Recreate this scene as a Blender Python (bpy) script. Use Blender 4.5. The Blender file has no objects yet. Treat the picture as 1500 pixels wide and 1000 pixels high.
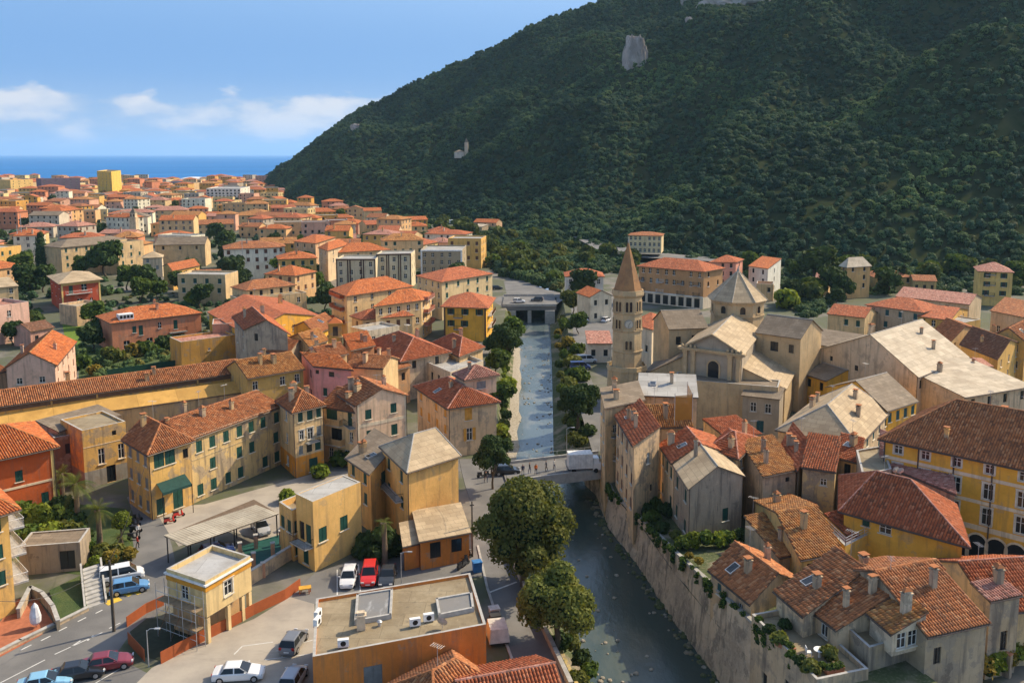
import bpy, bmesh, math, random
import numpy as np
from mathutils import Vector, Matrix, noise as mnoise

# ------------------------------------------------------------------ camera, sky, sun, exposure
SC = bpy.context.scene
COL = SC.collection
F, PX, PY, HC = 1300.0, 780.0, 400.0, 47.0          # focal length, principal point (1500 x 1000 frame), camera height
PITCH = math.atan((PY - 226) / F)
cp, sp = math.cos(PITCH), math.sin(PITCH)
cd = bpy.data.cameras.new('camera'); cam = bpy.data.objects.new('camera', cd); COL.objects.link(cam)
cd.sensor_fit = 'HORIZONTAL'; cd.sensor_width = 36; cd.lens = F / 1500 * 36
cd.shift_x = (750 - PX) / 1500; cd.shift_y = -(500 - PY) / 1500
cd.clip_start = 1; cd.clip_end = 200000
cam.location = (0, 0, HC); cam.rotation_euler = (math.pi / 2 - PITCH, 0, 0)
SC.camera = cam

SUN_AZ, SUN_EL = math.radians(60), math.radians(41)   # azimuth clockwise from +Y (the view), elevation
sd = Vector((math.sin(SUN_AZ) * math.cos(SUN_EL), math.cos(SUN_AZ) * math.cos(SUN_EL), math.sin(SUN_EL)))
sl = bpy.data.lights.new('sun', 'SUN'); so = bpy.data.objects.new('sun', sl); COL.objects.link(so)
sl.energy = 3.7; sl.angle = math.radians(0.55); sl.color = (1.0, 0.84, 0.60)
so.rotation_euler = (-sd).to_track_quat('-Z', 'Y').to_euler(); so.location = (300, 200, 300)

W = bpy.data.worlds.new('World'); SC.world = W; W.use_nodes = True
nt = W.node_tree; N = nt.nodes; LK = nt.links
bg = N['Background']; bg.inputs['Strength'].default_value = 0.15
sky = N.new('ShaderNodeTexSky'); sky.sky_type = 'NISHITA'; sky.sun_disc = False
sky.sun_elevation = SUN_EL; sky.sun_rotation = SUN_AZ
sky.altitude = 100; sky.air_density = 1.0; sky.dust_density = 1.6; sky.ozone_density = 1.0
def wm(op, a, b=None, c=None, clamp=False):
    n = N.new('ShaderNodeMath'); n.operation = op; n.use_clamp = clamp
    for i, v in enumerate((a, b, c)):
        if v is None: continue
        if isinstance(v, (int, float)): n.inputs[i].default_value = v
        else: LK.new(v, n.inputs[i])
    return n.outputs[0]
tc = N.new('ShaderNodeTexCoord'); sx = N.new('ShaderNodeSeparateXYZ'); LK.new(tc.outputs['Generated'], sx.inputs[0])
mp = N.new('ShaderNodeMapping'); LK.new(tc.outputs['Generated'], mp.inputs[0]); mp.inputs['Scale'].default_value = (17, 17, 44)
n1 = N.new('ShaderNodeTexNoise'); LK.new(mp.outputs[0], n1.inputs['Vector']); n1.inputs['Scale'].default_value = 1.0
n1.inputs['Detail'].default_value = 10; n1.inputs['Roughness'].default_value = 0.50
mp2 = N.new('ShaderNodeMapping'); LK.new(tc.outputs['Generated'], mp2.inputs[0]); mp2.inputs['Scale'].default_value = (5.5, 5.5, 5)
mp2.inputs['Location'].default_value = (3.3, 1.2, 0)
n2 = N.new('ShaderNodeTexNoise'); LK.new(mp2.outputs[0], n2.inputs['Vector']); n2.inputs['Scale'].default_value = 1.0; n2.inputs['Detail'].default_value = 2
z = sx.outputs[2]
# a bank of cumulus low over the horizon: puffy tops, flat hazy base
top = wm('MULTIPLY_ADD', n2.outputs[0], 0.034, 0.042)
up = wm('DIVIDE', wm('SUBTRACT', top, z), 0.011)                       # 0 at the tops
lo = wm('DIVIDE', wm('SUBTRACT', z, 0.026), 0.020)
pr = wm('MINIMUM', wm('MINIMUM', up, 0.55), wm('MULTIPLY', lo, 0.6))
dens = wm('ADD', wm('MULTIPLY', wm('SUBTRACT', n1.outputs[0], 0.40), 6.0), pr)
mask = wm('MULTIPLY', wm('SMOOTH_MIN', wm('MAXIMUM', dens, 0.0), 1.0, 0.15), 0.95, clamp=True)
def band(src, z0, z1, fac, col):
    mr = N.new('ShaderNodeMapRange'); LK.new(z, mr.inputs[0]); mr.interpolation_type = 'SMOOTHSTEP'
    for i, v in ((1, z0), (2, z1), (3, 0.0), (4, fac)): mr.inputs[i].default_value = v
    q = N.new('ShaderNodeMix'); q.data_type = 'RGBA'; LK.new(mr.outputs[0], q.inputs[0]); LK.new(src, q.inputs[6]); q.inputs[7].default_value = col
    return q.outputs[2]
low1 = band(sky.outputs[0], .34, .10, .90, (0.74, 1.66, 3.40, 1))       # clear deep blue air low in the sky
low2 = band(low1, .09, .012, .80, (2.15, 2.75, 3.45, 1))                # pale marine haze at the horizon
shade = N.new('ShaderNodeMapRange'); LK.new(n1.outputs[0], shade.inputs[0]); shade.inputs[1].default_value = 0.40; shade.inputs[2].default_value = 0.62
cc = N.new('ShaderNodeMix'); cc.data_type = 'RGBA'; LK.new(shade.outputs[0], cc.inputs[0])
cc.inputs[6].default_value = (2.35, 2.75, 3.4, 1); cc.inputs[7].default_value = (4.0, 3.85, 3.75, 1)
mx = N.new('ShaderNodeMix'); mx.data_type = 'RGBA'; LK.new(mask, mx.inputs[0]); LK.new(low2, mx.inputs[6]); LK.new(cc.outputs[2], mx.inputs[7])
LK.new(mx.outputs[2], bg.inputs['Color'])

vs = SC.view_settings; vs.view_transform = 'Standard'; vs.look = 'None'; vs.exposure = 0.6; vs.gamma = 1.0; vs.use_curve_mapping = False
SC.cycles.max_bounces = 5; SC.cycles.diffuse_bounces = 3; SC.cycles.glossy_bounces = 2; SC.cycles.transmission_bounces = 2
SC.cycles.transparent_max_bounces = 4; SC.cycles.use_denoising = True

# ------------------------------------------------------------------ pixel <-> place
def P(x, y, z=0.0):
    "the place at height z that the photograph shows at pixel (x, y)"
    a = (x - PX) / F; b = -(y - PY) / F
    r = (a, cp + sp * b, -sp + cp * b)
    t = (z - HC) / r[2]
    return Vector((r[0] * t, r[1] * t, z))
def PD(x, y, d):
    "the place on the line through pixel (x, y) at forward distance d"
    a = (x - PX) / F; b = -(y - PY) / F
    r = (a, cp + sp * b, -sp + cp * b); t = d / r[1]
    return Vector((r[0] * t, d, HC + r[2] * t))
def Qp(v):
    dx, dy, dz = v[0], v[1], v[2] - HC
    yc = cp * dy - sp * dz; zc = sp * dy + cp * dz
    return PX + F * dx / yc, PY - F * zc / yc
def ppm(v): return F / max(1.0, v[1])               # pixels per metre there

# ------------------------------------------------------------------ materials
MATS = {}
def newmat(key):
    m = bpy.data.materials.new(key); m.use_nodes = True; MATS[key] = m
    return m, m.node_tree.nodes, m.node_tree.links, m.node_tree.nodes['Principled BSDF']
def rgba(c, k=1.0): return (c[0] * k, c[1] * k, c[2] * k, 1)
def mixc(n, l, fac, a, b, mode='MIX'):
    m = n.new('ShaderNodeMix'); m.data_type = 'RGBA'; m.blend_type = mode
    for i, v in ((0, fac), (6, a), (7, b)):
        if isinstance(v, (int, float)): m.inputs[i].default_value = v
        elif isinstance(v, tuple): m.inputs[i].default_value = v
        else: l.new(v, m.inputs[i])
    return m.outputs[2]
def mth(n, l, op, a, b=0.0, clamp=False):
    m = n.new('ShaderNodeMath'); m.operation = op; m.use_clamp = clamp
    for i, v in ((0, a), (1, b)):
        if isinstance(v, (int, float)): m.inputs[i].default_value = v
        else: l.new(v, m.inputs[i])
    return m.outputs[0]
def noise(n, l, vec, scale, detail=4, rough=0.55, sc=None):
    if sc:
        mp = n.new('ShaderNodeMapping'); mp.inputs['Scale'].default_value = sc; l.new(vec, mp.inputs[0]); vec = mp.outputs[0]
    t = n.new('ShaderNodeTexNoise'); t.inputs['Scale'].default_value = scale; t.inputs['Detail'].default_value = detail
    t.inputs['Roughness'].default_value = rough; l.new(vec, t.inputs['Vector'])
    return t.outputs[0]
def ramp(n, l, v, a, b, lo=0.0, hi=1.0):
    m = n.new('ShaderNodeMapRange'); m.interpolation_type = 'SMOOTHSTEP'; l.new(v, m.inputs[0])
    for i, k in ((1, a), (2, b), (3, lo), (4, hi)): m.inputs[i].default_value = k
    return m.outputs[0]
def bump(n, l, bs, h, dist, strength=1.0):
    b = n.new('ShaderNodeBump'); b.inputs['Distance'].default_value = dist; b.inputs['Strength'].default_value = strength
    l.new(h, b.inputs['Height']); l.new(b.outputs[0], bs.inputs['Normal'])
def plain(key, col, rough=0.7, metal=0.0, spec=0.3):
    if key in MATS: return MATS[key]
    m, n, l, bs = newmat(key)
    g = n.new('ShaderNodeNewGeometry'); v = noise(n, l, g.outputs['Position'], 1.7, 3)
    l.new(mixc(n, l, ramp(n, l, v, .3, .7), rgba(col, .82), rgba(col, 1.1)), bs.inputs['Base Color'])
    bs.inputs['Roughness'].default_value = rough; bs.inputs['Metallic'].default_value = metal
    bs.inputs['Specular IOR Level'].default_value = spec
    return m
def plaster(col, wear=0.4):
    "painted render with patches, vertical rain streaks and stains"
    col = tuple(min(.82, c * k) for c, k in zip(col, (1.26, 1.15, 1.0)))
    key = 'plaster_%.3f_%.3f_%.3f_%.2f' % (*col, wear)
    if key in MATS: return MATS[key]
    m, n, l, bs = newmat(key)
    g = n.new('ShaderNodeNewGeometry'); pos = g.outputs['Position']
    patch = noise(n, l, pos, 0.28, 6, .62)
    fine = noise(n, l, pos, 2.6, 5, .6)
    streak = noise(n, l, pos, 1.0, 4, .6, (1.3, 1.3, .13))
    base = mixc(n, l, ramp(n, l, patch, .3, .72), rgba(col, 1.08), rgba((col[0] * .84, col[1] * .82, col[2] * .8)))
    old = rgba((.36, .285, .205))
    pk = noise(n, l, pos, .42, 8, .70)                     # fallen or repaired render, with hard edges
    base = mixc(n, l, ramp(n, l, pk, .60 - .13 * wear, .635 - .13 * wear, 0, min(1, .30 + wear * .7)), base, old)
    base = mixc(n, l, ramp(n, l, pk, .69 - .10 * wear, .71 - .10 * wear, 0, min(1, .15 + wear * .8)), base, rgba((.21, .165, .125)))
    base = mixc(n, l, ramp(n, l, streak, .50, .66, 0, .22 + .62 * wear), base, rgba((.15, .125, .10)))
    base = mixc(n, l, ramp(n, l, noise(n, l, pos, 3.0, 5, .65, (1, 1, .09)), .58, .70, 0, .15 + .5 * wear), base, rgba((.12, .10, .08)))
    base = mixc(n, l, ramp(n, l, fine, .25, .8, 0, .28), base, rgba(col, .62))
    l.new(base, bs.inputs['Base Color']); bs.inputs['Roughness'].default_value = .9; bs.inputs['Specular IOR Level'].default_value = .15
    bump(n, l, bs, fine, .03 + .05 * wear, .6)
    return m
def tilemat(key, c1, c2, c3, wear=0.4, bumpy=True, tw=.30, tl=.45):
    "terracotta tiles: each tile its own tone (UV in metres), weathering and lichen over them"
    if key in MATS: return MATS[key]
    m, n, l, bs = newmat(key)
    uv = n.new('ShaderNodeUVMap'); g = n.new('ShaderNodeNewGeometry'); pos = g.outputs['Position']
    s = n.new('ShaderNodeSeparateXYZ'); l.new(uv.outputs[0], s.inputs[0])
    cx = mth(n, l, 'FLOOR', mth(n, l, 'DIVIDE', s.outputs[0], tw)); cy = mth(n, l, 'FLOOR', mth(n, l, 'DIVIDE', s.outputs[1], tl))
    cb = n.new('ShaderNodeCombineXYZ'); l.new(cx, cb.inputs[0]); l.new(cy, cb.inputs[1])
    wn = n.new('ShaderNodeTexWhiteNoise'); wn.noise_dimensions = '3D'; l.new(cb.outputs[0], wn.inputs[0])
    base = mixc(n, l, wn.outputs[0], rgba(c1, .95), rgba(c2, .8))
    w2 = n.new('ShaderNodeTexWhiteNoise'); w2.noise_dimensions = '4D'; l.new(cb.outputs[0], w2.inputs[0]); w2.inputs['W'].default_value = 3.7
    base = mixc(n, l, ramp(n, l, w2.outputs[0], .80, .86, 0, .55), base, rgba((c1[0] * .95 + .10, c1[1] * 1.25 + .06, c1[2] * 1.3 + .05)))
    base = mixc(n, l, ramp(n, l, w2.outputs[0], .16, .10, 0, .6), base, rgba((.10, .06, .04)))
    base = mixc(n, l, ramp(n, l, noise(n, l, pos, .5, 5, .6), .42, .68, 0, .25 + .6 * wear), base, rgba(c3))
    base = mixc(n, l, ramp(n, l, noise(n, l, pos, 1.9, 6, .7), .5, .75, 0, .18 + .6 * wear), base, rgba((.085, .07, .055)))
    base = mixc(n, l, ramp(n, l, noise(n, l, pos, 1.2, 6, .7, (1, 1, .6)), .62, .74, 0, .6 * wear), base, rgba((.34, .27, .19)))
    l.new(base, bs.inputs['Base Color']); bs.inputs['Roughness'].default_value = .85; bs.inputs['Specular IOR Level'].default_value = .2
    if bumpy:
        fx = mth(n, l, 'SINE', mth(n, l, 'MULTIPLY', s.outputs[0], 2 * math.pi / tw))
        fy = mth(n, l, 'FRACT', mth(n, l, 'DIVIDE', s.outputs[1], tl))
        h = mth(n, l, 'SUBTRACT', mth(n, l, 'MULTIPLY', fx, .6), fy)
        bump(n, l, bs, h, .05, .8)
    else:
        bump(n, l, bs, noise(n, l, pos, 9, 3), .01, .5)
    return m
def slabmat(key, col, wear=.5, uscale=1.2):
    "stone slab or cement sheet roof"
    if key in MATS: return MATS[key]
    m, n, l, bs = newmat(key)
    uv = n.new('ShaderNodeUVMap'); g = n.new('ShaderNodeNewGeometry'); pos = g.outputs['Position']
    br = n.new('ShaderNodeTexBrick'); l.new(uv.outputs[0], br.inputs['Vector']); br.inputs['Scale'].default_value = 1.0
    br.inputs['Brick Width'].default_value = uscale; br.inputs['Row Height'].default_value = uscale * .62; br.inputs['Mortar Size'].default_value = .018
    br.inputs['Color1'].default_value = rgba(col, 1.12); br.inputs['Color2'].default_value = rgba(col, .8); br.inputs['Mortar'].default_value = rgba(col, .5)
    base = mixc(n, l, ramp(n, l, noise(n, l, pos, .35, 6, .65), .35, .7, 0, .35 + wear * .4), br.outputs[0], rgba((col[0] * .55, col[1] * .5, col[2] * .45)))
    base = mixc(n, l, ramp(n, l, noise(n, l, pos, 1.5, 7, .7), .55, .75, 0, .7 * wear), base, rgba((.10, .088, .07)))
    base = mixc(n, l, ramp(n, l, noise(n, l, pos, .8, 5, .6, (1.6, .5, 1)), .58, .72, 0, .35), base, rgba(col, 1.35))
    l.new(base, bs.inputs['Base Color']); bs.inputs['Roughness'].default_value = .8; bs.inputs['Specular IOR Level'].default_value = .25
    bump(n, l, bs, mixc(n, l, .5, br.outputs[1], noise(n, l, pos, 4, 5)), .05, .5)
    return m
def leafmat(key, c1, c2, trans=.25, big=0.0):
    if key in MATS: return MATS[key]
    m, n, l, bs = newmat(key)
    g = n.new('ShaderNodeNewGeometry'); oi = n.new('ShaderNodeObjectInfo')
    v = noise(n, l, g.outputs['Position'], .35, 3)
    base = mixc(n, l, g.outputs['Random Per Island'], rgba(c1), rgba(c2))
    base = mixc(n, l, ramp(n, l, v, .35, .68, 0, .6), base, rgba((c2[0] * 1.2, c2[1] * 1.05, c2[2] * .8)))
    base = mixc(n, l, mth(n, l, 'MULTIPLY', oi.outputs['Random'], .55), base, rgba((c1[0] * .8, c1[1] * .62, c1[2] * .75)))
    if big:
        bn = noise(n, l, g.outputs['Position'], .012, 4, .6)
        base = mixc(n, l, ramp(n, l, bn, .36, .5, big, 0), base, rgba((c1[0] * .45, c1[1] * .5, c1[2] * .6)))
        base = mixc(n, l, ramp(n, l, bn, .52, .68, 0, big), base, rgba((c2[0] * 1.7, c2[1] * 1.45, c2[2] * 1.0)))
    l.new(base, bs.inputs['Base Color']); bs.inputs['Roughness'].default_value = .7; bs.inputs['Specular IOR Level'].default_value = .12
    if trans:
        tr = n.new('ShaderNodeBsdfTranslucent'); l.new(mixc(n, l, 1.0, base, (1.3, 1.25, .5, 1), 'MULTIPLY'), tr.inputs[0])
        ms = n.new('ShaderNodeMixShader'); ms.inputs[0].default_value = trans
        l.new(bs.outputs[0], ms.inputs[1]); l.new(tr.outputs[0], ms.inputs[2]); l.new(ms.outputs[0], n['Material Output'].inputs[0])
    return m

# ------------------------------------------------------------------ mesh helpers
class MB:
    "collects faces in world coordinates; build() links them as one mesh object under a parent"
    def __init__(s): s.v = []; s.f = []; s.m = []; s.uv = []
    def face(s, pts, mat=0, uv=None):
        i = len(s.v); s.v.extend([tuple(p) for p in pts]); s.f.append(tuple(range(i, i + len(pts)))); s.m.append(mat)
        s.uv.append(uv if uv else [(0, 0)] * len(pts))
    def box(s, c, sx, sy, sz, rz=0.0, mat=0, taper=1.0):
        "box centred at c in plan, standing on c.z"
        co, si = math.cos(rz), math.sin(rz); q = []
        for k, t in ((0, 1.0), (1, taper)):
            for ax, ay in ((-.5, -.5), (.5, -.5), (.5, .5), (-.5, .5)):
                x, y = ax * sx * t, ay * sy * t
                q.append((c[0] + x * co - y * si, c[1] + x * si + y * co, c[2] + k * sz))
        for f in ((3, 2, 1, 0), (4, 5, 6, 7), (0, 1, 5, 4), (1, 2, 6, 5), (2, 3, 7, 6), (3, 0, 4, 7)):
            s.face([q[i] for i in f], mat)
    def prism(s, poly, z0, z1, mat=0, top=None, bottom=True):
        n = len(poly)
        for i in range(n):
            a, b = poly[i], poly[(i + 1) % n]
            s.face([(a[0], a[1], z0), (b[0], b[1], z0), (b[0], b[1], z1), (a[0], a[1], z1)], mat)
        s.face([(p[0], p[1], z1) for p in poly], mat if top is None else top, [(p[0], p[1]) for p in poly])
        if bottom: s.face([(p[0], p[1], z0) for p in reversed(poly)], mat)
    def tube(s, pts, rad, n=6, mat=0, cap=True):
        rings = []; pts = [Vector(p) for p in pts]
        for i, p in enumerate(pts):
            d = (pts[min(i + 1, len(pts) - 1)] - pts[max(i - 1, 0)]).normalized()
            ref = Vector((0, 0, 1)) if abs(d.z) < .9 else Vector((1, 0, 0))
            a = d.cross(ref).normalized(); b = d.cross(a)
            r = rad[i] if isinstance(rad, (list, tuple)) else rad
            rings.append([p + (a * math.cos(k * 2 * math.pi / n) + b * math.sin(k * 2 * math.pi / n)) * r for k in range(n)])
        for i in range(len(rings) - 1):
            for k in range(n):
                s.face([rings[i][k], rings[i][(k + 1) % n], rings[i + 1][(k + 1) % n], rings[i + 1][k]][::-1], mat)
        if cap:
            s.face(rings[0], mat); s.face(rings[-1][::-1], mat)
    def build(s, name, mats, parent=None, base=None, smooth=False, weld=False):
        if not s.f: return None
        me = bpy.data.meshes.new(name)
        b = Vector((0, 0, 0)) if base is None else Vector(base)
        v = np.array(s.v, dtype=np.float32) - np.array(b, dtype=np.float32)
        me.from_pydata(v.tolist(), [], s.f)
        for m in (mats if isinstance(mats, (list, tuple)) else [mats]): me.materials.append(m)
        me.polygons.foreach_set('material_index', s.m)
        ul = me.uv_layers.new(name='UVMap'); ul.data.foreach_set('uv', [c for u in s.uv for q in u for c in q])
        if weld:
            bm = bmesh.new(); bm.from_mesh(me); bmesh.ops.remove_doubles(bm, verts=bm.verts, dist=1e-4); bm.to_mesh(me); bm.free()
        if smooth: me.polygons.foreach_set('use_smooth', [True] * len(me.polygons))
        me.update()
        o = bpy.data.objects.new(name, me); COL.objects.link(o)
        if parent is not None: o.parent = parent
        elif base is not None: o.location = b
        return o
def raw_mesh(name, v, f, mats, uv=None, mi=None, smooth=False):
    "quads or triangles from numpy arrays"
    me = bpy.data.meshes.new(name); k = f.shape[1]
    me.vertices.add(len(v)); me.vertices.foreach_set('co', np.asarray(v, np.float32).ravel())
    me.loops.add(f.size); me.loops.foreach_set('vertex_index', f.astype(np.int32).ravel())
    me.polygons.add(len(f)); me.polygons.foreach_set('loop_start', np.arange(0, f.size, k, dtype=np.int32))
    if mi is not None: me.polygons.foreach_set('material_index', np.asarray(mi, np.int32))
    if smooth: me.polygons.foreach_set('use_smooth', np.ones(len(f), bool))
    if uv is not None:
        ul = me.uv_layers.new(name='UVMap'); ul.data.foreach_set('uv', np.asarray(uv, np.float32).ravel())
    for m in (mats if isinstance(mats, (list, tuple)) else [mats]): me.materials.append(m)
    me.update(calc_edges=True); me.validate(); return me
def tag(o, label=None, cat=None, group=None, kind=None):
    if label: o['label'] = label
    if cat: o['category'] = cat
    if group: o['group'] = group
    if kind: o['kind'] = kind
    return o
def thing(name, label, cat, loc, group=None, rz=0.0):
    o = bpy.data.objects.new(name, None); COL.objects.link(o); o.location = loc; o.rotation_euler = (0, 0, rz)
    o.empty_display_size = .5
    return tag(o, label, cat, group)
def link(name, me, parent=None, loc=(0, 0, 0), rz=0.0, sc=1.0, rot=None):
    o = bpy.data.objects.new(name, me); COL.objects.link(o); o.parent = parent; o.location = loc
    o.rotation_euler = rot if rot else (0, 0, rz); o.scale = (sc, sc, sc) if isinstance(sc, (int, float)) else sc
    return o
def copy_tree(o, parent=None, loc=None, rz=None, sc=None, label=None):
    c = o.copy(); COL.objects.link(c); c.parent = parent
    if loc is not None: c.location = loc
    if rz is not None: c.rotation_euler = (0, 0, rz)
    if sc is not None: c.scale = (sc, sc, sc) if isinstance(sc, (int, float)) else sc
    if label: c['label'] = label
    for ch in o.children: copy_tree(ch, c)
    return c

# ================================================================== BUILDING KIT
GREEN = plain('shutter_green', (.012, .062, .045), .55); YEL = plain('shutter_yellow', (.62, .30, .045), .6); BRN = plain('shutter_brown', (.13, .055, .03), .6)
BLUE = plain('shutter_teal', (.012, .075, .085), .55); GREY = plain('shutter_grey', (.20, .21, .20), .6)
FRAME = plain('window_frame_white', (.72, .70, .64), .5); SURR = plain('window_surround', (.66, .60, .48), .85); STONE = plain('grey_stone', (.36, .34, .30), .85)
IRON = plain('dark_iron', (.025, .025, .027), .5, .4); SOFF = plain('soffit_wood', (.16, .11, .07), .9); CONC = plain('concrete', (.42, .40, .36), .9)
UNDER = plain('tile_bed', (.17, .08, .045), .95); GUT = plain('gutter_copper', (.10, .075, .06), .55, .3); ZINC = plain('pale_metal', (.5, .5, .49), .45, .5); WHITE = plain('white_paint', (.78, .77, .73), .6)
m, n, l, bs = newmat('window_glass'); g = n.new('ShaderNodeNewGeometry')
l.new(mixc(n, l, noise(n, l, g.outputs['Position'], .7, 2), (.008, .010, .012, 1), (.035, .038, .040, 1)), bs.inputs['Base Color'])
bs.inputs['Roughness'].default_value = .12; bs.inputs['Specular IOR Level'].default_value = .5
GLASS = m
SHM = {'g': GREEN, 'o': GREEN, 'y': YEL, 'p': YEL, 'b': BRN, 't': BLUE, 'e': GREY}
WCACHE = {}
def lm(name, mb, mats, smooth=False):
    o = mb.build(name, mats, smooth=smooth); me = o.data; bpy.data.objects.remove(o); return me
def shutter_leaf(w, h, mat):
    k = ('leaf', round(w, 2), round(h, 2), mat.name)
    if k not in WCACHE:
        mb = MB(); mb.box((0, 0, -h / 2), w, .03, h)
        for x in (-w / 2 + .035, w / 2 - .035): mb.box((x, .02, -h / 2), .06, .03, h)
        nsl = max(4, int(h / .16))
        for i in range(nsl):
            z = -h / 2 + .05 + (h - .1) * (i + .5) / nsl; q = (h - .1) / nsl * .42
            mb.face([(w / 2 - .06, .03, z - q), (-w / 2 + .06, .03, z - q), (-w / 2 + .06, .012, z + q), (w / 2 - .06, .012, z + q)][::-1])
        WCACHE[k] = lm('shutter', mb, mat)
    return WCACHE[k]
def window_mesh(w, h, style, surround, arch=False):
    k = ('win', round(w, 2), round(h, 2), style in 'n', surround, style in 'gybte', arch)
    if k not in WCACHE:
        mb = MB(); y = -.13
        if style in 'n':
            mb.face([(w / 2, y, -h / 2), (-w / 2, y, -h / 2), (-w / 2, y, h / 2), (w / 2, y, h / 2)], 1)
            mb.box((0, y + .03, -h / 2), .05, .04, h, mat=3)
        else:
            mb.face([(w / 2, y - .02, -h / 2), (-w / 2, y - .02, -h / 2), (-w / 2, y - .02, h / 2), (w / 2, y - .02, h / 2)], 1)
            for x in (-w / 2 + .035, 0, w / 2 - .035): mb.box((x, y + .02, -h / 2), .075, .05, h)
            mb.box((0, y + .021, -h / 2), w - .1, .05, .075); mb.box((0, y + .021, h / 2 - .075), w - .1, .05, .075); mb.box((0, y + .015, h * .12), w - .1, .04, .05)
            mb.box((0, .05, -h / 2 - .085), w + .28, .20, .08, mat=2)
        if surround:
            t = .17
            for x in (-w / 2 - t / 2, w / 2 + t / 2): mb.box((x, .012, -h / 2), t, .03, h + t, mat=2)
            mb.box((0, .013, h / 2), w, .03, t, mat=2); mb.box((0, .05, h / 2 + t), w + 2 * t + .08, .13, .07, mat=2)
        WCACHE[k] = lm('window', mb, [FRAME, GLASS, SURR, IRON])
    return WCACHE[k]
def far_window_mesh(w, h, style):
    k = ('far', round(w, 1), round(h, 1), style)
    if k not in WCACHE:
        mb = MB(); sh = SHM.get(style)
        y = -.03 if style in 'gybte' else -.13
        mb.face([(w / 2, y, -h / 2), (-w / 2, y, -h / 2), (-w / 2, y, h / 2), (w / 2, y, h / 2)], 0)
        if style in 'op':
            for x in (-w * .75, w * .75): mb.box((x, .03, -h / 2), w / 2, .05, h, mat=1)
        mb.box((0, .05, -h / 2 - .1), w + .2, .18, .1, mat=2)
        if style in 'kws': mb.box((0, -.1, -h / 2), .09, .05, h, mat=2); mb.box((0, -.105, 0), w, .05, .08, mat=2)
        WCACHE[k] = lm('window', mb, [sh if style in 'gybte' else GLASS, sh or GREEN, FRAME])
    return WCACHE[k]
WN = [0]
def put_window(parent, base, p, d, u, zc, w, h, style, near, rng):
    "a window in the opening at distance u along the wall p + d*u, centre height zc"
    loc = Vector((p[0] + d[0] * u, p[1] + d[1] * u, zc)) - Vector(base)
    rz = math.atan2(d[1], d[0]) + math.pi       # local +y points out of the wall
    WN[0] += 1
    if not near:
        return link('window', far_window_mesh(w, h, style), parent, loc, rz)
    o = link('window', window_mesh(w, h, style, style in 's'), parent, loc, rz)
    sh = SHM.get(style)
    if sh and style in 'gybte':
        for s in (-1, 1):
            a = rng.uniform(0, .06)
            link('shutter', shutter_leaf(w / 2 - .015, h - .02, sh), o, (s * w / 4, -.055, 0), 0)
    elif sh:
        for s in (-1, 1): link('shutter', shutter_leaf(w / 2, h, sh), o, (s * w * .76, .045, 0), 0, rot=(0, 0, s * rng.uniform(0, .12)))
    return o

ROOFS = {}
def roofmat(kind, near):
    k = (kind, near)
    if k in ROOFS: return ROOFS[k]
    T = {'orange': ((.56, .165, .045), (.45, .120, .036), (.36, .105, .045), .16), 'red': ((.53, .155, .060), (.41, .112, .046), (.33, .10, .048), .24),
         'brown': ((.46, .170, .062), (.33, .115, .046), (.26, .105, .05), .40), 'old': ((.56, .215, .080), (.40, .145, .056), (.32, .14, .065), .42),
         'pink': ((.52, .240, .170), (.42, .180, .125), (.40, .21, .15), .2), 'dark': ((.24, .105, .055), (.16, .075, .042), (.16, .085, .05), .5),
         'amber': ((.55, .240, .070), (.38, .150, .048), (.33, .165, .07), .4)}
    if kind in T:
        c1, c2, c3, w = T[kind]; m = tilemat('tiles_%s_%s' % (kind, 'near' if near else 'far'), c1, c2, c3, w, not near)
    elif kind == 'slab': m = slabmat('slab_beige', (.48, .365, .225), .35, 1.3)
    elif kind == 'slabdark': m = slabmat('slab_brown_grey', (.25, .195, .135), .5, 1.1)
    elif kind == 'slabpale': m = slabmat('slab_pale', (.54, .45, .325), .4, 1.9)
    elif kind == 'sheet': m = slabmat('cement_sheet', (.40, .385, .35), .3, 3.0)
    elif kind == 'tar': m = slabmat('roof_felt', (.33, .265, .165), .95, 3.4)
    elif kind == 'ochre': m = slabmat('ochre_render_slope', (.58, .33, .085), .45, 6.0)
    else: m = slabmat('flat_white', (.40, .395, .38), .45, 5.0)
    ROOFS[k] = m; return m
TILES = ('orange', 'red', 'brown', 'old', 'pink', 'dark', 'amber')
NT = [0]
def lerp(a, b, t): return a + (b - a) * t
def plane_uv(poly):
    o = poly[0]; u = (poly[1] - poly[0]).normalized(); nn = (poly[1] - poly[0]).cross(poly[2] - poly[0]).normalized(); vv = nn.cross(u)
    return o, u, vv, nn, [((p - o).dot(u), (p - o).dot(vv)) for p in poly]
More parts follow.
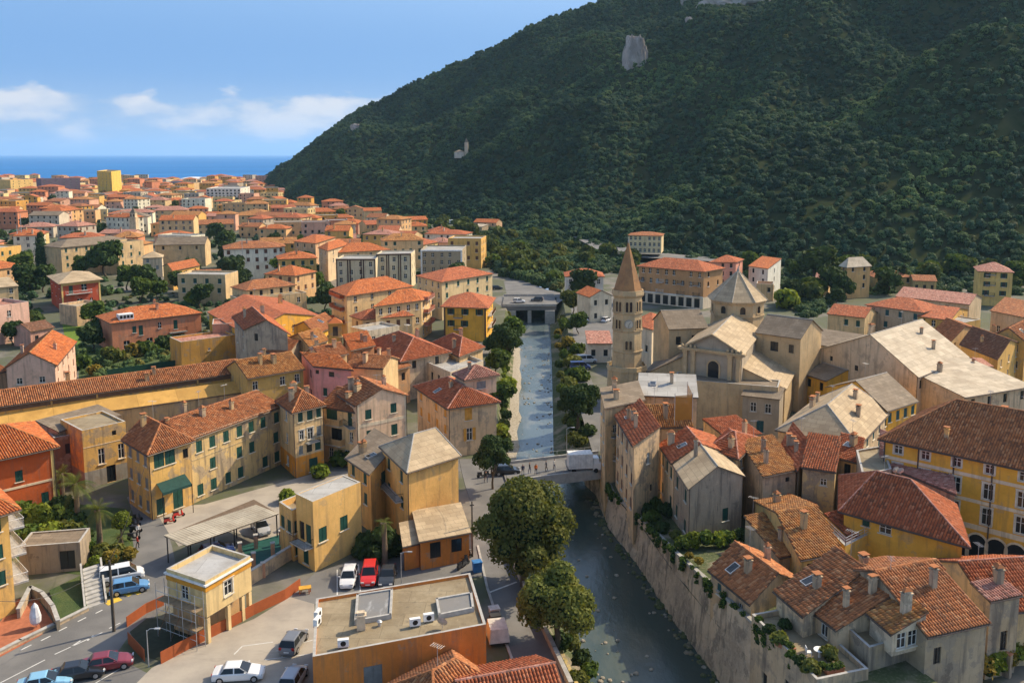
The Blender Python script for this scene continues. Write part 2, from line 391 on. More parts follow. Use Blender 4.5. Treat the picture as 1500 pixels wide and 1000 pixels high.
def tile_arrays(poly, rg, tw=.30, tl=.45, r=.105):
    "barrel tiles laid in columns up the slope, each overlapping the one below"
    o, u, vv, nn, q = plane_uv(poly); q = np.array(q)
    u0, u1 = q[:, 0].min(), q[:, 0].max(); cols = np.arange(u0 + tw / 2, u1, tw); C, S = [], []
    for cu in cols:
        hits = []
        for i in range(len(q)):
            a, b = q[i], q[(i + 1) % len(q)]
            if (a[0] - cu) * (b[0] - cu) < 0: hits.append(a[1] + (b[1] - a[1]) * (cu - a[0]) / (b[0] - a[0]))
        if len(hits) < 2: continue
        lo, hi = min(hits), max(hits)
        st = np.arange(math.floor(lo / tl) * tl, hi, tl)
        for s in st:
            a, b = max(lo - .03, s), min(hi, s + tl * 1.06)
            if b - a > .08: C.append(cu); S.append((a, b))
    if not C: return None
    C = np.array(C) + rg.normal(size=len(C)) * .006; S = np.array(S); k = len(C)
    ofs = np.array([-.40, -.22, .22, .40]) * tw; hh = np.array([.0, 1, 1, .0]) * r
    lift = .05 + .035 * rg.random(k)
    pu = C[:, None] + ofs[None]; U, V, Nn, O = [np.array(x) for x in (u, vv, nn, o)]
    lowr = O + pu[..., None] * U + S[:, 0][:, None, None] * V + (hh[None] + lift[:, None])[..., None] * Nn
    uppr = O + pu[..., None] * U + S[:, 1][:, None, None] * V + (hh[None] * .9 + .004)[..., None] * Nn
    v = np.concatenate([lowr, uppr], 1).reshape(-1, 3)
    b = (np.arange(k) * 8)[:, None]
    f = np.stack([b + np.array([[i, i + 1, i + 5, i + 4]]) for i in range(3)] + [b + np.array([[3, 2, 1, 0]])], 1).reshape(-1, 4)
    # one UV cell for each tile
    cu = np.repeat(np.stack([C, S[:, 0] + .12], 1), 16, 0)
    NT[0] += k
    return v, f, cu
def ridge_line(mb, a, b, r=.14, mat=0):
    d = b - a; L = d.length
    if L < .3: return
    n_ = max(1, int(L / .45)); dn = d.normalized(); s = dn.cross(Vector((0, 0, 1))).normalized(); up = s.cross(dn)
    if up.z < 0: up = -up
    for i in range(n_):
        p, q = a + d * (i / n_), a + d * ((i + 1.06) / n_)
        ra, rb = r, r * .86
        A = [p + s * math.cos(t) * ra + up * (math.sin(t) * ra - .02) for t in (0, 1.05, 2.09, 3.14)]
        B = [q + s * math.cos(t) * rb + up * (math.sin(t) * rb - .02) for t in (0, 1.05, 2.09, 3.14)]
        for j in range(3): mb.face([A[j], A[j + 1], B[j + 1], B[j]], mat, [(i * .5 + .1, .1)] * 4)
        mb.face(A[::-1], mat, [(i * .5 + .1, .1)] * 4)
def wall_side(mb, p, d, L, z0, z1, holes, bands, depth=.16):
    "one side of a building with real openings; p start, d unit direction, outward is to the right of d"
    xs = sorted({0.0, L, *[h[0] for h in holes], *[h[1] for h in holes]}); zs = sorted({z0, z1, *[b[0] for b in bands if z0 < b[0] < z1], *[h[2] for h in holes], *[h[3] for h in holes]})
    def pt(u, z, o=0.0): return (p[0] + d[0] * u + d[1] * o, p[1] + d[1] * u - d[0] * o, z)
    for i in range(len(xs) - 1):
        for j in range(len(zs) - 1):
            xm, zm = (xs[i] + xs[i + 1]) / 2, (zs[j] + zs[j + 1]) / 2
            if any(h[0] < xm < h[1] and h[2] < zm < h[3] for h in holes): continue
            mi = 0
            for b in bands:
                if zm < b[0]: mi = b[1]; break
            mb.face([pt(xs[i], zs[j]), pt(xs[i + 1], zs[j]), pt(xs[i + 1], zs[j + 1]), pt(xs[i], zs[j + 1])], mi)
    for h in holes:
        a = [pt(h[0], h[2]), pt(h[1], h[2]), pt(h[1], h[3]), pt(h[0], h[3])]; b = [pt(h[0], h[2], -depth), pt(h[1], h[2], -depth), pt(h[1], h[3], -depth), pt(h[0], h[3], -depth)]
        for i in range(4): mb.face([a[i], b[i], b[(i + 1) % 4], a[(i + 1) % 4]][::-1], 0)
def expand(q, ov):
    "move each side of the quad out by ov[i]"
    n_ = len(q); out = []
    L = []
    for i in range(n_):
        a, b = q[i], q[(i + 1) % n_]; d = (b - a).to_2d().normalized(); no = Vector((d.y, -d.x)); L.append((a.to_2d() + no * ov[i], d))
    for i in range(n_):
        (p, d), (r, e) = L[i - 1], L[i]; den = d.x * e.y - d.y * e.x
        t = ((r.x - p.x) * e.y - (r.y - p.y) * e.x) / den
        k = p + d * t; out.append(Vector((k.x, k.y, q[i].z)))
    return out
RNG = random.Random(11)
def chimney(parent, base, pos, rng, big=1.0, mat=None, rz=0.0):
    mb = MB(); w = rng.uniform(.40, .66) * big; h = rng.uniform(.8, 1.9) * big; d_ = w * rng.choice((1, 1, 1.6))
    p = Vector(pos); mb.box((p.x, p.y, p.z - .7), w, d_, h + .7, rz); mb.box((p.x, p.y, p.z + h), w + .16, d_ + .16, .09, rz)
    t = rng.random()
    for ax in (-.3, .3): mb.box((p.x + ax * w * math.cos(rz), p.y + ax * w * math.sin(rz), p.z + h + .09), .1, d_ * .8, .2, rz)
    if t < .6: mb.box((p.x, p.y, p.z + h + .29), w + .2, d_ + .2, .07, rz, mat=1)
    else: mb.box((p.x, p.y, p.z + h + .29), w + .1, d_ + .1, .28, rz, mat=1, taper=.25)
    return mb.build('chimney', [mat or plaster((.42, .36, .28), .7), roofmat('old', False)], parent, base)
def antenna(parent, base, pos, rng):
    mb = MB(); p = Vector(pos); h = rng.uniform(1.8, 3.0); mb.tube([p - Vector((0, 0, .3)), p + Vector((0, 0, h))], .022, 5)
    a = rng.uniform(0, 3); dx, dy = math.cos(a), math.sin(a)
    mb.tube([p + Vector((-dx * .55, -dy * .55, h - .15)), p + Vector((dx * .55, dy * .55, h - .15))], .014, 4)
    for t in np.linspace(-.5, .5, 6): mb.tube([p + Vector((dx * t - dy * .3, dy * t + dx * .3, h - .15)), p + Vector((dx * t + dy * .3, dy * t - dx * .3, h - .15))], .010, 4)
    return mb.build('antenna', ZINC, parent, base)
def dish(parent, base, pos, rng, r=.42):
    mb = MB(); p = Vector(pos); mb.tube([p - Vector((0, 0, .3)), p + Vector((0, 0, .7))], .025, 5)
    d = Vector((rng.uniform(-.3, .3), .9, .35)).normalized(); a = d.cross(Vector((0, 0, 1))).normalized(); b = a.cross(d); c = p + Vector((0, 0, .75))
    for i in range(10):
        t0, t1 = i * .6283, (i + 1) * .6283
        mb.face([c - d * .12, c + a * math.cos(t0) * r + b * math.sin(t0) * r, c + a * math.cos(t1) * r + b * math.sin(t1) * r])
    mb.tube([c - b * r, c + d * .4], .012, 4)
    return mb.build('satellite_dish', ZINC, parent, base)

def skylight(parent, base, pl, s, t, rng):
    o_, u_, v_, n_, uvs = plane_uv(pl); us = [q[0] for q in uvs]; vs_ = [q[1] for q in uvs]; c = sum(pl, Vector()) / len(pl)
    c = c + u_ * (max(us) - min(us)) * s * .35 + v_ * (max(vs_) - min(vs_)) * t * .2 + n_ * .16; w, h = .42, .6; mb = MB()
    q = [c - u_ * w - v_ * h, c + u_ * w - v_ * h, c + u_ * w + v_ * h, c - u_ * w + v_ * h]; mb.face([x + n_ * .06 for x in q], 1)
    f = [c - u_ * (w + .08) - v_ * (h + .08), c + u_ * (w + .08) - v_ * (h + .08), c + u_ * (w + .08) + v_ * (h + .08), c - u_ * (w + .08) + v_ * (h + .08)]
    for i in range(4):
        j = (i + 1) % 4; mb.face([f[i] + n_ * .07, f[j] + n_ * .07, q[j] + n_ * .07, q[i] + n_ * .07]); mb.face([f[i] - n_ * .2, f[j] - n_ * .2, f[j] + n_ * .07, f[i] + n_ * .07])
    return mb.build('skylight', [ZINC, GLASS], parent, base)
HOUSES = []
def house(label, A, B, C, h, roof='gable', rise=1.8, ridge='ab', wall=(.6, .45, .25), tile='orange', wear=.35, z0=0.0, win=None, nst=None, ov=.45, og=.2,
          rp=.5, inset=None, chim=0, ant=0, name='house', cat='house', group=None, bands=(), depth=None, pts=None, par=.7, near=None, gutter=True, pipe=0, low=0,
          wsize=(.95, 1.5), seed=None, skip=.08, flatmat=None, reg=.0, into=None, wmat=None):
    "a building on the parallelogram whose eave corners A (left), B (near), C (right) the photograph shows at height h"
    rng = random.Random(seed if seed is not None else hash(label) & 0xffff)
    rng = random.Random(seed if seed is not None else sum((i + 1) * ord(ch) for i, ch in enumerate(label)))
    if pts: a, b, c = [Vector((p[0], p[1], h)) for p in pts]
    else:
        a, b = P(*A, h), P(*B, h)
        if C is None:
            e = (b - a).normalized(); c = b + Vector((-e.y, e.x, 0)) * depth
        else:
            c = P(*C, h)
            if reg:      # pull the corner towards a right angle
                e = (a - b).normalized(); w_ = c - b; pr = e * w_.dot(e); c = c - pr * reg
    d = a + c - b; q = [a, b, c, d]; ctr = (a + c) / 2; base = Vector((ctr.x, ctr.y, z0))
    s = ppm(ctr); near = (s > 6.2) if near is None else near
    if into is not None: t = into; base = Vector(into.location)
    else: t = thing(name, label, cat, base, group); HOUSES.append((t, label, ctr, h))
    nst = nst or max(1, round((h - z0) / 3.1)); sth = (h - z0) / nst
    mats = [wmat or plaster(wall, wear)] + [plaster(bb[2], wear) if isinstance(bb[2], tuple) else bb[2] for bb in bands]
    bnd = [(z0 + bb[0] if bb[1] is None else bb[0], i + 1) for i, bb in enumerate(bands)]
    mb = MB(); win = win or {}
    for i in range(4):
        p, r = q[i], q[(i + 1) % 4]; L = (r - p).length; dv = (r - p).normalized(); holes = []
        spec = win.get(i)
        if spec:
            items = []
            if isinstance(spec, str): spec = [spec]
            for sp_ in spec:
                if isinstance(sp_, tuple): items.append(sp_); continue
                cc_, rest = sp_.split('x', 1); nr = ''
                while rest and rest[0].isdigit(): nr += rest[0]; rest = rest[1:]
                for ci in range(int(cc_)):
                    for ri in range(int(nr)):
                        if rng.random() < skip: continue
                        st = rng.choice(rest)
                        items.append(((ci + .5) / int(cc_) + rng.uniform(-.012, .012), (h - z0) - (ri + .5) * sth - .02, wsize[0], min(wsize[1], sth * .62), st))
            for (uf, zz, w, hh, st) in items:
                uu = uf * L; w = min(w, L * .3)
                hole = (uu - w / 2, uu + w / 2, z0 + zz - hh / 2, z0 + zz + hh / 2)
                if hole[0] < .15 or hole[1] > L - .15 or hole[3] > h - .15 or hole[2] < z0 + .02: continue
                if any(hole[0] < o_[1] + .1 and hole[1] > o_[0] - .1 and hole[2] < o_[3] + .1 and hole[3] > o_[2] - .1 for o_ in holes): continue
                holes.append(hole); put_window(t, base, p, dv, uu, z0 + zz, w, hh, st, near, rng)
        wall_side(mb, p, dv, L, z0, h, holes, bnd)
    ms = min((b - a).length, (c - b).length); planes, ridges, eaves = [], [], []
    if roof == 'flat':
        th = .25; mb2 = MB(); qi = expand(q, [-th] * 4); zt = h + par
        for i in range(4):
            p, r, pi_, ri_ = q[i], q[(i + 1) % 4], qi[i], qi[(i + 1) % 4]
            mb2.face([(p.x, p.y, h), (r.x, r.y, h), (r.x, r.y, zt), (p.x, p.y, zt)], 0)
            mb2.face([(p.x, p.y, zt), (r.x, r.y, zt), (ri_.x, ri_.y, zt), (pi_.x, pi_.y, zt)], 1)
            mb2.face([(ri_.x, ri_.y, h), (pi_.x, pi_.y, h), (pi_.x, pi_.y, zt), (ri_.x, ri_.y, zt)], 0)
        mb2.build('parapet', [mats[0], CONC], t, base)
        mb3 = MB(); mb3.face([(p.x, p.y, h + .05) for p in qi], 0, [((p - qi[0]).x, (p - qi[0]).y) for p in qi]); mb3.build('roof', roofmat(flatmat or tile, near), t, base)
    else:
        lowf = 1.0
        if roof == 'shed':
            k = low; e = expand([q[(k + i) % 4] for i in range(4)], [ov, og, .15, og]); wd = (e[2] - e[1]).length; sl_ = rise / max(.1, (q[(k + 2) % 4] - q[(k + 1) % 4]).length)
            p0, p1, p2, p3 = [v_.copy() for v_ in e]; p0.z = p1.z = h - ov * sl_; p2.z = p3.z = h + rise + .15 * sl_
            planes = [[p0, p1, p2, p3]]; eaves = [(p0, p1)]; ridges = []
            Q4 = [q[(k + i) % 4] for i in range(4)]; up_ = Vector((0, 0, rise))
            mb.face([Q4[1], Q4[2], Q4[2] + up_], 0); mb.face([Q4[2], Q4[3], Q4[3] + up_, Q4[2] + up_], 0); mb.face([Q4[3], Q4[0], Q4[3] + up_], 0)
        else:
            k = 0 if ridge == 'ab' else 1
            w_ = [q[(k + i) % 4] for i in range(4)]     # eaves run along w0-w1 and w2-w3
            half = (w_[2] - w_[1]).length * rp; half2 = (w_[2] - w_[1]).length * (1 - rp); s1, s2 = rise / half, rise / half2
            hipped = roof in ('hip', 'pyramid')
            e = expand(w_, [ov, ov if hipped else og, ov, ov if hipped else og])
            rpe = (half + ov) / (half + half2 + 2 * ov)
            r1, r0 = lerp(e[1], e[2], rpe), lerp(e[0], e[3], rpe); zt = h + rise
            r1 = Vector((r1.x, r1.y, zt)); r0 = Vector((r0.x, r0.y, zt)); e = [v_.copy() for v_ in e]
            e[0].z = e[1].z = h - ov * s1; e[2].z = e[3].z = h - ov * s2
            if hipped:
                Lr = (r1 - r0).length; 
                if isinstance(inset, tuple): ins = 0; i0, i1 = inset
                else: ins = Lr / 2 - .02 if roof == 'pyramid' else min(Lr * .46, inset if inset else (half + ov))
                if isinstance(inset, tuple): i0, i1 = min(i0, Lr * .49), min(i1, Lr * .49)
                else: i0 = i1 = ins
                dr = (r1 - r0).normalized(); r1, r0 = r1 - dr * i1, r0 + dr * i0
                planes = [[e[0], e[1], r1, r0], [e[2], e[3], r0, r1]]
                if i1 > 0: planes.append([e[1], e[2], r1])
                else: g1 = lerp(w_[1], w_[2], rp); mb.face([w_[1], w_[2], Vector((g1.x, g1.y, h + rise - .03))], 0)
                if i0 > 0: planes.append([e[3], e[0], r0])
                else: g1 = lerp(w_[3], w_[0], 1 - rp); mb.face([w_[3], w_[0], Vector((g1.x, g1.y, h + rise - .03))], 0)
                ridges = [(r0, r1)] + ([(e[1], r1), (e[2], r1)] if i1 > 0 else []) + ([(e[3], r0), (e[0], r0)] if i0 > 0 else [])
                eaves = [(e[i], e[(i + 1) % 4]) for i in range(4)]
            else:
                planes = [[e[0], e[1], r1, r0], [e[2], e[3], r0, r1]]; ridges = [(r0, r1)]; eaves = [(e[0], e[1]), (e[2], e[3])]
                for (x_, y_, tt) in ((w_[1], w_[2], rp), (w_[3], w_[0], 1 - rp)):
                    g1 = lerp(x_, y_, tt); mb.face([x_, y_, Vector((g1.x, g1.y, h + rise - .03))], 0)
        rm = roofmat(tile, near); mr = MB(); th = Vector((0, 0, .13 if near else .2))
        for pl in planes:
            o_, u_, v_, n_, uvs = plane_uv(pl); mr.face(pl, 0, uvs); mr.face([x - th for x in reversed(pl)], 1)
            for i in range(len(pl)): mr.face([pl[i] - th, pl[(i + 1) % len(pl)] - th, pl[(i + 1) % len(pl)], pl[i]], 1 if tile in TILES else 0)
        ro = mr.build('roof', [rm if not (near and tile in TILES) else UNDER, SOFF], t, base)
        if near and tile in TILES:
            rg_ = np.random.default_rng(rng.randrange(1 << 30)); vs_, fs_, us_ = [], [], []; off = 0
            for pl in planes:
                k_ = tile_arrays(pl, rg_)
                if k_: vs_.append(k_[0]); fs_.append(k_[1] + off); us_.append(k_[2]); off += len(k_[0])
            if vs_:
                me = raw_mesh('roof_tiles', np.concatenate(vs_) - np.array(base), np.concatenate(fs_), rm, np.concatenate(us_))
                ot = link('roof_tiles', me, ro); tag(ot, kind='stuff')
            if ridges:
                mk = MB()
                for (x_, y_) in ridges: ridge_line(mk, x_ + Vector((0, 0, .06)), y_ + Vector((0, 0, .06)))
                ok = mk.build('ridge_tiles', roofmat('pink' if tile in ('red', 'pink') else 'amber' if tile in ('amber', 'orange') else 'old', True), ro, base)
                if ok: tag(ok, kind='stuff')
        elif near and ridges:
            mk = MB()
            for (x_, y_) in ridges: ridge_line(mk, x_, y_, .11)
            mk.build('ridge_cap', STONE, ro, base)
        if near and gutter:
            for (x_, y_) in eaves:
                mg = MB(); mid = (x_ + y_) / 2; out = Vector((y_ - x_)).normalized().cross(Vector((0, 0, 1)))
                mg.tube([x_ + out * .06 - Vector((0, 0, .10)), y_ + out * .06 - Vector((0, 0, .10))], .075, 5)
                mg.build('gutter', GUT, t, base)
        if near and into is None and rise > .9:
            chim += rng.choice((0, 1, 1)); ant += rng.choice((0, 0, 1))
            if rng.random() < .35: skylight(t, base, planes[0], rng.uniform(-.8, .8), rng.uniform(-.8, .5), rng)
        for i in range(chim):
            pl = planes[i % min(2, len(planes))]; cen = sum(pl, Vector()) / len(pl); pos = lerp(cen, pl[rng.randrange(len(pl))], rng.uniform(.1, .45))
            chimney(t, base, pos, rng, 1.0, plaster(tuple(.6 * w0 + .4 * g0 for w0, g0 in zip(wall, (.4, .34, .27))), .7), math.atan2((b - a).y, (b - a).x))
        for i in range(ant):
            x_, y_ = ridges[0] if ridges else (planes[0][2], planes[0][3]); pos = lerp(x_, y_, rng.uniform(.15, .85))
            (antenna if rng.random() < .75 else dish)(t, base, pos, rng)
    mb.build('wall', mats, t, base)
    if near and pipe:
        for i in range(pipe):
            mp_ = MB(); cn = q[1] if i == 0 else q[2] if i == 1 else q[0]
            o2 = (cn - ctr).to_2d().normalized() * .12; mp_.tube([(cn.x + o2.x, cn.y + o2.y, z0), (cn.x + o2.x, cn.y + o2.y, h - .15)], .05, 6)
            mp_.build('downpipe', GUT, t, base)
    t['_q'] = 0; del t['_q']
    HQ[t.name] = (q, base, h, planes)
    LASTQ[:] = q
    return t
HQ = {}; LASTQ = []
def part_of(t, name, mb, mats, smooth=False): return mb.build(name, mats, t, HQ[t.name][1] if t.name in HQ else t.location, smooth)

# ================================================================== THE SETTING: ground, sea, river, mountain
# ---- mountain, lofted from its foot to its ridge
SIL = [(300, 300), (388, 263), (400, 253), (425, 241), (450, 218), (480, 193), (510, 171), (540, 153), (575, 139), (600, 122), (640, 104), (660, 93),
       (700, 76), (740, 59), (762, 43), (780, 34), (820, 18), (860, 4), (900, -12), (1000, -60), (1200, -150), (1500, -235), (1900, -300), (2400, -330)]
FOOT = [(388, 1480), (400, 1180), (425, 890), (500, 775), (600, 664), (700, 590), (800, 500), (900, 440), (1000, 402), (1150, 372), (1300, 358), (1500, 348), (1900, 340), (2400, 335)]
RDG = [(388, 1500), (400, 1420), (425, 1330), (480, 1220), (540, 1140), (660, 1070), (780, 1030), (860, 1010), (1000, 1000), (1200, 960), (1500, 900), (1900, 860), (2400, 850)]
def interp(tab, x): return float(np.interp(x, [a for a, b in tab], [b for a, b in tab]))
def hill_pt(px, v):
    fd, rd = interp(FOOT, px), interp(RDG, px)
    zr = PD(px, interp(SIL, px), rd).z - 4
    d = fd + (rd - fd) * v
    X = (px - PX) / F * d / cp
    t = max(0.0, v)
    zz = zr * (t ** 1.06 if t <= 1 else 1 - (t - 1) * 1.6)
    env = math.sin(math.pi * min(1, t)) if t < 1 else 0
    am = min(1.0, (rd - fd) / 400)
    q = Vector((X * .0062, d * .0062, 3.1))
    zz += env * am * (46 * (mnoise.noise(q)) + 24 * mnoise.noise(q * 2.2 + Vector((5, 1, 0))) + 8 * mnoise.noise(q * 6))
    # the spur running down from right to left, with the gully before it
    pc = 905 + 420 * t
    zz += env * am * (20 * math.exp(-((px - pc - 55) / 62) ** 2) - 18 * math.exp(-((px - pc + 45) / 55) ** 2))
    if t < .02: zz -= 1.5
    return Vector((X, d, zz))
HP = np.concatenate([np.arange(388, 430, 6), np.arange(430, 1700, 12), np.arange(1700, 2401, 50)])
HV = np.concatenate([np.linspace(-.03, 1, 46), np.linspace(1.05, 1.5, 6)])
hv = np.array([[hill_pt(px, v) for v in HV] for px in HP]); ni, nj = len(HP), len(HV)
idx = np.arange(ni * nj).reshape(ni, nj)
hf = np.stack([idx[:-1, :-1], idx[1:, :-1], idx[1:, 1:], idx[:-1, 1:]], -1).reshape(-1, 4)
m, n, l, bs = newmat('hillside')
g = n.new('ShaderNodeNewGeometry'); v = noise(n, l, g.outputs['Position'], .03, 6); v2 = noise(n, l, g.outputs['Position'], .25, 5)
l.new(mixc(n, l, ramp(n, l, v2, .3, .7), mixc(n, l, v, (.022, .036, .016, 1), (.04, .052, .02, 1)), (.05, .055, .025, 1)), bs.inputs['Base Color'])
bs.inputs['Roughness'].default_value = 1; bs.inputs['Specular IOR Level'].default_value = 0
hill = link('mountain', raw_mesh('mountain', hv.reshape(-1, 3), hf, m, smooth=True)); tag(hill, 'wooded mountainside rising on the right', None, None, 'structure')

# ---- crown shapes (leaf clumps over lobes)
def crown_arrays(lobes, nleaf, size, seed, flat=.0, core=True, jit=.5, cr=.80):
    rg = np.random.default_rng(seed); L = np.array(lobes, float); vol = L[:, 3] ** 2; pr = vol / vol.sum()
    k = rg.choice(len(L), nleaf, p=pr); d = rg.normal(size=(nleaf, 3)); d /= np.linalg.norm(d, axis=1)[:, None]
    d[:, 2] = np.where(d[:, 2] < -.55, -d[:, 2], d[:, 2])
    r = L[k, 3] * (.76 + .34 * rg.random(nleaf))
    c = L[k, :3] + d * r[:, None] * np.array([1, 1, 1 - flat])
    nn = d + rg.normal(size=(nleaf, 3)) * jit; nn /= np.linalg.norm(nn, axis=1)[:, None]
    a = np.cross(nn, rg.normal(size=(nleaf, 3))); a /= np.linalg.norm(a, axis=1)[:, None]; b = np.cross(nn, a)
    s = size * (.6 + .8 * rg.random(nleaf))[:, None]; e = .55 + .4 * rg.random(nleaf)[:, None]
    v = np.stack([c - a * s - b * s * e * .6, c + a * s * .3 - b * s * e, c + a * s + b * s * e * .5, c - a * s * .3 + b * s * e + nn * s * .25], 1).reshape(-1, 3)
    f = np.arange(nleaf * 4).reshape(-1, 4); mi = np.zeros(nleaf, int)
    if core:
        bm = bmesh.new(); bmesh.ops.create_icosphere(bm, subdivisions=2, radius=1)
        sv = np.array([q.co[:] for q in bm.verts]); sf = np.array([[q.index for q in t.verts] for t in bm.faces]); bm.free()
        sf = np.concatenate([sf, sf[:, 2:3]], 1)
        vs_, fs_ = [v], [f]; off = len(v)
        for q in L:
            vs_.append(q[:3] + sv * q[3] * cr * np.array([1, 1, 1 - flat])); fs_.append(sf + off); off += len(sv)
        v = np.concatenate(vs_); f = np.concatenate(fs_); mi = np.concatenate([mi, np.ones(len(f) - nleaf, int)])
    return v, f, mi
def crown_mesh(name, lobes, nleaf, size, seed, mats, flat=0.0, jit=.5):
    v, f, mi = crown_arrays(lobes, nleaf, size, seed, flat, True, jit)
    # core spheres are triangles stored as degenerate quads: split them off
    me = bpy.data.meshes.new(name)
    faces = [tuple(q) if q[2] != q[3] else tuple(q[:3]) for q in f.tolist()]
    me.from_pydata(v.tolist(), [], faces); me.polygons.foreach_set('material_index', mi.astype(np.int32))
    for q in mats: me.materials.append(q)
    me.update(); return me
def lobes_round(seed, R, H, n=9, z0=0.0):
    rg = random.Random(seed); o = [(0, 0, z0 + H * .5, R * .72)]
    for i in range(n):
        a = i * 2.4 + rg.random(); rr = R * rg.uniform(.35, .68); zz = z0 + H * rg.uniform(.25, .82)
        o.append((math.cos(a) * rr, math.sin(a) * rr, zz, R * rg.uniform(.3, .46)))
    return o
def mlow(seed, R, H, nl, size, mats, name, n=7):
    return crown_mesh(name, lobes_round(seed, R, H, n), nl, size, seed, mats, 0.0, .16)
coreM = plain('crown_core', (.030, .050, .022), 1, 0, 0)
FM = [leafmat('wood_a', (0.049, 0.108, 0.054), (0.081, 0.149, 0.065), .12, .75), leafmat('wood_b', (0.065, 0.124, 0.051), (0.108, 0.170, 0.065), .12, .75),
      leafmat('wood_c', (0.038, 0.092, 0.057), (0.059, 0.121, 0.065), .12, .75), leafmat('wood_d', (0.101, 0.121, 0.046), (0.155, 0.162, 0.054), .12, .75)]
forest_src = []
for i, (mm, R, H) in enumerate(((0, 3.6, 5.2), (1, 3.0, 4.4), (2, 4.2, 6.2), (0, 2.3, 3.2), (1, 4.6, 5.6), (2, 2.7, 7.6), (3, 3.0, 4.2))):
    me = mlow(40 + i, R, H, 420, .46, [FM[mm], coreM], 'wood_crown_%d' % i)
    o = bpy.data.objects.new('wood_crown_source_%d' % i, me); forest_src.append(o)
def scatter(name, pts, srcs, scales, pick, label, seed=1):
    "one object of stuff: points with instances of the source crowns"
    me = bpy.data.meshes.new(name); me.from_pydata([tuple(p) for p in pts], [], [])
    a = me.attributes.new('sc', 'FLOAT', 'POINT'); a.data.foreach_set('value', np.asarray(scales, np.float32))
    a = me.attributes.new('pk', 'INT', 'POINT'); a.data.foreach_set('value', np.asarray(pick, np.int32))
    rr = np.zeros((len(pts), 3), np.float32); rg = np.random.default_rng(seed); rr[:, 2] = rg.random(len(pts)) * 6.283; rr[:, :2] = rg.normal(size=(len(pts), 2)) * .12
    a = me.attributes.new('ro', 'FLOAT_VECTOR', 'POINT'); a.data.foreach_set('vector', rr.ravel())
    o = bpy.data.objects.new(name, me); COL.objects.link(o)
    ng = bpy.data.node_groups.new(name + '_nodes', 'GeometryNodeTree'); ng.interface.new_socket('Geometry', in_out='INPUT', socket_type='NodeSocketGeometry')
    ng.interface.new_socket('Geometry', in_out='OUTPUT', socket_type='NodeSocketGeometry')
    nn, ll = ng.nodes, ng.links; gi = nn.new('NodeGroupInput'); go = nn.new('NodeGroupOutput')
    jn = nn.new('GeometryNodeGeometryToInstance')
    for s in reversed(srcs):
        oi = nn.new('GeometryNodeObjectInfo'); oi.inputs['Object'].default_value = s; oi.inputs['As Instance'].default_value = True
        ll.new(oi.outputs['Geometry'], jn.inputs[0])
    # join the instances so that they can be picked by index
    jj = nn.new('GeometryNodeJoinGeometry'); nn.remove(jn)
    for q in [q for q in nn if q.bl_idname == 'GeometryNodeObjectInfo']: ll.new(q.outputs['Geometry'], jj.inputs[0])
    ip = nn.new('GeometryNodeInstanceOnPoints'); ip.inputs['Pick Instance'].default_value = True
    def attr(nm, dt):
        q = nn.new('GeometryNodeInputNamedAttribute'); q.data_type = dt; q.inputs[0].default_value = nm; return q.outputs[0]
    ll.new(gi.outputs[0], ip.inputs['Points']); ll.new(jj.outputs[0], ip.inputs['Instance'])
    ll.new(attr('pk', 'INT'), ip.inputs['Instance Index']); ll.new(attr('ro', 'FLOAT_VECTOR'), ip.inputs['Rotation'])
    ll.new(attr('sc', 'FLOAT'), ip.inputs['Scale']); ll.new(ip.outputs[0], go.inputs[0])
    md = o.modifiers.new('crowns', 'NODES'); md.node_group = ng
    return tag(o, label, None, None, 'stuff')
rg = np.random.default_rng(5); pts, scs, pks = [], [], []
hg = hv.reshape(ni, nj, 3)
for i in range(ni - 1):
    if HP[i] > 1960: break
    for j in range(nj - 1):
        if HV[j] > 1.03: break
        a, b, c_, d_ = hg[i, j], hg[i + 1, j], hg[i + 1, j + 1], hg[i, j + 1]
        ar = .5 * np.linalg.norm(np.cross(c_ - a, d_ - b)); k = rg.poisson(ar / 12.0)
        for _ in range(k):
            u, w = rg.random(2); p = (a * (1 - u) + b * u) * (1 - w) + (d_ * (1 - u) + c_ * u) * w
            if p[2] < -2: continue
            q = mnoise.noise(Vector(p) * .011); q2 = mnoise.noise(Vector(p) * .05 + Vector((9, 4, 2)))
            if q2 > .52 and rg.random() < .75: continue
            pts.append((p[0], p[1], p[2] - .7)); scs.append((.46 + .42 * rg.random() ** 1.5 + .2 * q))
            w_ = np.array([1, .8, 1, .8, .6, .5, .10]); w_[[1, 4]] *= 1 + 2.4 * max(0, q); w_[[2, 5]] *= 1 + 2 * max(0, -q); w_[6] *= 1 + 5 * max(0, q2)
            pks.append(rg.choice(7, p=w_ / w_.sum()))
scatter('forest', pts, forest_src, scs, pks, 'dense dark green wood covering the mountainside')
print('forest', len(pts))

# ---- ground, river channel, sea
ZW = -5.0
LT = [(7.5, 55), (5.2, 66), (3.1, 74), (0.6, 84), (-2.3, 97), (-3.2, 112), (-3.4, 124), (-4.6, 130), (-5.6, 140), (-6.8, 165), (-7.4, 200), (-8, 240), (-8.6, 330)]
LW = [(10.5, 55), (8.4, 68), (6.8, 82), (5.0, 92), (2.4, 104), (0.5, 115), (-.6, 124), (-1.6, 131), (-5.0, 146), (-4.4, 170), (-3.9, 199), (-4, 240), (-4.2, 330)]
RW = [(28, 55), (22.6, 70), (19, 82), (16, 95), (13.9, 107), (10.9, 119.5), (10.2, 129), (7.5, 138), (3.4, 150), (3.9, 177), (4.6, 220), (5, 260), (5.4, 330)]
RT = [(28.1, 55), (22.7, 70), (19.1, 82), (16.1, 95), (14, 107), (11, 119.5), (10.3, 129), (10.1, 138), (9.6, 152), (9.2, 180), (9.4, 220), (9.8, 260), (10, 330)]
